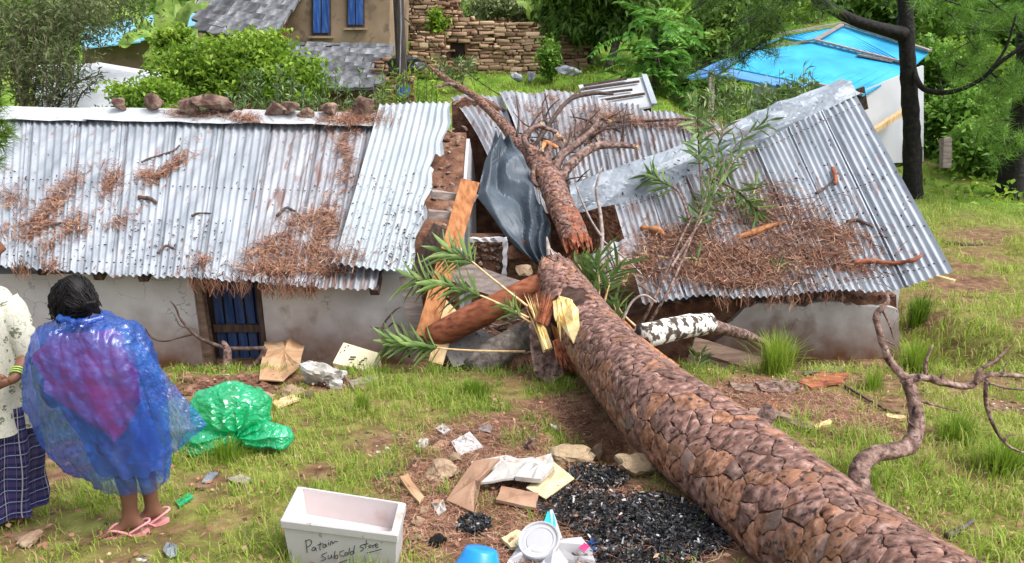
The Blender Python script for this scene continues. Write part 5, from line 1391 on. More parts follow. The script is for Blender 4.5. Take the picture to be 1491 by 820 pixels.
# feathery tree: drooping compound fronds
def frond_tree(name, label, base, tops, nf, L, m):
    t = empty(name, at(*base), label, 'tree'); P = []; D = []; mb = MB()
    b = at(*base); pts = [at(*q) for q in tops]
    mb.tube([b, pts[0]], [.14, .06], 7, .08)
    for q in pts:
        mb.tube([b.lerp(pts[0], .6), q], [.05, .02], 5)
        for k in range(nf):
            a = random.uniform(0, 2 * math.pi); el = random.uniform(-.1, .9); d = Vector((math.cos(a) * math.cos(el), math.sin(a) * math.cos(el), math.sin(el)))
            s = d.cross(Vector((0, 0, 1))).normalized(); o = q + Vector((random.gauss(0, .35), random.gauss(0, .3), random.gauss(0, .35))); ln = L * random.uniform(.7, 1.2)
            for i in range(12):
                f = (i + 1) / 12; c = o + d * ln * f + Vector((0, 0, -.45 * ln * f * f))
                for sg in (-1, 1): P.append(c); D.append(d * .5 + s * sg + Vector((0, 0, -.25)))
    mb.obj('trunk', 'bark_grey', t, smooth=True)
    N = len(P); base_t = rng.normal(.55, .16, N // 24 + 1); rn = np.repeat(base_t, 24)[:N] + rng.normal(0, .06, N)
    leaf_mesh('crown', np.array([tuple(q) for q in P]), .24 * L, .045 * L, m, t, np.clip(rn, 0, 1), dirs=np.array([tuple(q) for q in D]), droop=.2)
frond_tree('feathery_tree', 'bright feathery-leaved tree between the shed and the blue roof', (955, 135, 27),
           [(955, 25, 27), (930, 70, 26.6), (975, 60, 26.8), (925, 105, 26.4), (985, 100, 26.8), (955, 90, 26), (945, 45, 26.8), (1000, 75, 27.2), (965, 120, 26.2), (1010, 115, 27)], 13, 1.0, 'leaf_fern')
# banana plants
def banana(label, base, leaves):
    t = empty('banana_plant', at(*base), label, 'banana plant')
    top = at(*leaves[0][0]); MB().tube([at(*base), top], [.13, .08], 8, .1, sub=2).obj('stem', 'leaf_banana', t, smooth=True)
    for lf in leaves:
        pts = catmull([at(*q) for q in lf], 5); n = len(pts); P = []
        for k, q in enumerate(pts):
            d = pts[min(n - 1, k + 1)] - pts[max(0, k - 1)]; s = np.cross(d, [0, -.6, 1.0]); s = s / (np.linalg.norm(s) + 1e-6); w = .26 * math.sin(math.pi * min(1, (k + .6) / n)) ** .6 + .02
            P.append([tuple(q + s * w * f + np.array([0, 0, -.08 * abs(f)]) + rng.normal(0, .012, 3)) for f in (-1, -.5, 0, .5, 1)])
        MB().grid(P).obj('leaf', 'leaf_banana', t)
banana('banana plant with long arching leaves in front of the faded blue roof', (228, 130, 22), [[(228, 60, 22), (205, 30, 22), (170, 5, 21.6), (150, -8, 21.4)], [(228, 60, 22), (215, 45, 21.8), (190, 48, 21.4), (176, 66, 21.2)], [(230, 60, 22), (236, 30, 22.2), (240, 0, 22.4), (236, -30, 22.4)], [(230, 62, 22), (244, 66, 21.7), (252, 90, 21.5), (250, 110, 21.4)], [(228, 62, 22), (222, 80, 21.6), (216, 102, 21.5)]])
banana('second banana plant with an upright leaf beside the slate lean-to', (268, 110, 23), [[(262, 45, 23), (268, 15, 23), (285, -5, 23)], [(262, 45, 23), (280, 10, 22.8), (305, 2, 22.6)], [(262, 45, 23), (270, 40, 22.6), (278, 60, 22.4)], [(262, 45, 23), (250, 10, 23.4), (240, -15, 23.4)]])
banana('small banana plant on the bank above the stone ruin', (775, 40, 33.5), [[(775, 25, 33.5), (768, 8, 33.4), (752, 0, 33.2)], [(775, 25, 33.5), (780, 4, 33.6), (800, -6, 33.5)], [(775, 25, 33.5), (785, 18, 33.2), (792, 26, 33)], [(775, 25, 33.5), (774, 0, 33.6), (776, -20, 33.6)]])

# ------------------------------------------------------------------ standing pines
PN = empty('black_pine', ground(1330, 288), 'standing pine with a straight black trunk beside the broken roof', 'tree')
gp = ground(1330, 288); Yp = gp.y
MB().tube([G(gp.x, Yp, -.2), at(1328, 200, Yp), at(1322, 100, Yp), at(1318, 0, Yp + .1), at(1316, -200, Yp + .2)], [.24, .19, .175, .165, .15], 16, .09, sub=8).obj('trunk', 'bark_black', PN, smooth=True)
px_tube('limb', [(1316, 50, Yp), (1290, 44, Yp - .2), (1245, 30, Yp - .6), (1210, 12, Yp - .9), (1180, -12, Yp - 1.1), (1160, -60, Yp - 1.2)], [11, 9, 8, 8, 7, 5], 'bark_black', PN, seg=9, sub=4)
mb = MB()
px_tube('', [(1330, 95, Yp), (1336, 118, Yp - .3), (1350, 132, Yp - .5), (1385, 134, Yp - .8), (1425, 118, Yp - 1), (1455, 92, Yp - 1.2), (1500, 60, Yp - 1.4)], [4, 4, 4, 3.5, 3, 3, 3], None, mb=mb, seg=6, sub=4)
px_tube('', [(1416, 40, Yp - .5), (1422, 70, Yp - .6), (1405, 95, Yp - .6), (1392, 110, Yp - .6)], [2.5, 2, 1.6, 1], None, mb=mb, seg=5, sub=3)
px_tube('', [(1440, 105, Yp - 1.1), (1465, 70, Yp - 1.1), (1480, 20, Yp - 1.1)], [2.5, 2, 1.5], None, mb=mb, seg=5, sub=3)
mb.obj('dead_limb', 'bark_black', PN, smooth=True)
mb = MB()
TW = []
rs = random.Random(12)
def wisp(mb, start, end, Y0, Y1, k, out, rpx=1.6, jx=26, jy=22):
    """a drooping pine twig from start to end (photo readings) with side shoots; tuft centres go to out"""
    a, b = at(*start, Y0), at(*end, Y1); s = scale_at(*start, Y0)
    mid = a.lerp(b, .5) + Vector((0, 0, rs.uniform(-.3, .3)))
    mb.tube([a, mid, b], [rpx * s, rpx * s * .8, rpx * s * .5], 5, .1, sub=4)
    for i in range(k):
        f = rs.uniform(.15, 1); c = a.lerp(mid, f * 2) if f < .5 else mid.lerp(b, f * 2 - 1)
        e = c + Vector((rs.uniform(-jx, jx) * s, rs.uniform(-.5, .5), rs.uniform(-jy, jy * .7) * s))
        mb.tube([c, c.lerp(e, .5) + Vector((0, 0, .04)), e], [rpx * s * .5, rpx * s * .4, rpx * s * .3], 4)
        out.append(tuple(e)); out.append(tuple(c.lerp(e, .65)))
for (st, en, y0, y1, k) in (((1160, -40), (1120, 60), Yp - 1.2, Yp - 1.6, 9), ((1160, -40), (1060, 40), Yp - 1.2, Yp - 2, 10), ((1170, -30), (1010, 105), Yp - 1.2, Yp - 2.2, 12), ((1150, -40), (1000, 20), Yp - 1.2, Yp - 2.4, 10), ((1140, 30), (1040, 112), Yp - 1.4, Yp - 2.0, 8), ((1160, -30), (1200, 20), Yp - 1.4, Yp - 1.4, 5)):
    wisp(mb, st, en, y0, y1, k, TW)
mb.obj('dead_limb', 'bark_black', PN, smooth=True)
TW = np.array(TW); needles('needles', TW, 42, .34, 'leaf_deep', PN, r=.05, w=.005, tone=.35)
P2 = empty('far_pine', ground(1470, 287), 'leaning dark pine with wispy hanging needles at the grove edge', 'tree')
gp = ground(1470, 287); Yq = gp.y
MB().tube([G(gp.x, Yq, -.2), at(1476, 240, Yq), at(1484, 190, Yq), at(1494, 120, Yq), at(1500, -60, Yq)], [.34, .27, .25, .24, .2], 14, .08, sub=5).obj('trunk', 'bark_black', P2, smooth=True)
mb = MB(); TW = []
for (st, en, y0, y1, k) in (((1490, 150), (1400, 40), Yq, Yq - 1.6, 12), ((1490, 130), (1390, 90), Yq, Yq - 1.4, 12), ((1486, 180), (1420, 190), Yq, Yq - 1, 8), ((1484, 190), (1455, 235), Yq, Yq - .8, 8), ((1495, 60), (1440, 0), Yq, Yq - 1.5, 10), ((1495, 40), (1380, 20), Yq, Yq - 2, 12), ((1490, 100), (1440, 150), Yq, Yq - 1.2, 9), ((1495, 20), (1350, -10), Yq, Yq - 2.2, 10)):
    wisp(mb, st, en, y0, y1, k, TW)
mb.obj('limb', 'bark_black', P2, smooth=True)
needles('needles', np.array(TW), 60, .36, 'leaf_mid', P2, r=.06, w=.005, tone=.45)
# a live pine spray reaching in at the edge of the long house roof
SP_ = empty('pine_spray', at(-70, 210, 6), 'fresh green pine spray hanging over the white roof end', 'branch')
mb = MB(); px_tube('', [(-120, 160, 6), (-60, 185, 6), (-10, 190, 6), (12, 196, 6)], [4, 3, 2, 1], None, mb=mb, seg=6, sub=3); px_tube('', [(-60, 185, 6), (-30, 215, 6), (-4, 238, 6)], [3, 2, 1], None, mb=mb, seg=6, sub=3)
px_tube('', [(-60, 185, 6), (-30, 160, 6), (2, 150, 6)], [3, 2, 1], None, mb=mb, seg=6, sub=3)
mb.obj('twig', 'twig', SP_, smooth=True)
cs = np.array([tuple(at(u, v, 6)) for (u, v) in ((0, 178), (10, 190), (-6, 196), (-8, 236), (-14, 228), (-4, 150), (-10, 165), (4, 200), (-2, 210), (-16, 190))])
needles('needles', cs, 60, .16, 'leaf_bright', SP_, r=.012, w=.003, dirs=np.tile([.8, 0, -.2], (10, 1)), tone=.5)

# ------------------------------------------------------------------ people
def attr_mat(name, build, rough=.9):
    m = bpy.data.materials.new(name); m.use_nodes = True; nt = m.node_tree; b = nt.nodes['Principled BSDF']
    col = build(nt); nt.links.new(col, b.inputs['Base Color']); b.inputs['Roughness'].default_value = rough; b.inputs['Specular IOR Level'].default_value = .2
    n = nt.nodes.new('ShaderNodeTexNoise'); n.inputs['Scale'].default_value = 14; bp = nt.nodes.new('ShaderNodeBump'); bp.inputs['Strength'].default_value = .3; bp.inputs['Distance'].default_value = .02
    tc = nt.nodes.new('ShaderNodeTexCoord'); nt.links.new(tc.outputs['Object'], n.inputs['Vector']); nt.links.new(n.outputs['Fac'], bp.inputs['Height']); nt.links.new(bp.outputs[0], b.inputs['Normal'])
    MATS[name] = m
def _attr(nt, a):
    x = nt.nodes.new('ShaderNodeAttribute'); x.attribute_name = a; return x.outputs['Fac']
def _math(nt, op, a, b=None, c=None):
    x = nt.nodes.new('ShaderNodeMath'); x.operation = op
    for k, q in enumerate((a, b, c)):
        if q is None: continue
        if isinstance(q, (int, float)): x.inputs[k].default_value = q
        else: nt.links.new(q, x.inputs[k])
    return x.outputs[0]
def _mix(nt, f, a, b):
    x = nt.nodes.new('ShaderNodeMixRGB'); 
    for k, q in enumerate((f, a, b)):
        if isinstance(q, tuple): x.inputs[k].default_value = (*q, 1)
        else: nt.links.new(q, x.inputs[k])
    return x.outputs[0]
def plaid(nt):
    su, sv = _attr(nt, 'su'), _attr(nt, 'sv')
    c = (.012, .014, .05)
    def line(a, p, w, o=0.0):
        f = _math(nt, 'FRACT', _math(nt, 'ADD', _math(nt, 'MULTIPLY', a, 1 / p), o)); return _math(nt, 'LESS_THAN', f, w)
    c1 = _mix(nt, line(su, .075, .42), c, (.02, .022, .10))
    c2 = _mix(nt, line(sv, .075, .40), c1, (.05, .04, .10))
    c3 = _mix(nt, line(su, .075, .07, .3), c2, (.30, .30, .38))
    c4 = _mix(nt, line(sv, .075, .07, .3), c3, (.28, .28, .36))
    return _mix(nt, line(su, .0375, .06, .1), c4, (.10, .10, .22))
def floral(nt):
    su, sv = _attr(nt, 'su'), _attr(nt, 'sv')
    cb = nt.nodes.new('ShaderNodeCombineXYZ'); nt.links.new(su, cb.inputs[0]); nt.links.new(sv, cb.inputs[1])
    v = nt.nodes.new('ShaderNodeTexVoronoi'); v.inputs['Scale'].default_value = 13; v.inputs['Randomness'].default_value = .55; nt.links.new(cb.outputs[0], v.inputs['Vector'])
    n = nt.nodes.new('ShaderNodeTexNoise'); n.inputs['Scale'].default_value = 75; n.inputs['Detail'].default_value = 3; nt.links.new(cb.outputs[0], n.inputs['Vector'])
    spot = _math(nt, 'LESS_THAN', v.outputs['Distance'], .34); br = _math(nt, 'GREATER_THAN', n.outputs['Fac'], .46)
    f = _math(nt, 'MULTIPLY', spot, br)
    n2 = nt.nodes.new('ShaderNodeTexNoise'); n2.inputs['Scale'].default_value = 30; nt.links.new(cb.outputs[0], n2.inputs['Vector'])
    vine = _math(nt, 'LESS_THAN', _math(nt, 'ABSOLUTE', _math(nt, 'SUBTRACT', n2.outputs['Fac'], .5)), .012)
    base = _mix(nt, vine, (.56, .55, .47), (.34, .36, .27))
    return _mix(nt, f, base, (.16, .175, .12))
attr_mat('plaid', plaid); attr_mat('floral', floral)

def skin_body(name, J, E, parent, m='skin', root='pelvis', sub=2):
    """one continuous figure grown over joints J {name: (pos, radius)} along edges E"""
    me = bpy.data.meshes.new(name); keys = list(J); me.from_pydata([tuple(J[k][0]) for k in keys], [(keys.index(a), keys.index(b)) for a, b in E], [])
    o = bpy.data.objects.new(name, me); COL.objects.link(o)
    md = o.modifiers.new('skin', 'SKIN'); md.use_smooth_shade = True
    if not me.skin_vertices: me.skin_vertices.new()
    for k, n in enumerate(keys):
        sv_ = me.skin_vertices[0].data[k]; r = J[n][1]; sv_.radius = r if isinstance(r, tuple) else (r, r); sv_.use_root = (n == root)
    o.modifiers.new('sub', 'SUBSURF').levels = sub; o.modifiers['sub'].render_levels = sub
    bpy.context.view_layer.update()
    ev = o.evaluated_get(bpy.context.evaluated_depsgraph_get()); me2 = bpy.data.meshes.new_from_object(ev)
    me2.name = name; bpy.data.objects.remove(o); me2.materials.clear(); setmat(me2, m)
    me2.polygons.foreach_set('use_smooth', [True] * len(me2.polygons))
    return link(name, me2, parent)
def add_hand(J, E, wrist, tag_, d, s, up):
    """palm and five unequal, bent fingers; d towards the fingertips, s towards the thumb"""
    w = J[wrist][0]; d = d.normalized(); s = s.normalized(); up = up.normalized()
    J[tag_ + 'palm'] = (w + d * .055, (.026, .016)); E.append((wrist, tag_ + 'palm'))
    for k, (off, ln) in enumerate(((.030, .062), (.010, .072), (-.010, .068), (-.028, .052))):
        a = w + d * .092 + s * off; J[f'{tag_}k{k}'] = (a, .0095); b = a + d * ln * .5 - up * .012; J[f'{tag_}m{k}'] = (b, .0085); c = b + d * ln * .35 - up * .026; J[f'{tag_}t{k}'] = (c, .0072)
        E += [(tag_ + 'palm', f'{tag_}k{k}'), (f'{tag_}k{k}', f'{tag_}m{k}'), (f'{tag_}m{k}', f'{tag_}t{k}')]
    a = w + d * .045 + s * .042; b = a + d * .035 + s * .014 - up * .012; J[tag_ + 'h0'] = (a, .0115); J[tag_ + 'h1'] = (b, .009); E += [(tag_ + 'palm', tag_ + 'h0'), (tag_ + 'h0', tag_ + 'h1')]
def add_foot(J, E, ankle, tag_, g, d):
    """heel, instep and five toes on the ground point g under the ankle; d towards the toes"""
    d = d.normalized(); s = Vector((0, 0, 1)).cross(d)
    J[tag_ + 'heel'] = (g - d * .05 + Vector((0, 0, .036)), .030); J[tag_ + 'mid'] = (g + d * .055 + Vector((0, 0, .046)), (.034, .028)); J[tag_ + 'ball'] = (g + d * .125 + Vector((0, 0, .027)), (.038, .019))
    E += [(ankle, tag_ + 'heel'), (ankle, tag_ + 'mid'), (tag_ + 'mid', tag_ + 'ball')]
    for k, (off, ln, r) in enumerate(((.030, .055, .0125), (.012, .055, .0095), (-.004, .048, .009), (-.019, .040, .0085), (-.032, .030, .008))):
        a = g + d * (.14 + ln * .35 - abs(k) * .006) + s * off + Vector((0, 0, .017)); b = g + d * (.135 + ln - k * .007) + s * off * 1.08 + Vector((0, 0, .011)); J[f'{tag_}a{k}'] = (a, r); J[f'{tag_}b{k}'] = (b, r * .85); E += [(tag_ + 'ball', f'{tag_}a{k}'), (f'{tag_}a{k}', f'{tag_}b{k}')]
def loft(name, rings, m, parent, seg=64, fold=.012, nf=9, seed=0, sub=5, smooth=True, wr=0.0, pw=2.0):
    """cloth over stacked rings (centre, half-width along x, half-depth along y); folds run down it"""
    R5 = catmull([(*c, a, b) for (c, a, b) in rings], sub); V = []; SU = []; SV = []
    run = 0
    for i, r in enumerate(R5):
        f = i / (len(R5) - 1)
        if i: run += np.linalg.norm(r[:3] - R5[i - 1][:3])
        for k in range(seg):
            th = 2 * math.pi * k / seg; c, s = math.cos(th), math.sin(th)
            rr = (abs(c) ** pw + abs(s) ** pw) ** (-1 / pw)
            w = 1 + (fold * (.25 + f) * math.sin(nf * th + seed + 1.7 * mn.noise(Vector((f * 2, th, seed)))) + fold * 1.2 * mn.noise(Vector((c * 2.2 + seed, s * 2.2, f * 3)))) / max(.05, r[3]) * 1.0
            if wr: w += wr * (abs(mn.noise(Vector((c * 5 + seed, s * 5, f * 8 + c * 2)))) - .2) + wr * .6 * abs(mn.noise(Vector((c * 11 + seed, s * 11, f * 17 - s * 3))))
            V.append((r[0] + c * rr * r[3] * w, r[1] + s * rr * r[4] * w, r[2])); SU.append(th * (r[3] + r[4]) / 2 if False else th * .26); SV.append(run)
    n = len(R5); i = np.arange(n - 1)[:, None] * seg; j = np.arange(seg)[None]
    F = np.stack([i + j, i + (j + 1) % seg, i + seg + (j + 1) % seg, i + seg + j], -1).reshape(-1, 4)
    return np_mesh(name, np.array(V), [F], m, parent, attr={'su': np.array(SU), 'sv': np.array(SV)}, smooth=smooth)
def head_mesh(name, c, face, parent, up=Vector((0, 0, 1))):
    """a head with brow, eye hollows, nose, lips, chin and ears"""
    bm = bmesh.new(); bmesh.ops.create_uvsphere(bm, u_segments=40, v_segments=30, radius=1)
    f = face.normalized(); s = up.cross(f).normalized(); V = []
    g = lambda x, m_, w: math.exp(-((x - m_) / w) ** 2)
    for v in bm.verts:
        x, y, z = v.co           # x forward, y side, z up
        d = .094 * x; 
        if x > 0: d *= 1 - .10 * g(z, -.9, .5)
        side = .074 * y * (1 - .16 * max(0, -z)); zz = .115 * z
        if x > .2:
            d += .020 * g(y, 0, .16) * g(z, -.12, .16) + .010 * g(y, 0, .12) * g(z, .05, .2) - .010 * (g(y, .34, .16) + g(y, -.34, .16)) * g(z, .06, .12) + .006 * g(z, .2, .10)
            d += .007 * g(y, 0, .3) * (g(z, -.46, .06) + g(z, -.57, .06)) + .010 * g(y, 0, .3) * g(z, -.85, .15)
        side += .016 * (1 if y > 0 else -1) * g(x, -.02, .14) * g(z, -.02, .24) * (1 if abs(y) > .6 else 0)
        V.append(c + f * d + s * side + up * zz)
    F = [tuple(q.index for q in fc.verts) for fc in bm.faces]; bm.free()
    o = MB().add(V, F).obj(name, 'skin', parent, smooth=True)
    for sg in (-1, 1):
        MB().rock(c + f * .083 + s * sg * .027 + up * .008, (.011, .011, .008), sub=2, rough=0).obj('eye', 'ink', o)
    return o
def hair_mesh(parent, c, face, bun=None, hang=(), n=700, seed=0):
    """a dark cap of hair built from many locks combed back to the bun"""
    f = face.normalized(); up = Vector((0, 0, 1)); s = up.cross(f).normalized(); rs = random.Random(seed); mb = MB()
    bm = bmesh.new(); bmesh.ops.create_uvsphere(bm, u_segments=28, v_segments=20, radius=1); V = []
    for v in bm.verts:
        x, y, z = v.co; back = max(0, -x)
        lo = -.75 if x < .1 else .25 + .35 * x
        if z < lo: z = lo - (lo - z) * .1; k = .82
        else: k = 1
        q = Vector((x * .103 * k, y * .090 * k, z * .127)); q *= 1 + .05 * mn.noise(Vector((x * 6, y * 6, z * 3 + seed)))
        V.append(c + f * (q.x - .008) + s * q.y + up * q.z)
    mb.add(V, [tuple(q.index for q in fc.verts) for fc in bm.faces]); bm.free()
    if bun is not None: mb.rock(bun, (.062, .055, .058), seed=3, sub=3, rough=.25)
    end = bun if bun is not None else c - f * .1 - up * .12
    for k in range(n):
        a = rs.uniform(-2.4, 2.4); el = rs.uniform(-.35, 1.5)
        d = f * (math.cos(a) * math.cos(el)) + s * (math.sin(a) * math.cos(el)) + up * math.sin(el)
        if math.cos(a) > .5 and el < .5: continue
        p0 = c + f * (d.dot(f) * .106 - .008) + s * d.dot(s) * .094 + up * d.dot(up) * .131
        to = hang[k % len(hang)] + Vector((rs.gauss(0, .016), rs.gauss(0, .016), rs.gauss(0, .016))) if hang and rs.random() < .22 else end + Vector((rs.gauss(0, .014), rs.gauss(0, .014), rs.gauss(0, .014)))
        m_ = p0.lerp(to, .5); m_ += (m_ - c).normalized() * max(0, .112 - (m_ - c).length) + Vector((rs.gauss(0, .003), rs.gauss(0, .003), rs.gauss(0, .003)))
        mb.tube([p0, m_, to], [.0028, .0035, .0015], 4, sub=2, cap=False)
    return mb.obj('hair', 'hair', parent, smooth=True)
def sandal(parent, g, d, m='sandal_pink'):
    d = d.normalized(); s = Vector((0, 0, 1)).cross(d); P = []
    for k in range(28):
        a = 2 * math.pi * k / 28; x = .06 + .138 * math.cos(a); w = .044 * (1 + .18 * math.cos(a)) * math.sin(a); P.append(g + d * x + s * w + Vector((0, 0, .008)))
    so = MB().prism(P, (0, 0, -.022)).obj('sandal', m, parent)
    top = Vector((0, 0, .062)); 
    for pts in ([g + d * .145 + s * .012 + Vector((0, 0, .02)), g + d * .10 + s * .035 + Vector((0, 0, .05)), g + d * .03 + s * .046 + Vector((0, 0, .03)), g + d * .0 + s * .040],
                [g + d * .145 + s * .012 + Vector((0, 0, .02)), g + d * .09 - s * .005 + Vector((0, 0, .066)), g + d * .05 - s * .042 + Vector((0, 0, .03)), g + d * .02 - s * .042],
                [g + d * .03 + s * .046 + Vector((0, 0, .02)), g - d * .06 + s * .03 + Vector((0, 0, .062)), g - d * .085 + Vector((0, 0, .066)), g - d * .06 - s * .03 + Vector((0, 0, .062)), g + d * .03 - s * .044 + Vector((0, 0, .02))]):
        MB().tube(pts, .0075, 6, sub=5).obj('strap', m, so, smooth=True)
    return so

# --- the one wrapped in blue plastic film, back turned
YW = 3.72
W1 = empty('person', ground(190, 775), 'person with tied-up black hair wrapped in translucent blue plastic film, back turned', 'person')
g1, g2 = ground(197, 779), ground(226, 764)
fd = Vector((-1, -.22, 0)).normalized(); fd2 = Vector((-.92, -.40, 0)).normalized()
g1 = G(g1.x, g1.y, .012); g2 = G(g2.x, g2.y, .012)
P_ = lambda u, v, dy=0: at(u, v, YW + dy)
face = Vector((-.80, .58, -.12)).normalized()
J = {'pelvis': (P_(168, 618, .11), (.12, .10)), 'belly': (P_(150, 575, .11), (.11, .09)), 'chest': (P_(130, 525, .10), (.12, .09)), 'neck': (P_(118, 480, .03), .05), 'nape': (P_(112, 462, .02), .048),
     'shl': (P_(84, 505, .02), .05), 'shr': (P_(172, 508, .14), .055), 'ell': (P_(68, 570, .08), .04), 'elr': (P_(160, 580, .28), .042), 'wrl': (P_(78, 590, .14), .028), 'wrr': (P_(110, 585, .30), .028),
     'hipl': (P_(160, 650, .05), .08), 'hipr': (P_(182, 648, .16), .085), 'knl': (g1 + Vector((-.02, .02, .42)), .058), 'knr': (g2 + Vector((-.02, .0, .42)), .058),
     'cal': (g1 + Vector((.0, .01, .27)), .050), 'car': (g2 + Vector((.0, 0, .27)), .050), 'anl': (g1 + Vector((-.01, 0, .085)), .033), 'anr': (g2 + Vector((0, 0, .085)), .033)}
E = [('pelvis', 'belly'), ('belly', 'chest'), ('chest', 'neck'), ('neck', 'nape'), ('chest', 'shl'), ('chest', 'shr'), ('shl', 'ell'), ('shr', 'elr'), ('ell', 'wrl'), ('elr', 'wrr'), ('pelvis', 'hipl'), ('pelvis', 'hipr'),
     ('hipl', 'knl'), ('hipr', 'knr'), ('knl', 'cal'), ('knr', 'car'), ('cal', 'anl'), ('car', 'anr')]
add_hand(J, E, 'wrl', 'l', Vector((-.1, 1, .2)), Vector((.3, .1, 1)), Vector((-1, 0, 0))); add_hand(J, E, 'wrr', 'r', Vector((-1, .1, .2)), Vector((0, .2, 1)), Vector((0, 1, 0)))
add_foot(J, E, 'anl', 'fl', g1, fd); add_foot(J, E, 'anr', 'fr', g2, fd2)
skin_body('body', J, E, W1)
hc = P_(108, 436, .02)
head_mesh('head', hc, face, W1)
hair_mesh(W1, hc, face, bun=P_(134, 447, -.05), hang=[P_(84, 462, -.02), P_(92, 464, -.05)], n=900, seed=2)
sandal(W1, g1, fd); sandal(W1, g2, fd2)
sc = scale_at(150, 600, YW)
loft('dress', [(P_(118, 478, .05), .06, .05), (P_(122, 492, .08), .18, .11), (P_(128, 540, .09), .20, .14), (P_(148, 590, .10), .19, .14), (P_(168, 620, .10), .19, .13), (P_(186, 660, .09), .17, .12), (P_(194, 682, .08), .15, .10)], 'cloth_maroon', W1, fold=.02, nf=8, seed=2)
# magenta shawl hanging to a point down the back
A = curve([P_(66, 482, -.05), P_(52, 520, -.05), P_(62, 566, -.06), P_(112, 605, -.07), P_(164, 636, -.06)]); B = curve([P_(165, 478, -.05), P_(202, 520, -.04), P_(206, 570, -.06), P_(196, 606, -.06), P_(178, 638, -.06)])
def shawl(name, A, B, m, parent, bul=.05, dz=0):
    P = []
    for i in range(31):
        a, b = A(i / 30), B(i / 30); row = []; a = a + Vector((.05 * mn.noise(Vector((i * .22, 1, 0))), 0, 0)); b = b + Vector((.05 * mn.noise(Vector((i * .25, 5, 0))), 0, 0))
        for j in range(31):
            t = j / 30; q = a.lerp(b, t) + Vector((0, -bul * math.sin(math.pi * t), 0)); q += Vector((0, 1, 0)) * (.02 * mn.noise(Vector((q.x * 9, q.z * 4, 1))) + .008 * mn.noise(Vector((q.x * 26, q.z * 14, 4)))); row.append(q)
        P.append(row)
    return MB().grid(P).obj(name, m, parent, smooth=True)
shawl('shawl', A, B, 'cloth_magenta', W1)
rings = []
for (v, l, r, b, dy) in ((458, 90, 146, .08, 0), (464, 80, 156, .10, 0), (474, 63, 182, .145, 0), (492, 49, 206, .175, 0), (530, 41, 224, .19, 0), (570, 42, 236, .20, .02), (606, 51, 242, .20, .04), (640, 66, 244, .185, .05), (668, 90, 246, .15, .06), (690, 124, 246, .125, .07), (706, 146, 240, .10, .07)):
    rings.append((P_((l + r) / 2, v, dy), (r - l) / 2 * scale_at(150, v, YW), b))
def crinkle(o, amp, sc, seed, sharp=1.0):
    """crisp film creases: ridged folds pressed along the surface normal"""
    me = o.data; me.update(); n = len(me.vertices)
    co = np.empty(n * 3, np.float32); me.vertices.foreach_get('co', co); co = co.reshape(-1, 3); nr = np.empty(n * 3, np.float32); me.vertex_normals.foreach_get('vector', nr); nr = nr.reshape(-1, 3)
    d = np.array([(.5 - abs(mn.noise(Vector((c[0] * sc * 2.6 + c[2] * sc * .5 + seed, c[1] * sc, (c[2] - c[0] * .5) * sc * .55))))) * 1.0 + .5 * (.5 - abs(mn.noise(Vector((c[0] * sc * 5 - c[2] * sc * 2.2 + seed, c[1] * sc * 3, (c[2] * .8 + c[0] * .9) * sc * 1.6))))) for c in co.tolist()])
    me.vertices.foreach_set('co', (co + nr * (d[:, None] - .35) * amp).astype(np.float32).ravel()); me.update()
o = loft('plastic_wrap', rings, 'film_blue', W1, seg=240, fold=.010, nf=5, seed=5, sub=16, smooth=False, pw=2.5); crinkle(o, .034, 5, 3); crinkle(o, .010, 16, 9)
A = curve([P_(178, 500, -.15), P_(200, 545, -.16), P_(205, 600, -.17), P_(196, 640, -.17), P_(186, 676, -.16)]); B = curve([P_(206, 498, -.13), P_(250, 556, -.08), P_(286, 598, -.05), P_(303, 619, -.04), P_(254, 660, -.10)])
o = film('plastic_tail', A, B, 60, 50, 'film_blue', W1, amp=.003, bulge=.02, seed=3, sc=6); crinkle(o, .022, 6, 8)
A = curve([P_(86, 462, -.10), P_(118, 470, -.16), P_(150, 462, -.10)]); pts = [A(k / 12) for k in range(13)]
MB().tube([q + Vector((0, .02 * mn.noise(q * 20), .02 * mn.noise(q * 17))) for q in pts], .016, 8, .2, sub=2).obj('rolled_edge', 'film_blue', W1, smooth=True)
# --- the companion at the frame's edge
Y2 = 3.95
W2 = empty('person', ground(-15, 745), 'person in a cream floral tunic and navy plaid skirt with green bangles', 'person')
Q = lambda u, v, dy=0: at(u, v, Y2 + dy)
h1, h2 = ground(36, 742), ground(-45, 742); h1 = G(h1.x, h1.y, .012); h2 = G(h2.x, h2.y, .012); fdq = Vector((.25, -1, 0))
J = {'pelvis': (Q(-12, 600), (.13, .10)), 'belly': (Q(-16, 550), (.12, .095)), 'chest': (Q(-22, 480), (.135, .10)), 'neck': (Q(-26, 415), .05), 'nape': (Q(-28, 395), .047),
     'shr': (Q(14, 446), .055), 'shl': (Q(-62, 446), .055), 'elr': (Q(40, 512), .042), 'ell': (Q(-85, 530), .042), 'wrr': (Q(22, 552, -.16), .027), 'wrl': (Q(-40, 560, -.2), .027),
     'hipr': (Q(12, 632), .085), 'hipl': (Q(-38, 632), .085), 'knr': (h1 + Vector((-.03, .04, .42)), .058), 'knl': (h2 + Vector((.03, .04, .42)), .058), 'anr': (h1 + Vector((0, .02, .085)), .034), 'anl': (h2 + Vector((0, .02, .085)), .034)}
E = [('pelvis', 'belly'), ('belly', 'chest'), ('chest', 'neck'), ('neck', 'nape'), ('chest', 'shl'), ('chest', 'shr'), ('shl', 'ell'), ('shr', 'elr'), ('ell', 'wrl'), ('elr', 'wrr'), ('pelvis', 'hipl'), ('pelvis', 'hipr'), ('hipl', 'knl'), ('hipr', 'knr'), ('knl', 'anl'), ('knr', 'anr')]
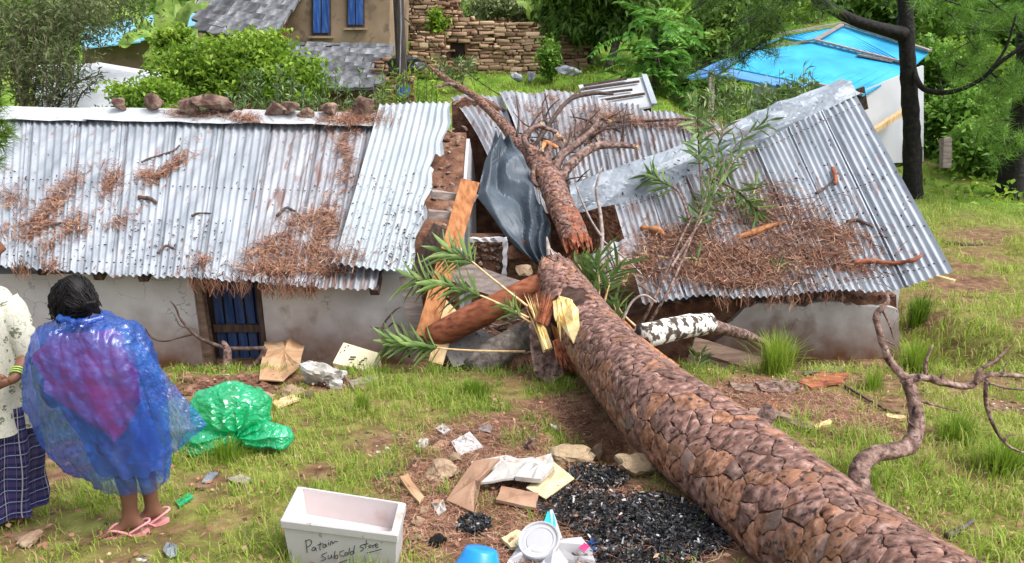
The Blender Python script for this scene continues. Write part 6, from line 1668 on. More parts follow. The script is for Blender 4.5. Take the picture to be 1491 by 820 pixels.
add_hand(J, E, 'wrr', 'r', Vector((-.8, -.3, -.2)), Vector((0, -.3, 1)), Vector((0, -1, 0))); add_hand(J, E, 'wrl', 'l', Vector((.8, -.3, -.2)), Vector((0, -.3, 1)), Vector((0, -1, 0)))
add_foot(J, E, 'anl', 'fl', h2, fdq); add_foot(J, E, 'anr', 'fr', h1, fdq)
skin_body('body', J, E, W2)
hd = Q(-30, 360); head_mesh('head', hd, Vector((.9, .4, -.1)), W2); hair_mesh(W2, hd, Vector((.9, .4, -.1)), bun=Q(-62, 372), n=500, seed=4)
s2 = scale_at(0, 560, Y2)
loft('skirt', [(Q(-12, 585), 58 * s2, .14), (Q(-12, 640), 66 * s2, .17), (Q(-12, 700), 70 * s2, .18), (Q(-12, 738), 74 * s2, .185)], 'plaid', W2, fold=.03, nf=9, seed=6, seg=96)
loft('tunic', [(Q(-25, 420), 18 * s2, .06), (Q(-24, 432), 36 * s2, .11), (Q(-20, 470), 50 * s2, .14), (Q(-18, 540), 54 * s2, .15), (Q(-14, 590), 62 * s2, .17), (Q(-12, 618), 66 * s2, .18)], 'floral', W2, fold=.018, nf=7, seed=8, seg=96)
def sleeve(name, pts, rad, m, parent, seg=20):
    mb = MB(); mb.tube(pts, rad, seg, .05, sub=5, cap=False); o = mb.obj(name, m, parent, smooth=True); me = o.data
    n = len(me.vertices); su = np.tile(np.arange(seg) / seg * .35, n // seg); sv_ = np.repeat(np.arange(n // seg) * .02, seg)
    for k, a in (('su', su), ('sv', sv_)): me.attributes.new(k, 'FLOAT', 'POINT').data.foreach_set('value', a.astype(np.float32))
    return o
sleeve('sleeve', [Q(4, 438), Q(16, 456), Q(32, 490), Q(42, 516)], [.075, .082, .070, .060], 'floral', W2)
sleeve('sleeve', [Q(-55, 438), Q(-70, 470), Q(-84, 520)], [.075, .08, .062], 'floral', W2)
wv = (J['wrr'][0] - J['elr'][0]).normalized()
for k in range(3):
    c = J['wrr'][0] - wv * (.055 - .014 * k) + Vector((0, 0, 0)); y = wv.cross(Vector((0, 0, 1))).normalized(); z = wv.cross(y)
    MB().tube([c + (y * math.cos(a) + z * math.sin(a)) * .036 for a in np.linspace(0, 2 * math.pi, 25)], .004, 6).obj('bangle', 'bangle', W2, smooth=True)
sandal(W2, h1, fdq, 'sandal_pink'); sandal(W2, h2, fdq, 'sandal_pink')

# ------------------------------------------------------------------ things lying about
def on_px(u, v, lift=0.0): return ground(u, v, 0.0) + Vector((0, 0, lift))
def slab(name, label, cat, poly, th, m, lift=.01, curl=0, group=None, seed=0, lifts=None, rough=None):
    """a flat piece lying on the ground: outline read from the photograph, laid on the soil; lifts raises single corners"""
    rs = random.Random(seed)
    if rough is None: rough = .012 if cat in ('bark', 'wood chip') else .004
    L0 = lifts or [0] * len(poly); pp = []; ll = []; m0 = len(poly); P0 = [on_px(u, v) for (u, v) in poly]; P = []
    for k in range(m0):              # uneven, slightly torn outline
        for f in ((0, .33, .66) if rough else (0,)):
            q = P0[k].lerp(P0[(k + 1) % m0], f); j = 0 if f == 0 and rough < .01 else rough
            P.append(q + Vector((rs.uniform(-j, j), rs.uniform(-j, j), rs.uniform(-j, j) * .5))); ll.append(L0[k] * (1 - f) + L0[(k + 1) % m0] * f)
    lifts = ll; n = len(P)
    z = sum(q.z - float(gz(q.x, q.y)) for q in P) / n
    c = sum(P, Vector()) / n; nr = (P[1] - P[0]).cross(P[-1] - P[0]); nr = nr if nr.z > 0 else -nr
    L = lifts or [0] * n
    P = [Vector((q.x, q.y, q.z + lift + th + L[k])) for k, q in enumerate(P)]
    # ring of inner points so that the sheet can sag and curl
    inner = [c.lerp(q, .5) + Vector((0, 0, curl * rs.uniform(-.5, 1))) for q in P]; inner = [Vector((q.x, q.y, (P[k].z + sum(p.z for p in P) / n) / 2 + curl * rs.uniform(-1, .6))) for k, q in enumerate(inner)]
    cc = sum(P, Vector()) / n + Vector((0, 0, curl * .5)); mb = MB(); dn = Vector((0, 0, -th))
    vs = P + inner + [cc]; N = len(vs); vs = vs + [q + dn for q in vs]
    fs = []
    for o in (0, N):
        fs += [(o + k, o + (k + 1) % n, o + n + (k + 1) % n, o + n + k) for k in range(n)] + [(o + n + k, o + n + (k + 1) % n, o + 2 * n) for k in range(n)]
    fs += [(k, (k + 1) % n, N + (k + 1) % n, N + k) for k in range(n)]
    o = mb.add(vs, fs).obj(name, m); tag(recentre(o), label, cat, group); return o
def stone(label, u, v, w, h, m='stone_loose', seed=0, name='stone', flat=.6, group=None):
    q = on_px(u, v); s = scale_at(u, v, q.y); o = MB().rock(q + Vector((0, 0, h * s * .30)), (w * s * .55, w * s * .42, h * s * flat), seed, sub=4, rough=.34).obj(name, m)
    return tag(recentre(o), label, 'stone', group)
# white foam box with marker writing
FL, FR, BR, BL = at(411, 757, 3.42), at(577, 783, 3.30), at(588, 735, 3.57), at(435, 708, 3.725)
zt = (FL.z + FR.z + BR.z + BL.z) / 4; FL.z = FR.z = BR.z = BL.z = zt
FB = empty('foam_box', (0, 0, 0), 'open white foam box with black handwriting on its side', 'box'); FB.location = ((FL + BR) / 2) - Vector((0, 0, .3))
top = [FL, FR, BR, BL]; cen = sum(top, Vector()) / 4; hgt = .31
bot = [cen.lerp(q, .93) - Vector((0, 0, hgt)) for q in top]; rim_i = [cen.lerp(q, .91) if k in (0, 1) else cen.lerp(q, .91) for k, q in enumerate(top)]
rim_i = [q + (cen - q).normalized() * .0 for q in rim_i]; flo = [cen.lerp(q, .87) - Vector((0, 0, .15)) for q in top]
mb = MB(); mb.add(top + bot, [(k, (k + 1) % 4, 4 + (k + 1) % 4, 4 + k) for k in range(4)] + [(7, 6, 5, 4)]); shell = mb
lip = [q + (q - cen).normalized() * .012 for q in top]
mb.obj('side', 'foam', FB)
mb = MB(); T2_ = [q + Vector((0, 0, .008)) for q in lip]; I2 = [q + Vector((0, 0, .008)) for q in rim_i]; low = [q - Vector((0, 0, .035)) for q in lip]
mb.add(T2_ + I2 + low, [(k, (k + 1) % 4, 4 + (k + 1) % 4, 4 + k) for k in range(4)] + [(8 + k, 8 + (k + 1) % 4, (k + 1) % 4, k) for k in range(4)] + [])
mb.obj('rim', 'foam', FB, bevel=.006)
mb = MB(); mb.add(I2 + flo, [(k, (k + 1) % 4, 4 + (k + 1) % 4, 4 + k) for k in range(4)] + [(4, 5, 6, 7)]); mb.obj('inside', 'foam_inside', FB)
nf_ = (FR - FL).cross(bot[0] - FL).normalized()
if nf_.y > 0: nf_ = -nf_
def on_face(cx, cy):
    d = ray(400 + cx / 6.835, 700 + cy / 6.835); o = Vector((0, 0, ZC)); t = (FL - o).dot(nf_) / d.dot(nf_); return o + d * t + nf_ * .0015
INK = [[(310, 590), (325, 715)], [(306, 602), (345, 585), (370, 605), (355, 640), (322, 660)], [(408, 664), (385, 660), (370, 690), (395, 692), (408, 664), (414, 696)], [(455, 612), (450, 680), (460, 684)], [(428, 640), (482, 622)],
       [(502, 630), (482, 640), (485, 665), (505, 655), (510, 628), (517, 656)], [(535, 612), (540, 640)], [(534, 592), (538, 594)], [(555, 640), (560, 602), (575, 606), (580, 628), (600, 602), (630, 606)],
       [(520, 715), (480, 730), (470, 750), (505, 765), (500, 785), (465, 790)], [(535, 742), (535, 775), (560, 765), (565, 735), (572, 768)], [(602, 700), (590, 770), (612, 740), (632, 746), (622, 772), (594, 768)],
       [(692, 694), (655, 705), (650, 740), (692, 750)], [(705, 715), (695, 735), (715, 742), (727, 716), (705, 712)], [(747, 668), (737, 738)], [(782, 702), (757, 705), (757, 730), (780, 725), (797, 645)], [(786, 690), (792, 722)],
       [(895, 630), (855, 645), (855, 660), (885, 670), (872, 695), (852, 697)], [(915, 592), (905, 668)], [(888, 637), (932, 624)], [(945, 640), (935, 655), (950, 666), (962, 645), (945, 637)], [(975, 640), (980, 668), (978, 648), (1000, 632)],
       [(1002, 650), (1026, 637), (1012, 625), (1000, 645), (1015, 664), (1034, 655)], [(1064, 608), (1070, 614)], [(630, 816), (690, 798), (752, 776)], [(920, 716), (990, 700), (1062, 680)]]
mb = MB()
for st in INK: mb.tube([on_face(x, y) for (x, y) in st], .0019 if len(st) > 1 else .003, 5, sub=3)
mb.obj('handwriting', 'ink', FB)
# green plastic bag
def bag():
    c = on_px(338, 655); Yb = c.y; bm = bmesh.new()
    def lobe(u, v, ru, rv, dy, seed, flare=0):
        s = scale_at(u, v, Yb); cc = at(u, v, Yb) + Vector((0, dy, 0)); r_ = bmesh.ops.create_icosphere(bm, subdivisions=5, radius=1)
        for vv in r_['verts']:
            d = vv.co.normalized(); k = 1 + .16 * mn.noise(d * 1.6 + Vector((seed, 0, 0))) + .10 * abs(mn.noise(d * 4 + Vector((seed, 2, 0)))) - .05 * abs(mn.noise(d * 9 + Vector((0, seed, 0))))
            q = cc + Vector((d.x * ru, d.y * min(ru, rv) * 1.05, d.z * rv)) * k * s
            g = float(gz(q.x, q.y)) + .012
            if q.z < g: q.z = g + .006 * mn.noise(q * 25)
            vv.co = q
    lobe(330, 602, 58, 38, .05, 1); lobe(312, 640, 44, 27, -.08, 3); lobe(382, 630, 36, 18, -.05, 4); lobe(410, 632, 18, 17, -.06, 5)
    me = bpy.data.meshes.new('plastic_bag'); bm.to_mesh(me); bm.free(); setmat(me, 'plastic_green'); o = link('plastic_bag', me)
    crinkle(o, .016, 6, 5)
    kn = at(352, 626, Yb) + Vector((0, -.16, 0))
    for vv in me.vertices:
        q = vv.co - kn; ph = math.atan2(q.z, q.x); r = q.length; pl = abs(math.sin(6.5 * ph + 3 * mn.noise(vv.co * 5))); f = math.exp(-(r / .22) ** 2)
        vv.co = vv.co + Vector((0, 1, 0)) * (.05 * f * pl + .012 * pl) - q * (.22 * math.exp(-(r / .09) ** 2))
    crinkle(o, .008, 14, 2); me.polygons.foreach_set('use_smooth', [False] * len(me.polygons))
    tag(recentre(o), 'crumpled green plastic bag knotted on the grass', 'bag')
bag()
# cardboard heap on the bank
slab('cardboard_sheet', 'large torn brown cardboard sheet against the house bank', 'cardboard', [(378, 560), (388, 522), (412, 520), (430, 510), (446, 524), (438, 545), (412, 562)], .012, 'cardboard', .04, .03, lifts=[0, .2, .2, .22, .16, .05, 0], seed=1, rough=.008)
q = on_px(470, 560); s = scale_at(470, 550, q.y); o = MB().rock(q + Vector((0, .05, .05)), (50 * s, 22 * s, 26 * s), 12, sub=4, rough=.5).obj('cloth_sack', 'paper'); crinkle(o, .06, 4, 1); tag(recentre(o), 'crumpled white cloth sack between the two cartons', 'sack')
cb = [at(484, 528, 7.35), at(540, 541, 7.25), at(553, 514, 7.6), at(500, 498, 7.7)]
CB = empty('carton', cb[0] - Vector((0, 0, .2)), 'cream carton with small printed marks tilted on the bank', 'carton')
MB().prism(cb, (.01, .03, -.17)).obj('body', 'carton_cream', CB, bevel=.006)
nrm = (cb[1] - cb[0]).cross(cb[3] - cb[0]).normalized(); nrm = nrm if nrm.z > 0 else -nrm
def cpt(a, b): return (cb[0].lerp(cb[1], a)).lerp(cb[3].lerp(cb[2], a), b) + nrm * .004
mb = MB()
for (a, b, a2, b2) in ((.34, .30, .48, .36), (.35, .42, .49, .48), (.42, .18, .46, .19), (.64, .16, .68, .24), (.62, .28, .68, .32), (.66, .38, .72, .44), (.70, .50, .76, .56), (.74, .20, .77, .22), (.12, .62, .16, .64), (.10, .78, .13, .80), (.16, .86, .18, .90), (.05, .5, .07, .52)):
    mb.beam(cpt(a, b), cpt(a2, b2), .018, .003, up=tuple(nrm))
mb.obj('printed_mark', 'ink', CB)
slab('broken_board', 'short pale board lying between cardboard and green bag', 'board', [(396, 590), (428, 578), (436, 586), (404, 598)], .02, 'wood_pale', .015, 0)
slab('broken_board', 'grey broken board at the foot of the cream carton', 'board', [(508, 560), (548, 548), (552, 556), (514, 570)], .02, 'wood_grey', .015, 0)
stone('rough brown stone beside the short pale board', 447, 580, 26, 18, 'stone_loose', 51)
stone('flat plate of stone in front of the cream carton', 530, 566, 30, 12, 'stone_pale', 52, flat=.4)
stone('flat pink stone under the cardboard sheet edge', 424, 575, 40, 20, 'stone_pale', 5, flat=.5)
stone('pale crumbly lump of mortar beside the green bag', 385, 585, 34, 26, 'stone_pale', 6)
stone('brown stone in front of the white cloth sack', 470, 562, 22, 16, 'stone_loose', 7)
stone('small upright stone beside the cream carton', 498, 556, 22, 18, 'stone_loose', 8)
stone('squarish stone half buried in the trodden turf', 613, 578, 18, 10, 'stone_loose', 9)
stone('orange flat stone lying by the film-wrapped person', 40, 792, 46, 24, 'stone_pale', 10, flat=.35)
stone('small orange stone in the soil by the sandal', 291, 714, 20, 10, 'stone_pale', 11)
# scattered rubbish round the fire place
slab('foam_scrap', 'bright white square piece of foam board on red soil', 'foam board', [(657, 648), (684, 633), (704, 656), (668, 668)], .018, 'foam', .01, .0)
slab('paper_scrap', 'small white paper scrap nearest the grass edge', 'paper', [(634, 626), (644, 619), (656, 628), (646, 635)], .006, 'paper', .01, .01)
slab('paper_scrap', 'grey thin plastic scrap beyond the foam board', 'paper', [(696, 627), (704, 619), (718, 622), (714, 632)], .004, 'tarp_grey', .008, .01)
slab('paper_scrap', 'crumpled white and brown wrapper left of the foam board', 'wrapper', [(604, 655), (612, 641), (624, 643), (622, 656)], .012, 'paper', .01, .03, seed=4)
slab('cardboard_sheet', 'narrow brown card strip beside the crumpled wrapper', 'cardboard', [(626, 656), (640, 644), (656, 646), (650, 655), (634, 660)], .008, 'cardboard_wet', .01, .02)
stone('largest flat tan stone among the rubbish', 650, 697, 62, 44, 'stone_pale', 20, flat=.42)
stone('small pale stone touching the flat tan stone', 662, 672, 30, 18, 'stone_pale', 21)
slab('wood_chip', 'flat tan splinter of wood leaning on the soil', 'wood chip', [(580, 708), (594, 704), (616, 732), (610, 742)], .02, 'cardboard', .02, .0, lifts=[.03, .03, 0, 0])
slab('paper_scrap', 'long white sheet of paper behind the card pile', 'paper', [(686, 680), (738, 670), (756, 676), (748, 688), (690, 696)], .012, 'paper', .03, .02, seed=6)
slab('cardboard_sheet', 'folded brown corrugated card with a bent flap', 'cardboard', [(650, 738), (690, 692), (728, 690), (700, 722), (690, 754)], .018, 'cardboard_wet', .05, .02, lifts=[-.02, .04, .05, .04, -.03], seed=7)
slab('cardboard_sheet', 'pale flat card lying on the folded brown one', 'cardboard', [(700, 724), (732, 690), (778, 685), (748, 717)], .014, 'paper', .09, .02, seed=8)
slab('cardboard_sheet', 'wet brown card strip lying in front of the pale cards', 'cardboard', [(722, 740), (730, 720), (784, 730), (780, 752)], .02, 'cardboard_wet', .04, .01, seed=9)
slab('paper_scrap', 'crumpled white packet on top of the yellow envelope', 'packet', [(750, 718), (770, 692), (802, 683), (806, 700), (788, 722)], .03, 'paper', .09, .03, seed=10)
slab('envelope', 'yellow paper envelope beside the ash heap', 'envelope', [(766, 722), (806, 683), (836, 708), (794, 738)], .008, 'paper_yellow', .05, .01, seed=11)
slab('paper_scrap', 'small white triangle of paper near the tan splinter', 'paper', [(628, 738), (646, 733), (650, 748), (638, 756)], .01, 'paper', .02, .01)
slab('paper_scrap', 'yellow crumpled wrapper in the needles', 'wrapper', [(664, 768), (676, 757), (700, 758), (696, 776), (678, 780)], .015, 'paper_yellow', .02, .03, seed=12)
slab('paper_scrap', 'striped pale packet at the foot of the ash', 'packet', [(730, 792), (752, 780), (776, 788), (766, 802), (744, 806)], .02, 'paper_yellow', .02, .03, seed=13)
stone('round pale stone beside the foam box', 607, 790, 22, 20, 'stone_pale', 30)
stone('small cream stone above the round pale one', 620, 748, 18, 14, 'stone_pale', 31)
stone('tan stone in the needles between box and rubbish', 612, 766, 26, 18, 'stone_pale', 32)
stone('dark burnt lump by the round pale stone', 636, 796, 30, 20, 'bark_black', 33)
stone('round reddish stone beyond the ash heap', 770, 654, 26, 22, 'stone_loose', 34)
stone('large half-charred stone at the edge of the ash', 822, 672, 70, 38, 'stone_char', 35, flat=.55)
stone('orange stone under the lifted trunk', 868, 664, 32, 22, 'stone_pale', 36)
stone('dark charred stone under the trunk', 925, 690, 56, 34, 'stone_char', 37)
stone('small grey stone near the pit under the trunk', 806, 625, 14, 10, 'paper', 38)
slab('wrapper', 'green and white sweet wrapper on the soil', 'wrapper', [(256, 735), (276, 722), (282, 728), (262, 742)], .01, 'plastic_green', .015, .01)
slab('paper_scrap', 'crumpled clear plastic scrap by the small orange stone', 'plastic scrap', [(294, 706), (304, 690), (318, 692), (306, 706)], .008, 'tarp_grey', .012, .03, seed=15)
slab('wood_chip', 'flat grey wood chip on the grass', 'wood chip', [(328, 702), (350, 696), (368, 704), (350, 710)], .012, 'wood_grey', .015, 0)
slab('paper_scrap', 'dark and white torn plastic wrapper in the grass', 'wrapper', [(238, 808), (244, 796), (258, 800), (262, 814), (248, 818)], .01, 'tarp_grey', .02, .03, seed=16)
# blue basin, white crockery and plastic
q = on_px(702, 828); s = scale_at(702, 815, q.y)
mb = MB(); prof = [(0, .030), (.30, .034), (.62, .030), (.66, .022), (.80, -.02), (.92, -.06), (.97, -.062), (1.0, -.075), (.985, -.09)]; R0 = 36 * s; seg = 40
c0 = on_px(700, 836) + Vector((0, 0, .115)); V = []; tilt = Matrix.Rotation(R(-24), 3, 'X') @ Matrix.Rotation(R(10), 3, 'Y')
for (r, z) in prof:
    for k in range(seg): V.append(c0 + tilt @ Vector((math.cos(2 * math.pi * k / seg) * r * R0, math.sin(2 * math.pi * k / seg) * r * R0, z)))
mb.add(V, [(a * seg + k, a * seg + (k + 1) % seg, (a + 1) * seg + (k + 1) % seg, (a + 1) * seg + k) for a in range(0, len(prof) - 1) for k in range(seg)])
o = mb.obj('blue_basin', 'plastic_blue', smooth=True); tag(recentre(o), 'upturned blue plastic basin at the edge of the rubbish', 'basin')
def dish(label, u, v, lift, rpx, tx, ty, m='plastic_white'):
    q = on_px(u, v) + Vector((0, 0, lift)); R_ = rpx * scale_at(u, v, q.y); M = Matrix.Rotation(R(tx), 3, 'X') @ Matrix.Rotation(R(ty), 3, 'Y'); V = []; prof = [(.0, .012), (.58, .012), (.64, .008), (.70, .013), (.86, .012), (.90, .022), (.96, .024), (1, .016), (.98, -.01), (.6, -.02), (0, -.02)]
    for (r, z) in prof:
        for k in range(36): V.append(q + M @ Vector((math.cos(k * math.pi / 18) * r * R_, math.sin(k * math.pi / 18) * r * R_, z)))
    o = MB().add(V, [(a * 36 + k, a * 36 + (k + 1) % 36, (a + 1) * 36 + (k + 1) % 36, (a + 1) * 36 + k) for a in range(len(prof) - 1) for k in range(36)]).obj('round_dish', m, smooth=False); tag(recentre(o), label, 'dish')
dish('round white plastic dish with a raised ring', 785, 812, .10, 31, 20, -12)
slab('plastic_sheet', 'crumpled white plastic bag under the round dish', 'plastic bag', [(736, 830), (752, 808), (772, 800), (800, 793), (822, 798), (846, 800), (862, 810), (868, 832), (800, 850)], .03, 'plastic_white', .0, .09, lifts=[0, .01, .05, .07, .02, .05, .01, 0, 0], seed=18)
slab('milk_pouch', 'blue and white folded drink pouch standing by the ash', 'pouch', [(782, 794), (797, 766), (806, 770), (812, 798)], .02, 'plastic_cyan', .03, .0, lifts=[0, .05, .05, 0])
slab('milk_pouch', 'white folded edge of a drink pouch beside the blue one', 'pouch', [(806, 796), (800, 766), (804, 764), (820, 798)], .012, 'plastic_white', .035, 0, lifts=[0, .055, .055, 0])
slab('paper_scrap', 'dark blue plastic rag at the edge of the ash', 'rag', [(848, 802), (862, 792), (872, 796), (862, 812)], .015, 'blue_paint', .02, .02)
slab('paper_scrap', 'pink printed scrap on the white plastic bag', 'scrap', [(842, 816), (850, 808), (858, 814), (850, 822)], .004, 'cloth_magenta', .075, 0)
# ash bed: charred shards beyond counting, a few pale ones
def ash():
    n = 9500; V = []; F = []; A = []; rs = np.random.default_rng(8)
    ctr = rs.integers(0, len(CHAR), n); C = np.array(CHAR)[ctr]; a = rs.uniform(0, 6.28, n); r = np.sqrt(rs.uniform(0, 1, n)) * C[:, 2] * 1.05
    x = C[:, 0] + np.cos(a) * r; y = C[:, 1] + np.sin(a) * r; z = gz(x, y) + rs.uniform(.0, .05, n)
    d = unit(rs.normal(0, 1, (n, 3)) * np.array([1, 1, .5])); s = unit(np.cross(d, rs.normal(0, 1, (n, 3)))); t = np.cross(d, s)
    L = rs.uniform(.005, .022, (n, 1)); w = rs.uniform(.003, .009, (n, 1)); p = np.stack([x, y, z], 1)
    V = np.stack([p - d * L - s * w, p - d * L + s * w, p + d * L + s * w * .6, p + d * L - s * w * .6, p + t * w * .9], 1).reshape(-1, 3); b = np.arange(n)[:, None] * 5
    rn = np.clip(rs.beta(1.2, 4, n), 0, .75); rn[rs.uniform(0, 1, n) < .05] = .97
    o = np_mesh('ash', V, [b + np.array([[k, (k + 1) % 4, 4]]) for k in range(4)], 'ash', attr=np.repeat(rn, 5)); tag(o, 'black bed of ash and charred scraps beside the trunk', 'ash', kind='stuff')
ash()
mb = MB(); rs = random.Random(4)
for k in range(150):
    bx = rs.choice(CHAR); a = rs.uniform(0, 6.28); r = bx[2] * math.sqrt(rs.random()) * 1.25; q = G(bx[0] + math.cos(a) * r, bx[1] + math.sin(a) * r, .02); d = Vector((rs.gauss(0, 1), rs.gauss(0, 1), rs.gauss(0, .25))).normalized() * rs.uniform(.02, .07)
    if k % 3: mb.tube([q - d, q + Vector((0, 0, .01)), q + d], [rs.uniform(.003, .008)] * 3, 5, .2, mi=rs.choice((0, 0, 1)))
    else: mb.rock(q, (rs.uniform(.01, .035), rs.uniform(.01, .03), .012), seed=k, sub=1, mi=rs.choice((0, 0, 1, 2)))
tag(mb.obj('charcoal', ['bark_black', 'wood_grey', 'paper']), 'burnt sticks and cinders lying in the ash', 'charcoal', kind='stuff')
n = 3400; x = rng.uniform(-5, 5, n); y = rng.uniform(2.9, 7.9, n); k = (np.abs(x) < 1 + y * .72); x, y = x[k], y[k]; n = len(x)
P = np.stack([x, y, gz(x, y) + rng.uniform(.01, .05, n)], 1); dd = np.stack([rng.normal(0, 1, n), rng.normal(0, 1, n), rng.normal(0, .25, n)], 1)
o = leaf_mesh('leaf_litter', P, rng.uniform(.02, .06, n), rng.uniform(.006, .016, n), 'needle', None, np.clip(rng.normal(.55, .25, n), 0, 1), dirs=dd, droop=0); tag(o, 'dead brown leaves scattered through the grass', 'leaf litter', kind='stuff')
# splintered bark and logs on the right of the trunk
wood('broken_log', 'short dark log with a bright orange broken end', 'log', [(1128, 592, 6.35), (1165, 598, 6.25), (1200, 596, 6.2)], [9, 11, 10], 'bark_grey', seg=12)
wood('broken_log', 'pale orange splintered end piece behind the dark log', 'log', [(1196, 596, 6.2), (1212, 592, 6.18), (1228, 590, 6.15)], [9, 8, 5], 'wood_orange', seg=9, jit=.15)
for k, (lab, poly, m) in enumerate((('long bark strip beside the trunk on red soil', [(1090, 600), (1140, 606), (1186, 624), (1180, 632), (1130, 616), (1088, 608)], 'wood_brown'),
                                    ('red torn bark piece above the dark log', [(1160, 560), (1200, 545), (1236, 548), (1222, 562), (1180, 570)], 'wood_red'),
                                    ('grey bark piece behind the red torn bark', [(1170, 546), (1200, 536), (1228, 540), (1206, 548)], 'wood_grey'),
                                    ('broad dark bark flake by the trunk', [(1100, 562), (1140, 556), (1168, 566), (1150, 578), (1110, 576)], 'bark_limb'),
                                    ('curled brown bark flake near the tall grass', [(1062, 560), (1096, 566), (1100, 578), (1070, 574)], 'wood_brown'),
                                    ('pale fresh chip on the soil by the dead branch', [(1180, 625), (1206, 616), (1212, 620), (1190, 630)], 'wood_pale'),
                                    ('long pale chip lying in the needles by the dead branch', [(1290, 608), (1316, 612), (1320, 616), (1292, 614)], 'wood_pale'))):
    slab('bark_piece', lab, 'bark', poly, .025, m, .015, .02, seed=k + 40)
# sticks
def stick(label, pts, rad, m='twig', name='stick'):
    P = [on_px(u, v, .02) for (u, v) in pts]; Rr = [r * scale_at(pts[k][0], pts[k][1], P[k].y) for k, r in enumerate(rad)]
    o = MB().tube(P, Rr, 7, .12, sub=4).obj(name, m, smooth=True); tag(recentre(o), label, 'stick')
stick('dark stick on the grass beyond the roof corner', [(1372, 354), (1400, 358), (1440, 358)], [4, 4, 2])
stick('short dark stick under the far pine', [(1430, 288), (1460, 290), (1500, 287)], [3, 3, 3])
stick('straight stick lying on soil behind the forked branch', [(1230, 565), (1290, 600), (1310, 604)], [2, 2, 1.5])
stick('knobbly stick on the grass beside the trunk', [(1378, 785), (1400, 774), (1416, 762)], [5, 4, 3], 'bark_grey')
stick('thin straw-coloured stalk in the needles', [(590, 690), (640, 640), (700, 632)], [1.2, 1.2, 1])
stick('green long leaf-like stalk on the bare soil', [(548, 702), (562, 694), (578, 684)], [3, 4, 2], 'leaf_spear')
# branch broken off by the blue door
DB = MB()
px_tube('', [(386, 507, 8.0), (360, 508, 8.0), (330, 507, 8.0), (300, 497, 8.05), (282, 486, 8.1), (264, 466, 8.15), (256, 448, 8.15), (248, 438, 8.15)], [3.4, 3.4, 3.1, 2.7, 2.4, 1.7, 1.4, 0.82], None, mb=DB, seg=7)
px_tube('', [(282, 486, 8.1), (260, 492, 8.1), (238, 497, 8.1), (220, 491, 8.1), (212, 478, 8.1)], [2, 1.5, 1.4, 1.2, 0.68], None, mb=DB, seg=6)
px_tube('', [(276, 478, 8.12), (262, 474, 8.12), (256, 462, 8.12)], [1.4, 1, 0.68], None, mb=DB, seg=5)
px_tube('', [(386, 507, 8.0), (378, 524, 7.95), (360, 538, 7.9), (352, 534, 7.9)], [4.1, 4.1, 4.1, 2.7], None, mb=DB, seg=7); px_tube('', [(360, 538, 7.9), (372, 562, 7.8), (378, 580, 7.7)], [4.1, 3.4, 2.7], None, mb=DB, seg=7)
tag(recentre(DB.obj('bare_branch', 'twig', smooth=True)), 'bare crooked branch propped in front of the blue door', 'branch')
wood('stake', 'short stake with a pale snapped top before the blue door', 'stake', [(328, 566, 7.75), (330, 535, 7.8), (331, 512, 7.85), (325, 498, 7.88)], [7, 7, 6, 3], 'bark_limb', seg=8)
wood('dry_twig', 'thin dry twigs tangled at the foot of the torn wall', 'twig', [(566, 520, 8.3), (556, 480, 8.5), (572, 455, 8.6), (582, 448, 8.6)], [2, 2, 1.5, 1], 'twig', seg=5)
wood('dry_twig', 'crooked black twig leaning on the wall by the loose sheet', 'twig', [(596, 520, 8.3), (590, 490, 8.5), (575, 470, 8.6), (562, 478, 8.6), (540, 476, 8.6)], [2, 2, 1.5, 1.2, 1], 'twig', seg=5)
stick('single dry stalk standing by the whitewashed wall', [(266, 560), (268, 548), (266, 540)], [1, 1, 1], 'straw')
# broken soil at the foot of the long wall: crumbs beyond counting
mb = MB()
for k in range(170):
    u = 250 + random.random() * 150; v = 548 + random.random() * 30; q = on_px(u, v); z_ = random.uniform(.012, .06)
    mb.rock(q + Vector((0, 0, z_ * .2)), (z_ * 1.3, z_, z_ * .7), seed=k + 300, sub=1)
tag(mb.obj('loose_soil', 'mud'), 'crumbly dark red soil heaped under the blue door', 'soil', kind='stuff')
# crumbs of stone, bark and rubbish trodden into the yard
mb = MB()
for k in range(620):
    bx = random.choice(BARE[:14] + BARE[-6:]); a = random.uniform(0, 6.28); r = bx[2] * math.sqrt(random.random()) * 1.2; x, y = bx[0] + math.cos(a) * r, bx[1] + math.sin(a) * r; z_ = random.uniform(.006, .022)
    mb.rock(G(x, y, z_ * .2), (z_ * random.uniform(.8, 2), z_, z_ * .6), seed=k, sub=1, mi=random.choice((0, 0, 0, 1, 2, 3)))
tag(mb.obj('gravel', ['stone_loose', 'stone_pale', 'bark_limb', 'paper']), 'small stones and crumbs trodden into the bare soil', 'gravel', kind='stuff')

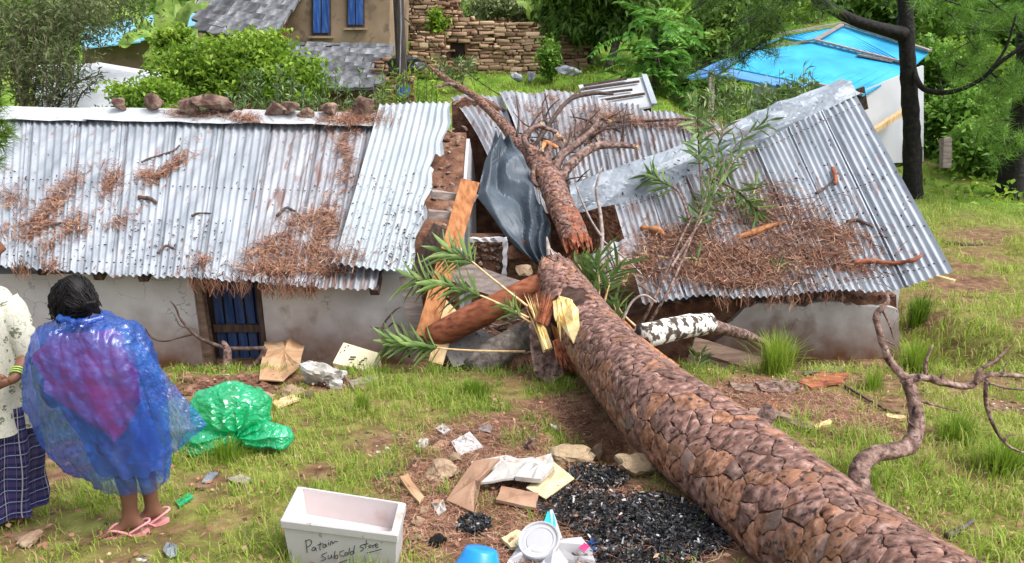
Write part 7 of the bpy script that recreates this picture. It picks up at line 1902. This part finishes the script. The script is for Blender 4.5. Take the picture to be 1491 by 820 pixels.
# ------------------------------------------------------------------ needles, chips and twigs dropped by the pine
def scatter(key, patches, Lr, w, lift=.02, seed=0, flat=1.0):
    rs = random.Random(seed); P = []; D = []; S_ = []
    for (u, v, ru, rv, ang, n) in patches:
        ca, sa = math.cos(R(ang)), math.sin(R(ang)); mean = rs.uniform(0, 3.14)
        sub = [(rs.gauss(0, .45), rs.gauss(0, .45), rs.uniform(0, 3.14)) for _ in range(max(4, n // 55))]
        for k in range(n):
            sx, sy, md = rs.choice(sub); hv = 2.6 if rs.random() < .22 else 1.0; x = (sx + rs.gauss(0, .30 * hv)) * ru; y = (sy + rs.gauss(0, .30 * hv)) * rv
            q, nn = hit(key, u + x * ca - y * sa, v + x * sa + y * ca)
            if q is None: continue
            a = md + rs.gauss(0, .7); d = Vector((math.cos(a), math.sin(a), 0)); d = (d - nn * d.dot(nn)).normalized()
            h = rs.uniform(0, 1) ** 2 * lift + .014; P.append(tuple(q + nn * h)); D.append(tuple(d + nn * rs.gauss(0, .10))); s = nn.cross(d); S_.append(tuple(s.normalized()))
    return np.array(P), unit(np.array(D)), np.array(S_)
def ribbons(name, P, D, S_, Lr, w, m, label, cat, tone=.45):
    n = len(P); L = rng.uniform(Lr[0], Lr[1], (n, 1)); bend = rng.normal(0, .15, (n, 1)); p1 = P - D * L * .5; p2 = P + S_ * L * bend; p3 = P + D * L * .5; ww = rng.uniform(.7, 1.3, (n, 1)) * w
    V = np.stack([p1 - S_ * ww, p1 + S_ * ww, p2 + S_ * ww, p2 - S_ * ww, p3 + S_ * ww * .6, p3 - S_ * ww * .6], 1).reshape(-1, 3); b = np.arange(n)[:, None] * 6
    rn = np.clip(rng.normal(tone, .30, n), 0, 1); o = np_mesh(name, V, [b + np.array([[0, 1, 2, 3]]), b + np.array([[3, 2, 4, 5]])], m, attr=np.repeat(rn, 6)); tag(o, label, cat, kind='stuff'); return o
LP = [(95, 285, 55, 16, -48, 412), (165, 272, 16, 36, 10, 229), (40, 335, 50, 16, -20, 321), (110, 330, 40, 14, -35, 229), (75, 398, 14, 14, 0, 160), (250, 240, 46, 9, -38, 275), (215, 262, 14, 12, -40, 91), (300, 162, 48, 7, 0, 229), (345, 172, 30, 6, 0, 137),
      (500, 172, 55, 9, 0, 412), (515, 200, 20, 28, 10, 229), (505, 240, 14, 30, 14, 137), (425, 378, 62, 14, -4, 688), (478, 335, 18, 40, 22, 458), (405, 350, 36, 14, -30, 275), (400, 396, 44, 9, 0, 321), (440, 320, 24, 12, -20, 137), (470, 395, 40, 10, 0, 229), (290, 380, 20, 14, 0, 73), (20, 300, 20, 30, -40, 119), (180, 320, 30, 10, -30, 73)]
RP = [(1080, 375, 105, 30, 3, 1785), (1180, 330, 60, 26, 10, 772), (985, 352, 55, 22, -10, 832), (935, 395, 40, 26, 0, 535), (1100, 305, 60, 26, 0, 535), (1210, 375, 40, 18, 10, 297), (1060, 415, 80, 10, 0, 415), (1020, 395, 60, 20, 0, 535), (960, 182, 75, 9, 6, 535), (915, 172, 34, 9, 0, 207), (1010, 182, 36, 8, 0, 238), (840, 195, 40, 22, 0, 297), (870, 165, 30, 14, 0, 178), (800, 160, 26, 16, 0, 119), (1240, 385, 40, 8, 10, 119)]
P, D, S_ = scatter('roof', LP, None, None, .05, 3)
ribbons('roof_needles', P, D, S_, (.12, .28), .0036, 'needle', 'reddish pine needles strewn over the long house roof', 'pine needles')
P, D, S_ = scatter('roof', RP, None, None, .08, 4)
ribbons('roof_needles', P, D, S_, (.14, .32), .0042, 'needle', 'thick brown pine needles piled on the broken house roof', 'pine needles', .5)
# on the soil
n = 15000; NB = BARE[:7] + BARE[9:12] + BARE[9:11]; pi = rng.integers(0, len(NB), n); Bq = np.array(NB)[pi]; a = rng.uniform(0, 6.28, n); r = np.sqrt(rng.uniform(0, 1, n)) * Bq[:, 2] * 1.15
x = Bq[:, 0] + np.cos(a) * r; y = Bq[:, 1] + np.sin(a) * r; P = np.stack([x, y, gz(x, y) + rng.uniform(.004, .025, n)], 1); a = rng.uniform(0, 6.28, n)
D = unit(np.stack([np.cos(a), np.sin(a), rng.normal(-.1, .12, n)], 1)); S_ = np.stack([-np.sin(a), np.cos(a), np.zeros(n)], 1)
ribbons('soil_needles', P, D, S_, (.06, .16), .0016, 'needle', 'brown pine needles lying over the bare red soil', 'pine needles', .5)
# fringes of needles hanging from the eaves, and splinters strewn over the rubble
n = 520; P = []
for k in range(n):
    if k < 400: f = random.choice((.28, .64, .72, .78, .80, .83, .86, .67)) + random.gauss(0, .012); q = eave(min(.999, max(0, f)))
    else: f = random.choice((.35, .42, .55, .6, .66, .5)) + random.gauss(0, .012); q = e2(f)
    P.append(tuple(q + Vector((0, random.uniform(-.03, .02), random.uniform(-.10, .02)))))
P = np.array(P); D = unit(np.stack([rng.normal(0, .35, n), rng.normal(0, .2, n), -np.ones(n)], 1)); S_ = unit(np.cross(D, np.tile([0, 1.0, 0], (n, 1))))
ribbons('eave_needles', P, D, S_, (.08, .24), .003, 'needle', 'pine needles hanging in fringes from the iron eaves', 'pine needles', .4)
mb = MB(); rs = random.Random(31)
for k in range(130):
    u, v = rs.uniform(620, 830), rs.uniform(385, 545); q, nn = hit('heap', u, v)
    if q is None: continue
    d = Vector((rs.gauss(0, 1), rs.gauss(0, .7), rs.gauss(0, .35))).normalized() * rs.uniform(.06, .28); c = q + Vector((0, 0, .05)); mb.beam(c - d, c + d, rs.uniform(.01, .04), rs.uniform(.008, .02), n=3, jit=.004, split=.03, mi=rs.choice((0, 0, 1, 1, 2, 3)))
tag(mb.obj('splinters', ['wood_brown', 'wood_grey', 'wood_dark', 'wood_red']), 'broken laths and splinters strewn over the rubble heap', 'splinters', kind='stuff')
# bark chips
def chips(key, boxes, n, size, label, seed, name='bark_chips'):
    rs = random.Random(seed); V = []; F = []; A = []
    for k in range(n):
        u0, v0, u1, v1 = rs.choice(boxes); q, nn = hit(key, rs.uniform(u0, u1), rs.uniform(v0, v1))
        if q is None: continue
        d = Vector((rs.gauss(0, 1), rs.gauss(0, 1), rs.gauss(0, 1))); d = (d - nn * d.dot(nn)).normalized(); s = nn.cross(d); L = size * rs.uniform(.4, 1.6); w = L * rs.uniform(.12, .4); c = q + nn * .02; o = len(V)
        V += [tuple(c - d * L), tuple(c + s * w + nn * .012), tuple(c + d * L * rs.uniform(.6, 1) + nn * .006), tuple(c - s * w * rs.uniform(.5, 1.2))]; F.append((o, o + 1, o + 2, o + 3)); A += [min(1, max(0, rs.gauss(.4, .25)))] * 4
    o = np_mesh(name, np.array(V), [np.array(F)], 'chip', attr=np.array(A)); tag(o, label, 'bark chips', kind='stuff')
chips('roof', [(0, 180, 560, 410), (0, 240, 200, 400), (180, 320, 330, 405), (500, 250, 640, 390), (560, 300, 620, 390)], 850, .024, 'dark bark chips sprinkled over the long house roof', 5)
chips('roof', [(860, 250, 1330, 430), (1000, 240, 1250, 420), (690, 140, 1000, 260), (1150, 160, 1350, 400)], 850, .026, 'dark bark chips sprinkled over the broken house roof', 6)
def roof_twig(label, pts, rad, m='twig', lift=.03, name='fallen_twig', cat='twig'):
    P = []; Rr = []
    for (u, v), r in zip(pts, rad):
        q, nn = hit('roof', u, v)
        if q is None: continue
        s = scale_at(u, v, q.y); P.append(q + nn * (lift + r * s)); Rr.append(r * s)
    if len(P) < 2: return
    o = MB().tube(P, Rr, 8, .22, sub=4).obj(name, m, smooth=True); tag(recentre(o), label, cat)
roof_twig('long dark twig across the needles near the white ridge end', [(40, 345), (60, 335), (85, 328), (100, 332)], [2, 2, 2, 1])
roof_twig('dark flake of bark alone on the clean iron sheets', [(208, 290), (216, 294), (224, 298)], [3, 3, 2])
roof_twig('small crooked twig on the sheets above the door', [(284, 318), (292, 314), (304, 313)], [2, 1.6, 1])
roof_twig('dark twig fan in the eave needles by the loose sheet', [(400, 318), (415, 305), (440, 318), (425, 308)], [2, 2, 1.5, 1])
roof_twig('thin twig below the ridge stones', [(205, 240), (225, 232), (250, 224), (265, 214)], [1.5, 1.5, 1.5, 1])
roof_twig('dark curled twig low on the long roof', [(225, 372), (240, 362), (252, 366)], [2, 2, 1])
roof_twig('red bark strip curling up near the iron roof corner', [(1245, 388), (1275, 384), (1305, 386), (1330, 382), (1340, 372)], [5, 4, 3, 3, 1], 'wood_red')
roof_twig('dark bark strip high on the clean roof sheets', [(1238, 326), (1252, 324), (1268, 334)], [3, 3, 1.5])
roof_twig('thick orange broken limb lying in the roof needles', [(1076, 350), (1100, 343), (1122, 334), (1148, 326)], [3, 5, 4, 1.5], 'wood_orange', name='broken_limb', cat='limb')
roof_twig('short pale broken limb at the edge of the roof needles', [(938, 336), (955, 342), (970, 348)], [4, 5, 3], 'wood_orange', name='broken_limb', cat='limb')
roof_twig('long bare twig on the sheets beyond the bent shrub', [(1190, 285), (1205, 275), (1218, 262)], [2, 1.5, 1])
roof_twig('reddish twig bundle on the upper sheets', [(1206, 248), (1212, 262), (1218, 272)], [3, 3, 2], 'wood_red')
roof_twig('thin dark twig lying along the caved-in far slope', [(880, 182), (930, 180), (990, 178), (1030, 182)], [2, 2, 2, 1.5])
roof_twig('pale bare twig crossing the needles to the bent shrub', [(920, 372), (960, 376), (1005, 384)], [1.6, 1.6, 1.4], 'wood_pale')
roof_twig('crooked dark twig near the eave of the broken roof', [(1160, 408), (1172, 402), (1184, 404)], [2, 2, 1])

# ------------------------------------------------------------------ torn leafy shoots, leaf by leaf
def lance_leaf(m='leaf_spear'):
    mb = MB(); st = [(0, .0), (.2, .055), (.45, .085), (.7, .06), (1, 0)]
    vs = []
    for (x, w) in st: vs += [(x, -w, .25 * w - .10 * x * x), (x, 0, -.10 * x * x - .02), (x, w, .25 * w - .10 * x * x)]
    me = bpy.data.meshes.new('leaf'); me.from_pydata(vs, [], [(3 * k + j, 3 * k + 3 + j, 3 * k + 4 + j, 3 * k + 1 + j) for k in range(4) for j in range(2)]); setmat(me, m)
    a = me.attributes.new('rnd', 'FLOAT', 'POINT'); a.data.foreach_set('value', np.clip(rng.normal(random.uniform(.3, .8), .08, len(vs)), 0, 1).astype(np.float32)); me.polygons.foreach_set('use_smooth', [True] * len(me.polygons)); return me
LEAVES = [lance_leaf() for _ in range(6)]
def sprig(label, stems, n, Lpx, tip=.45, name='leafy_shoot', lift=None, cat='shoot', m='wood_pale', rpx=2.0):
    t = None; rs = random.Random(len(label))
    for st in stems:
        pts = []
        for q in st:
            if lift is not None and len(q) == 2:
                h, nn = hit('roof', *q); pts.append((h + Vector((0, -.3, .9)).normalized() * lift) if h is not None else at(*q, 9.0))
            else: pts.append(at(*q))
        s = pts[0].y / FPX / .95
        if t is None: t = empty(name, pts[0], label, cat)
        MB().tube(pts, [rpx * s * (1 - .6 * k / (len(pts) - 1)) for k in range(len(pts))], 6, sub=4).obj('stem', m, t, smooth=True)
        for k in range(n):
            f = (1 - tip * (k / n)) * (len(pts) - 1); i = min(len(pts) - 2, int(f)); q = pts[i].lerp(pts[i + 1], min(1, f - i)); d = (pts[i + 1] - pts[i]).normalized()
            a = k * 2.4 + rs.uniform(-.4, .4); y = d.cross(Vector((.1, .2, 1))).normalized(); z = d.cross(y); o_ = y * math.cos(a) + z * math.sin(a)
            x = (d * rs.uniform(.5, 1.1) + o_ * .9 + Vector((0, 0, -.1))).normalized(); yy = x.cross(o_).normalized(); zz = x.cross(yy); L = Lpx * s * rs.uniform(.7, 1.2)
            M = Matrix((x * L, yy * L * 1.0, zz * L)).transposed().to_4x4(); M.translation = q
            o = bpy.data.objects.new('leaf', rs.choice(LEAVES)); COL.objects.link(o); o.parent = t; o.matrix_parent_inverse = Matrix.Translation(-Vector(t.location)); o.matrix_basis = M
sprig('torn oleander shoot pointing over the leaning orange beam', [[(770, 463, 7.2), (724, 441, 7.3), (688, 426, 7.35), (640, 412, 7.4), (602, 406, 7.45)]], 64, 44, .60)
sprig('torn oleander shoot rising above the slanting plank', [[(768, 446, 7.3), (716, 405, 7.6), (680, 376, 7.8), (652, 366, 7.9)]], 40, 44, .45)
sprig('torn oleander shoot lying on the bank edge', [[(765, 512, 7.2), (700, 511, 7.2), (650, 508, 7.25), (600, 502, 7.3), (566, 498, 7.35)]], 62, 42, .46)
sprig('small tuft of oleander leaves beside the bark slab', [[(772, 470, 7.1), (755, 458, 7.15), (738, 445, 7.2)]], 22, 32, .7)
sprig('dense oleander shoots growing up behind the trunk tip', [[(868, 440, 7.9), (858, 412, 8.0), (842, 385, 8.1)], [(872, 440, 7.9), (872, 405, 8.0), (868, 378, 8.1)], [(880, 440, 7.9), (888, 412, 8.0), (900, 388, 8.1)]], 30, 44, .85)
sprig('low oleander leaves in the gap beside the lichened limb', [[(905, 480, 8.0), (900, 460, 8.1), (892, 440, 8.2)], [(925, 475, 8.0), (905, 455, 8.1), (898, 440, 8.1)]], 12, 34, .8)
sprig('green oleander tuft on soil under the lichened limb', [[(1010, 540, 7.2), (1018, 528, 7.3), (1020, 515, 7.35)]], 14, 26, .9)
sprig('bent oleander shrub pressed onto the broken roof', [[(930, 478, 8.35), (955, 430, 8.35), (990, 365), (1020, 310), (1050, 255), (1085, 215), (1115, 196)], [(940, 478, 8.3), (975, 420, 8.4), (1010, 350), (1030, 290), (1040, 240), (1050, 208)], [(935, 470, 8.35), (980, 385, 8.6), (1025, 330), (1045, 285), (1075, 240)], [(1000, 340), (985, 300), (960, 285), (945, 275)], [(1035, 280), (1070, 300), (1100, 330)], [(1020, 310), (1015, 250), (1016, 170, 10.2)]], 36, 32, .6, lift=.22, cat='shrub', m='bark_limb', rpx=2.5, name='bent_shrub')
for k, (u, v, lab) in enumerate(((1052, 298, 'loose green leaves under the bent shrub crook'), (1010, 388, 'loose green leaves on needles near the bent shrub foot'), (1130, 395, 'loose pale leaves by the broken roof eave'), (1095, 282, 'loose leaves high in the roof needles'), (1000, 330, 'loose leaves beside the short pale broken limb'))):
    sprig(lab, [[(u, v + 8), (u + 3, v), (u + 4, v - 8)]], 9, 24, .9, lift=.06, rpx=1)
wood('bare_sapling', 'pale bare sapling standing before the trunk break', 'sapling', [(874, 395, 8.6), (877, 350, 8.8), (874, 310, 9.0), (868, 275, 9.1), (876, 245, 9.2)], [4, 3, 2.5, 2, 1], 'wood_grey', seg=6)
wood('bare_sapling', 'thin forked pale twig leaning from the bare sapling', 'sapling', [(876, 345, 8.8), (860, 320, 8.85), (846, 290, 8.9), (838, 268, 8.95)], [2, 1.6, 1.4, 1], 'wood_grey', seg=5)
wood('bare_sapling', 'long pale twig slanting from the sapling over the needles', 'sapling', [(876, 350, 8.8), (905, 372, 8.6), (935, 400, 8.5)], [2, 1.6, 1.2], 'wood_grey', seg=5)
wood('dry_stalk', 'curved dry stalk in front of the oleander shoots', 'stalk', [(905, 470, 7.9), (920, 440, 8.0), (938, 430, 8.05), (955, 440, 8.1)], [2, 2, 2, 1.5], 'wood_grey', seg=5)
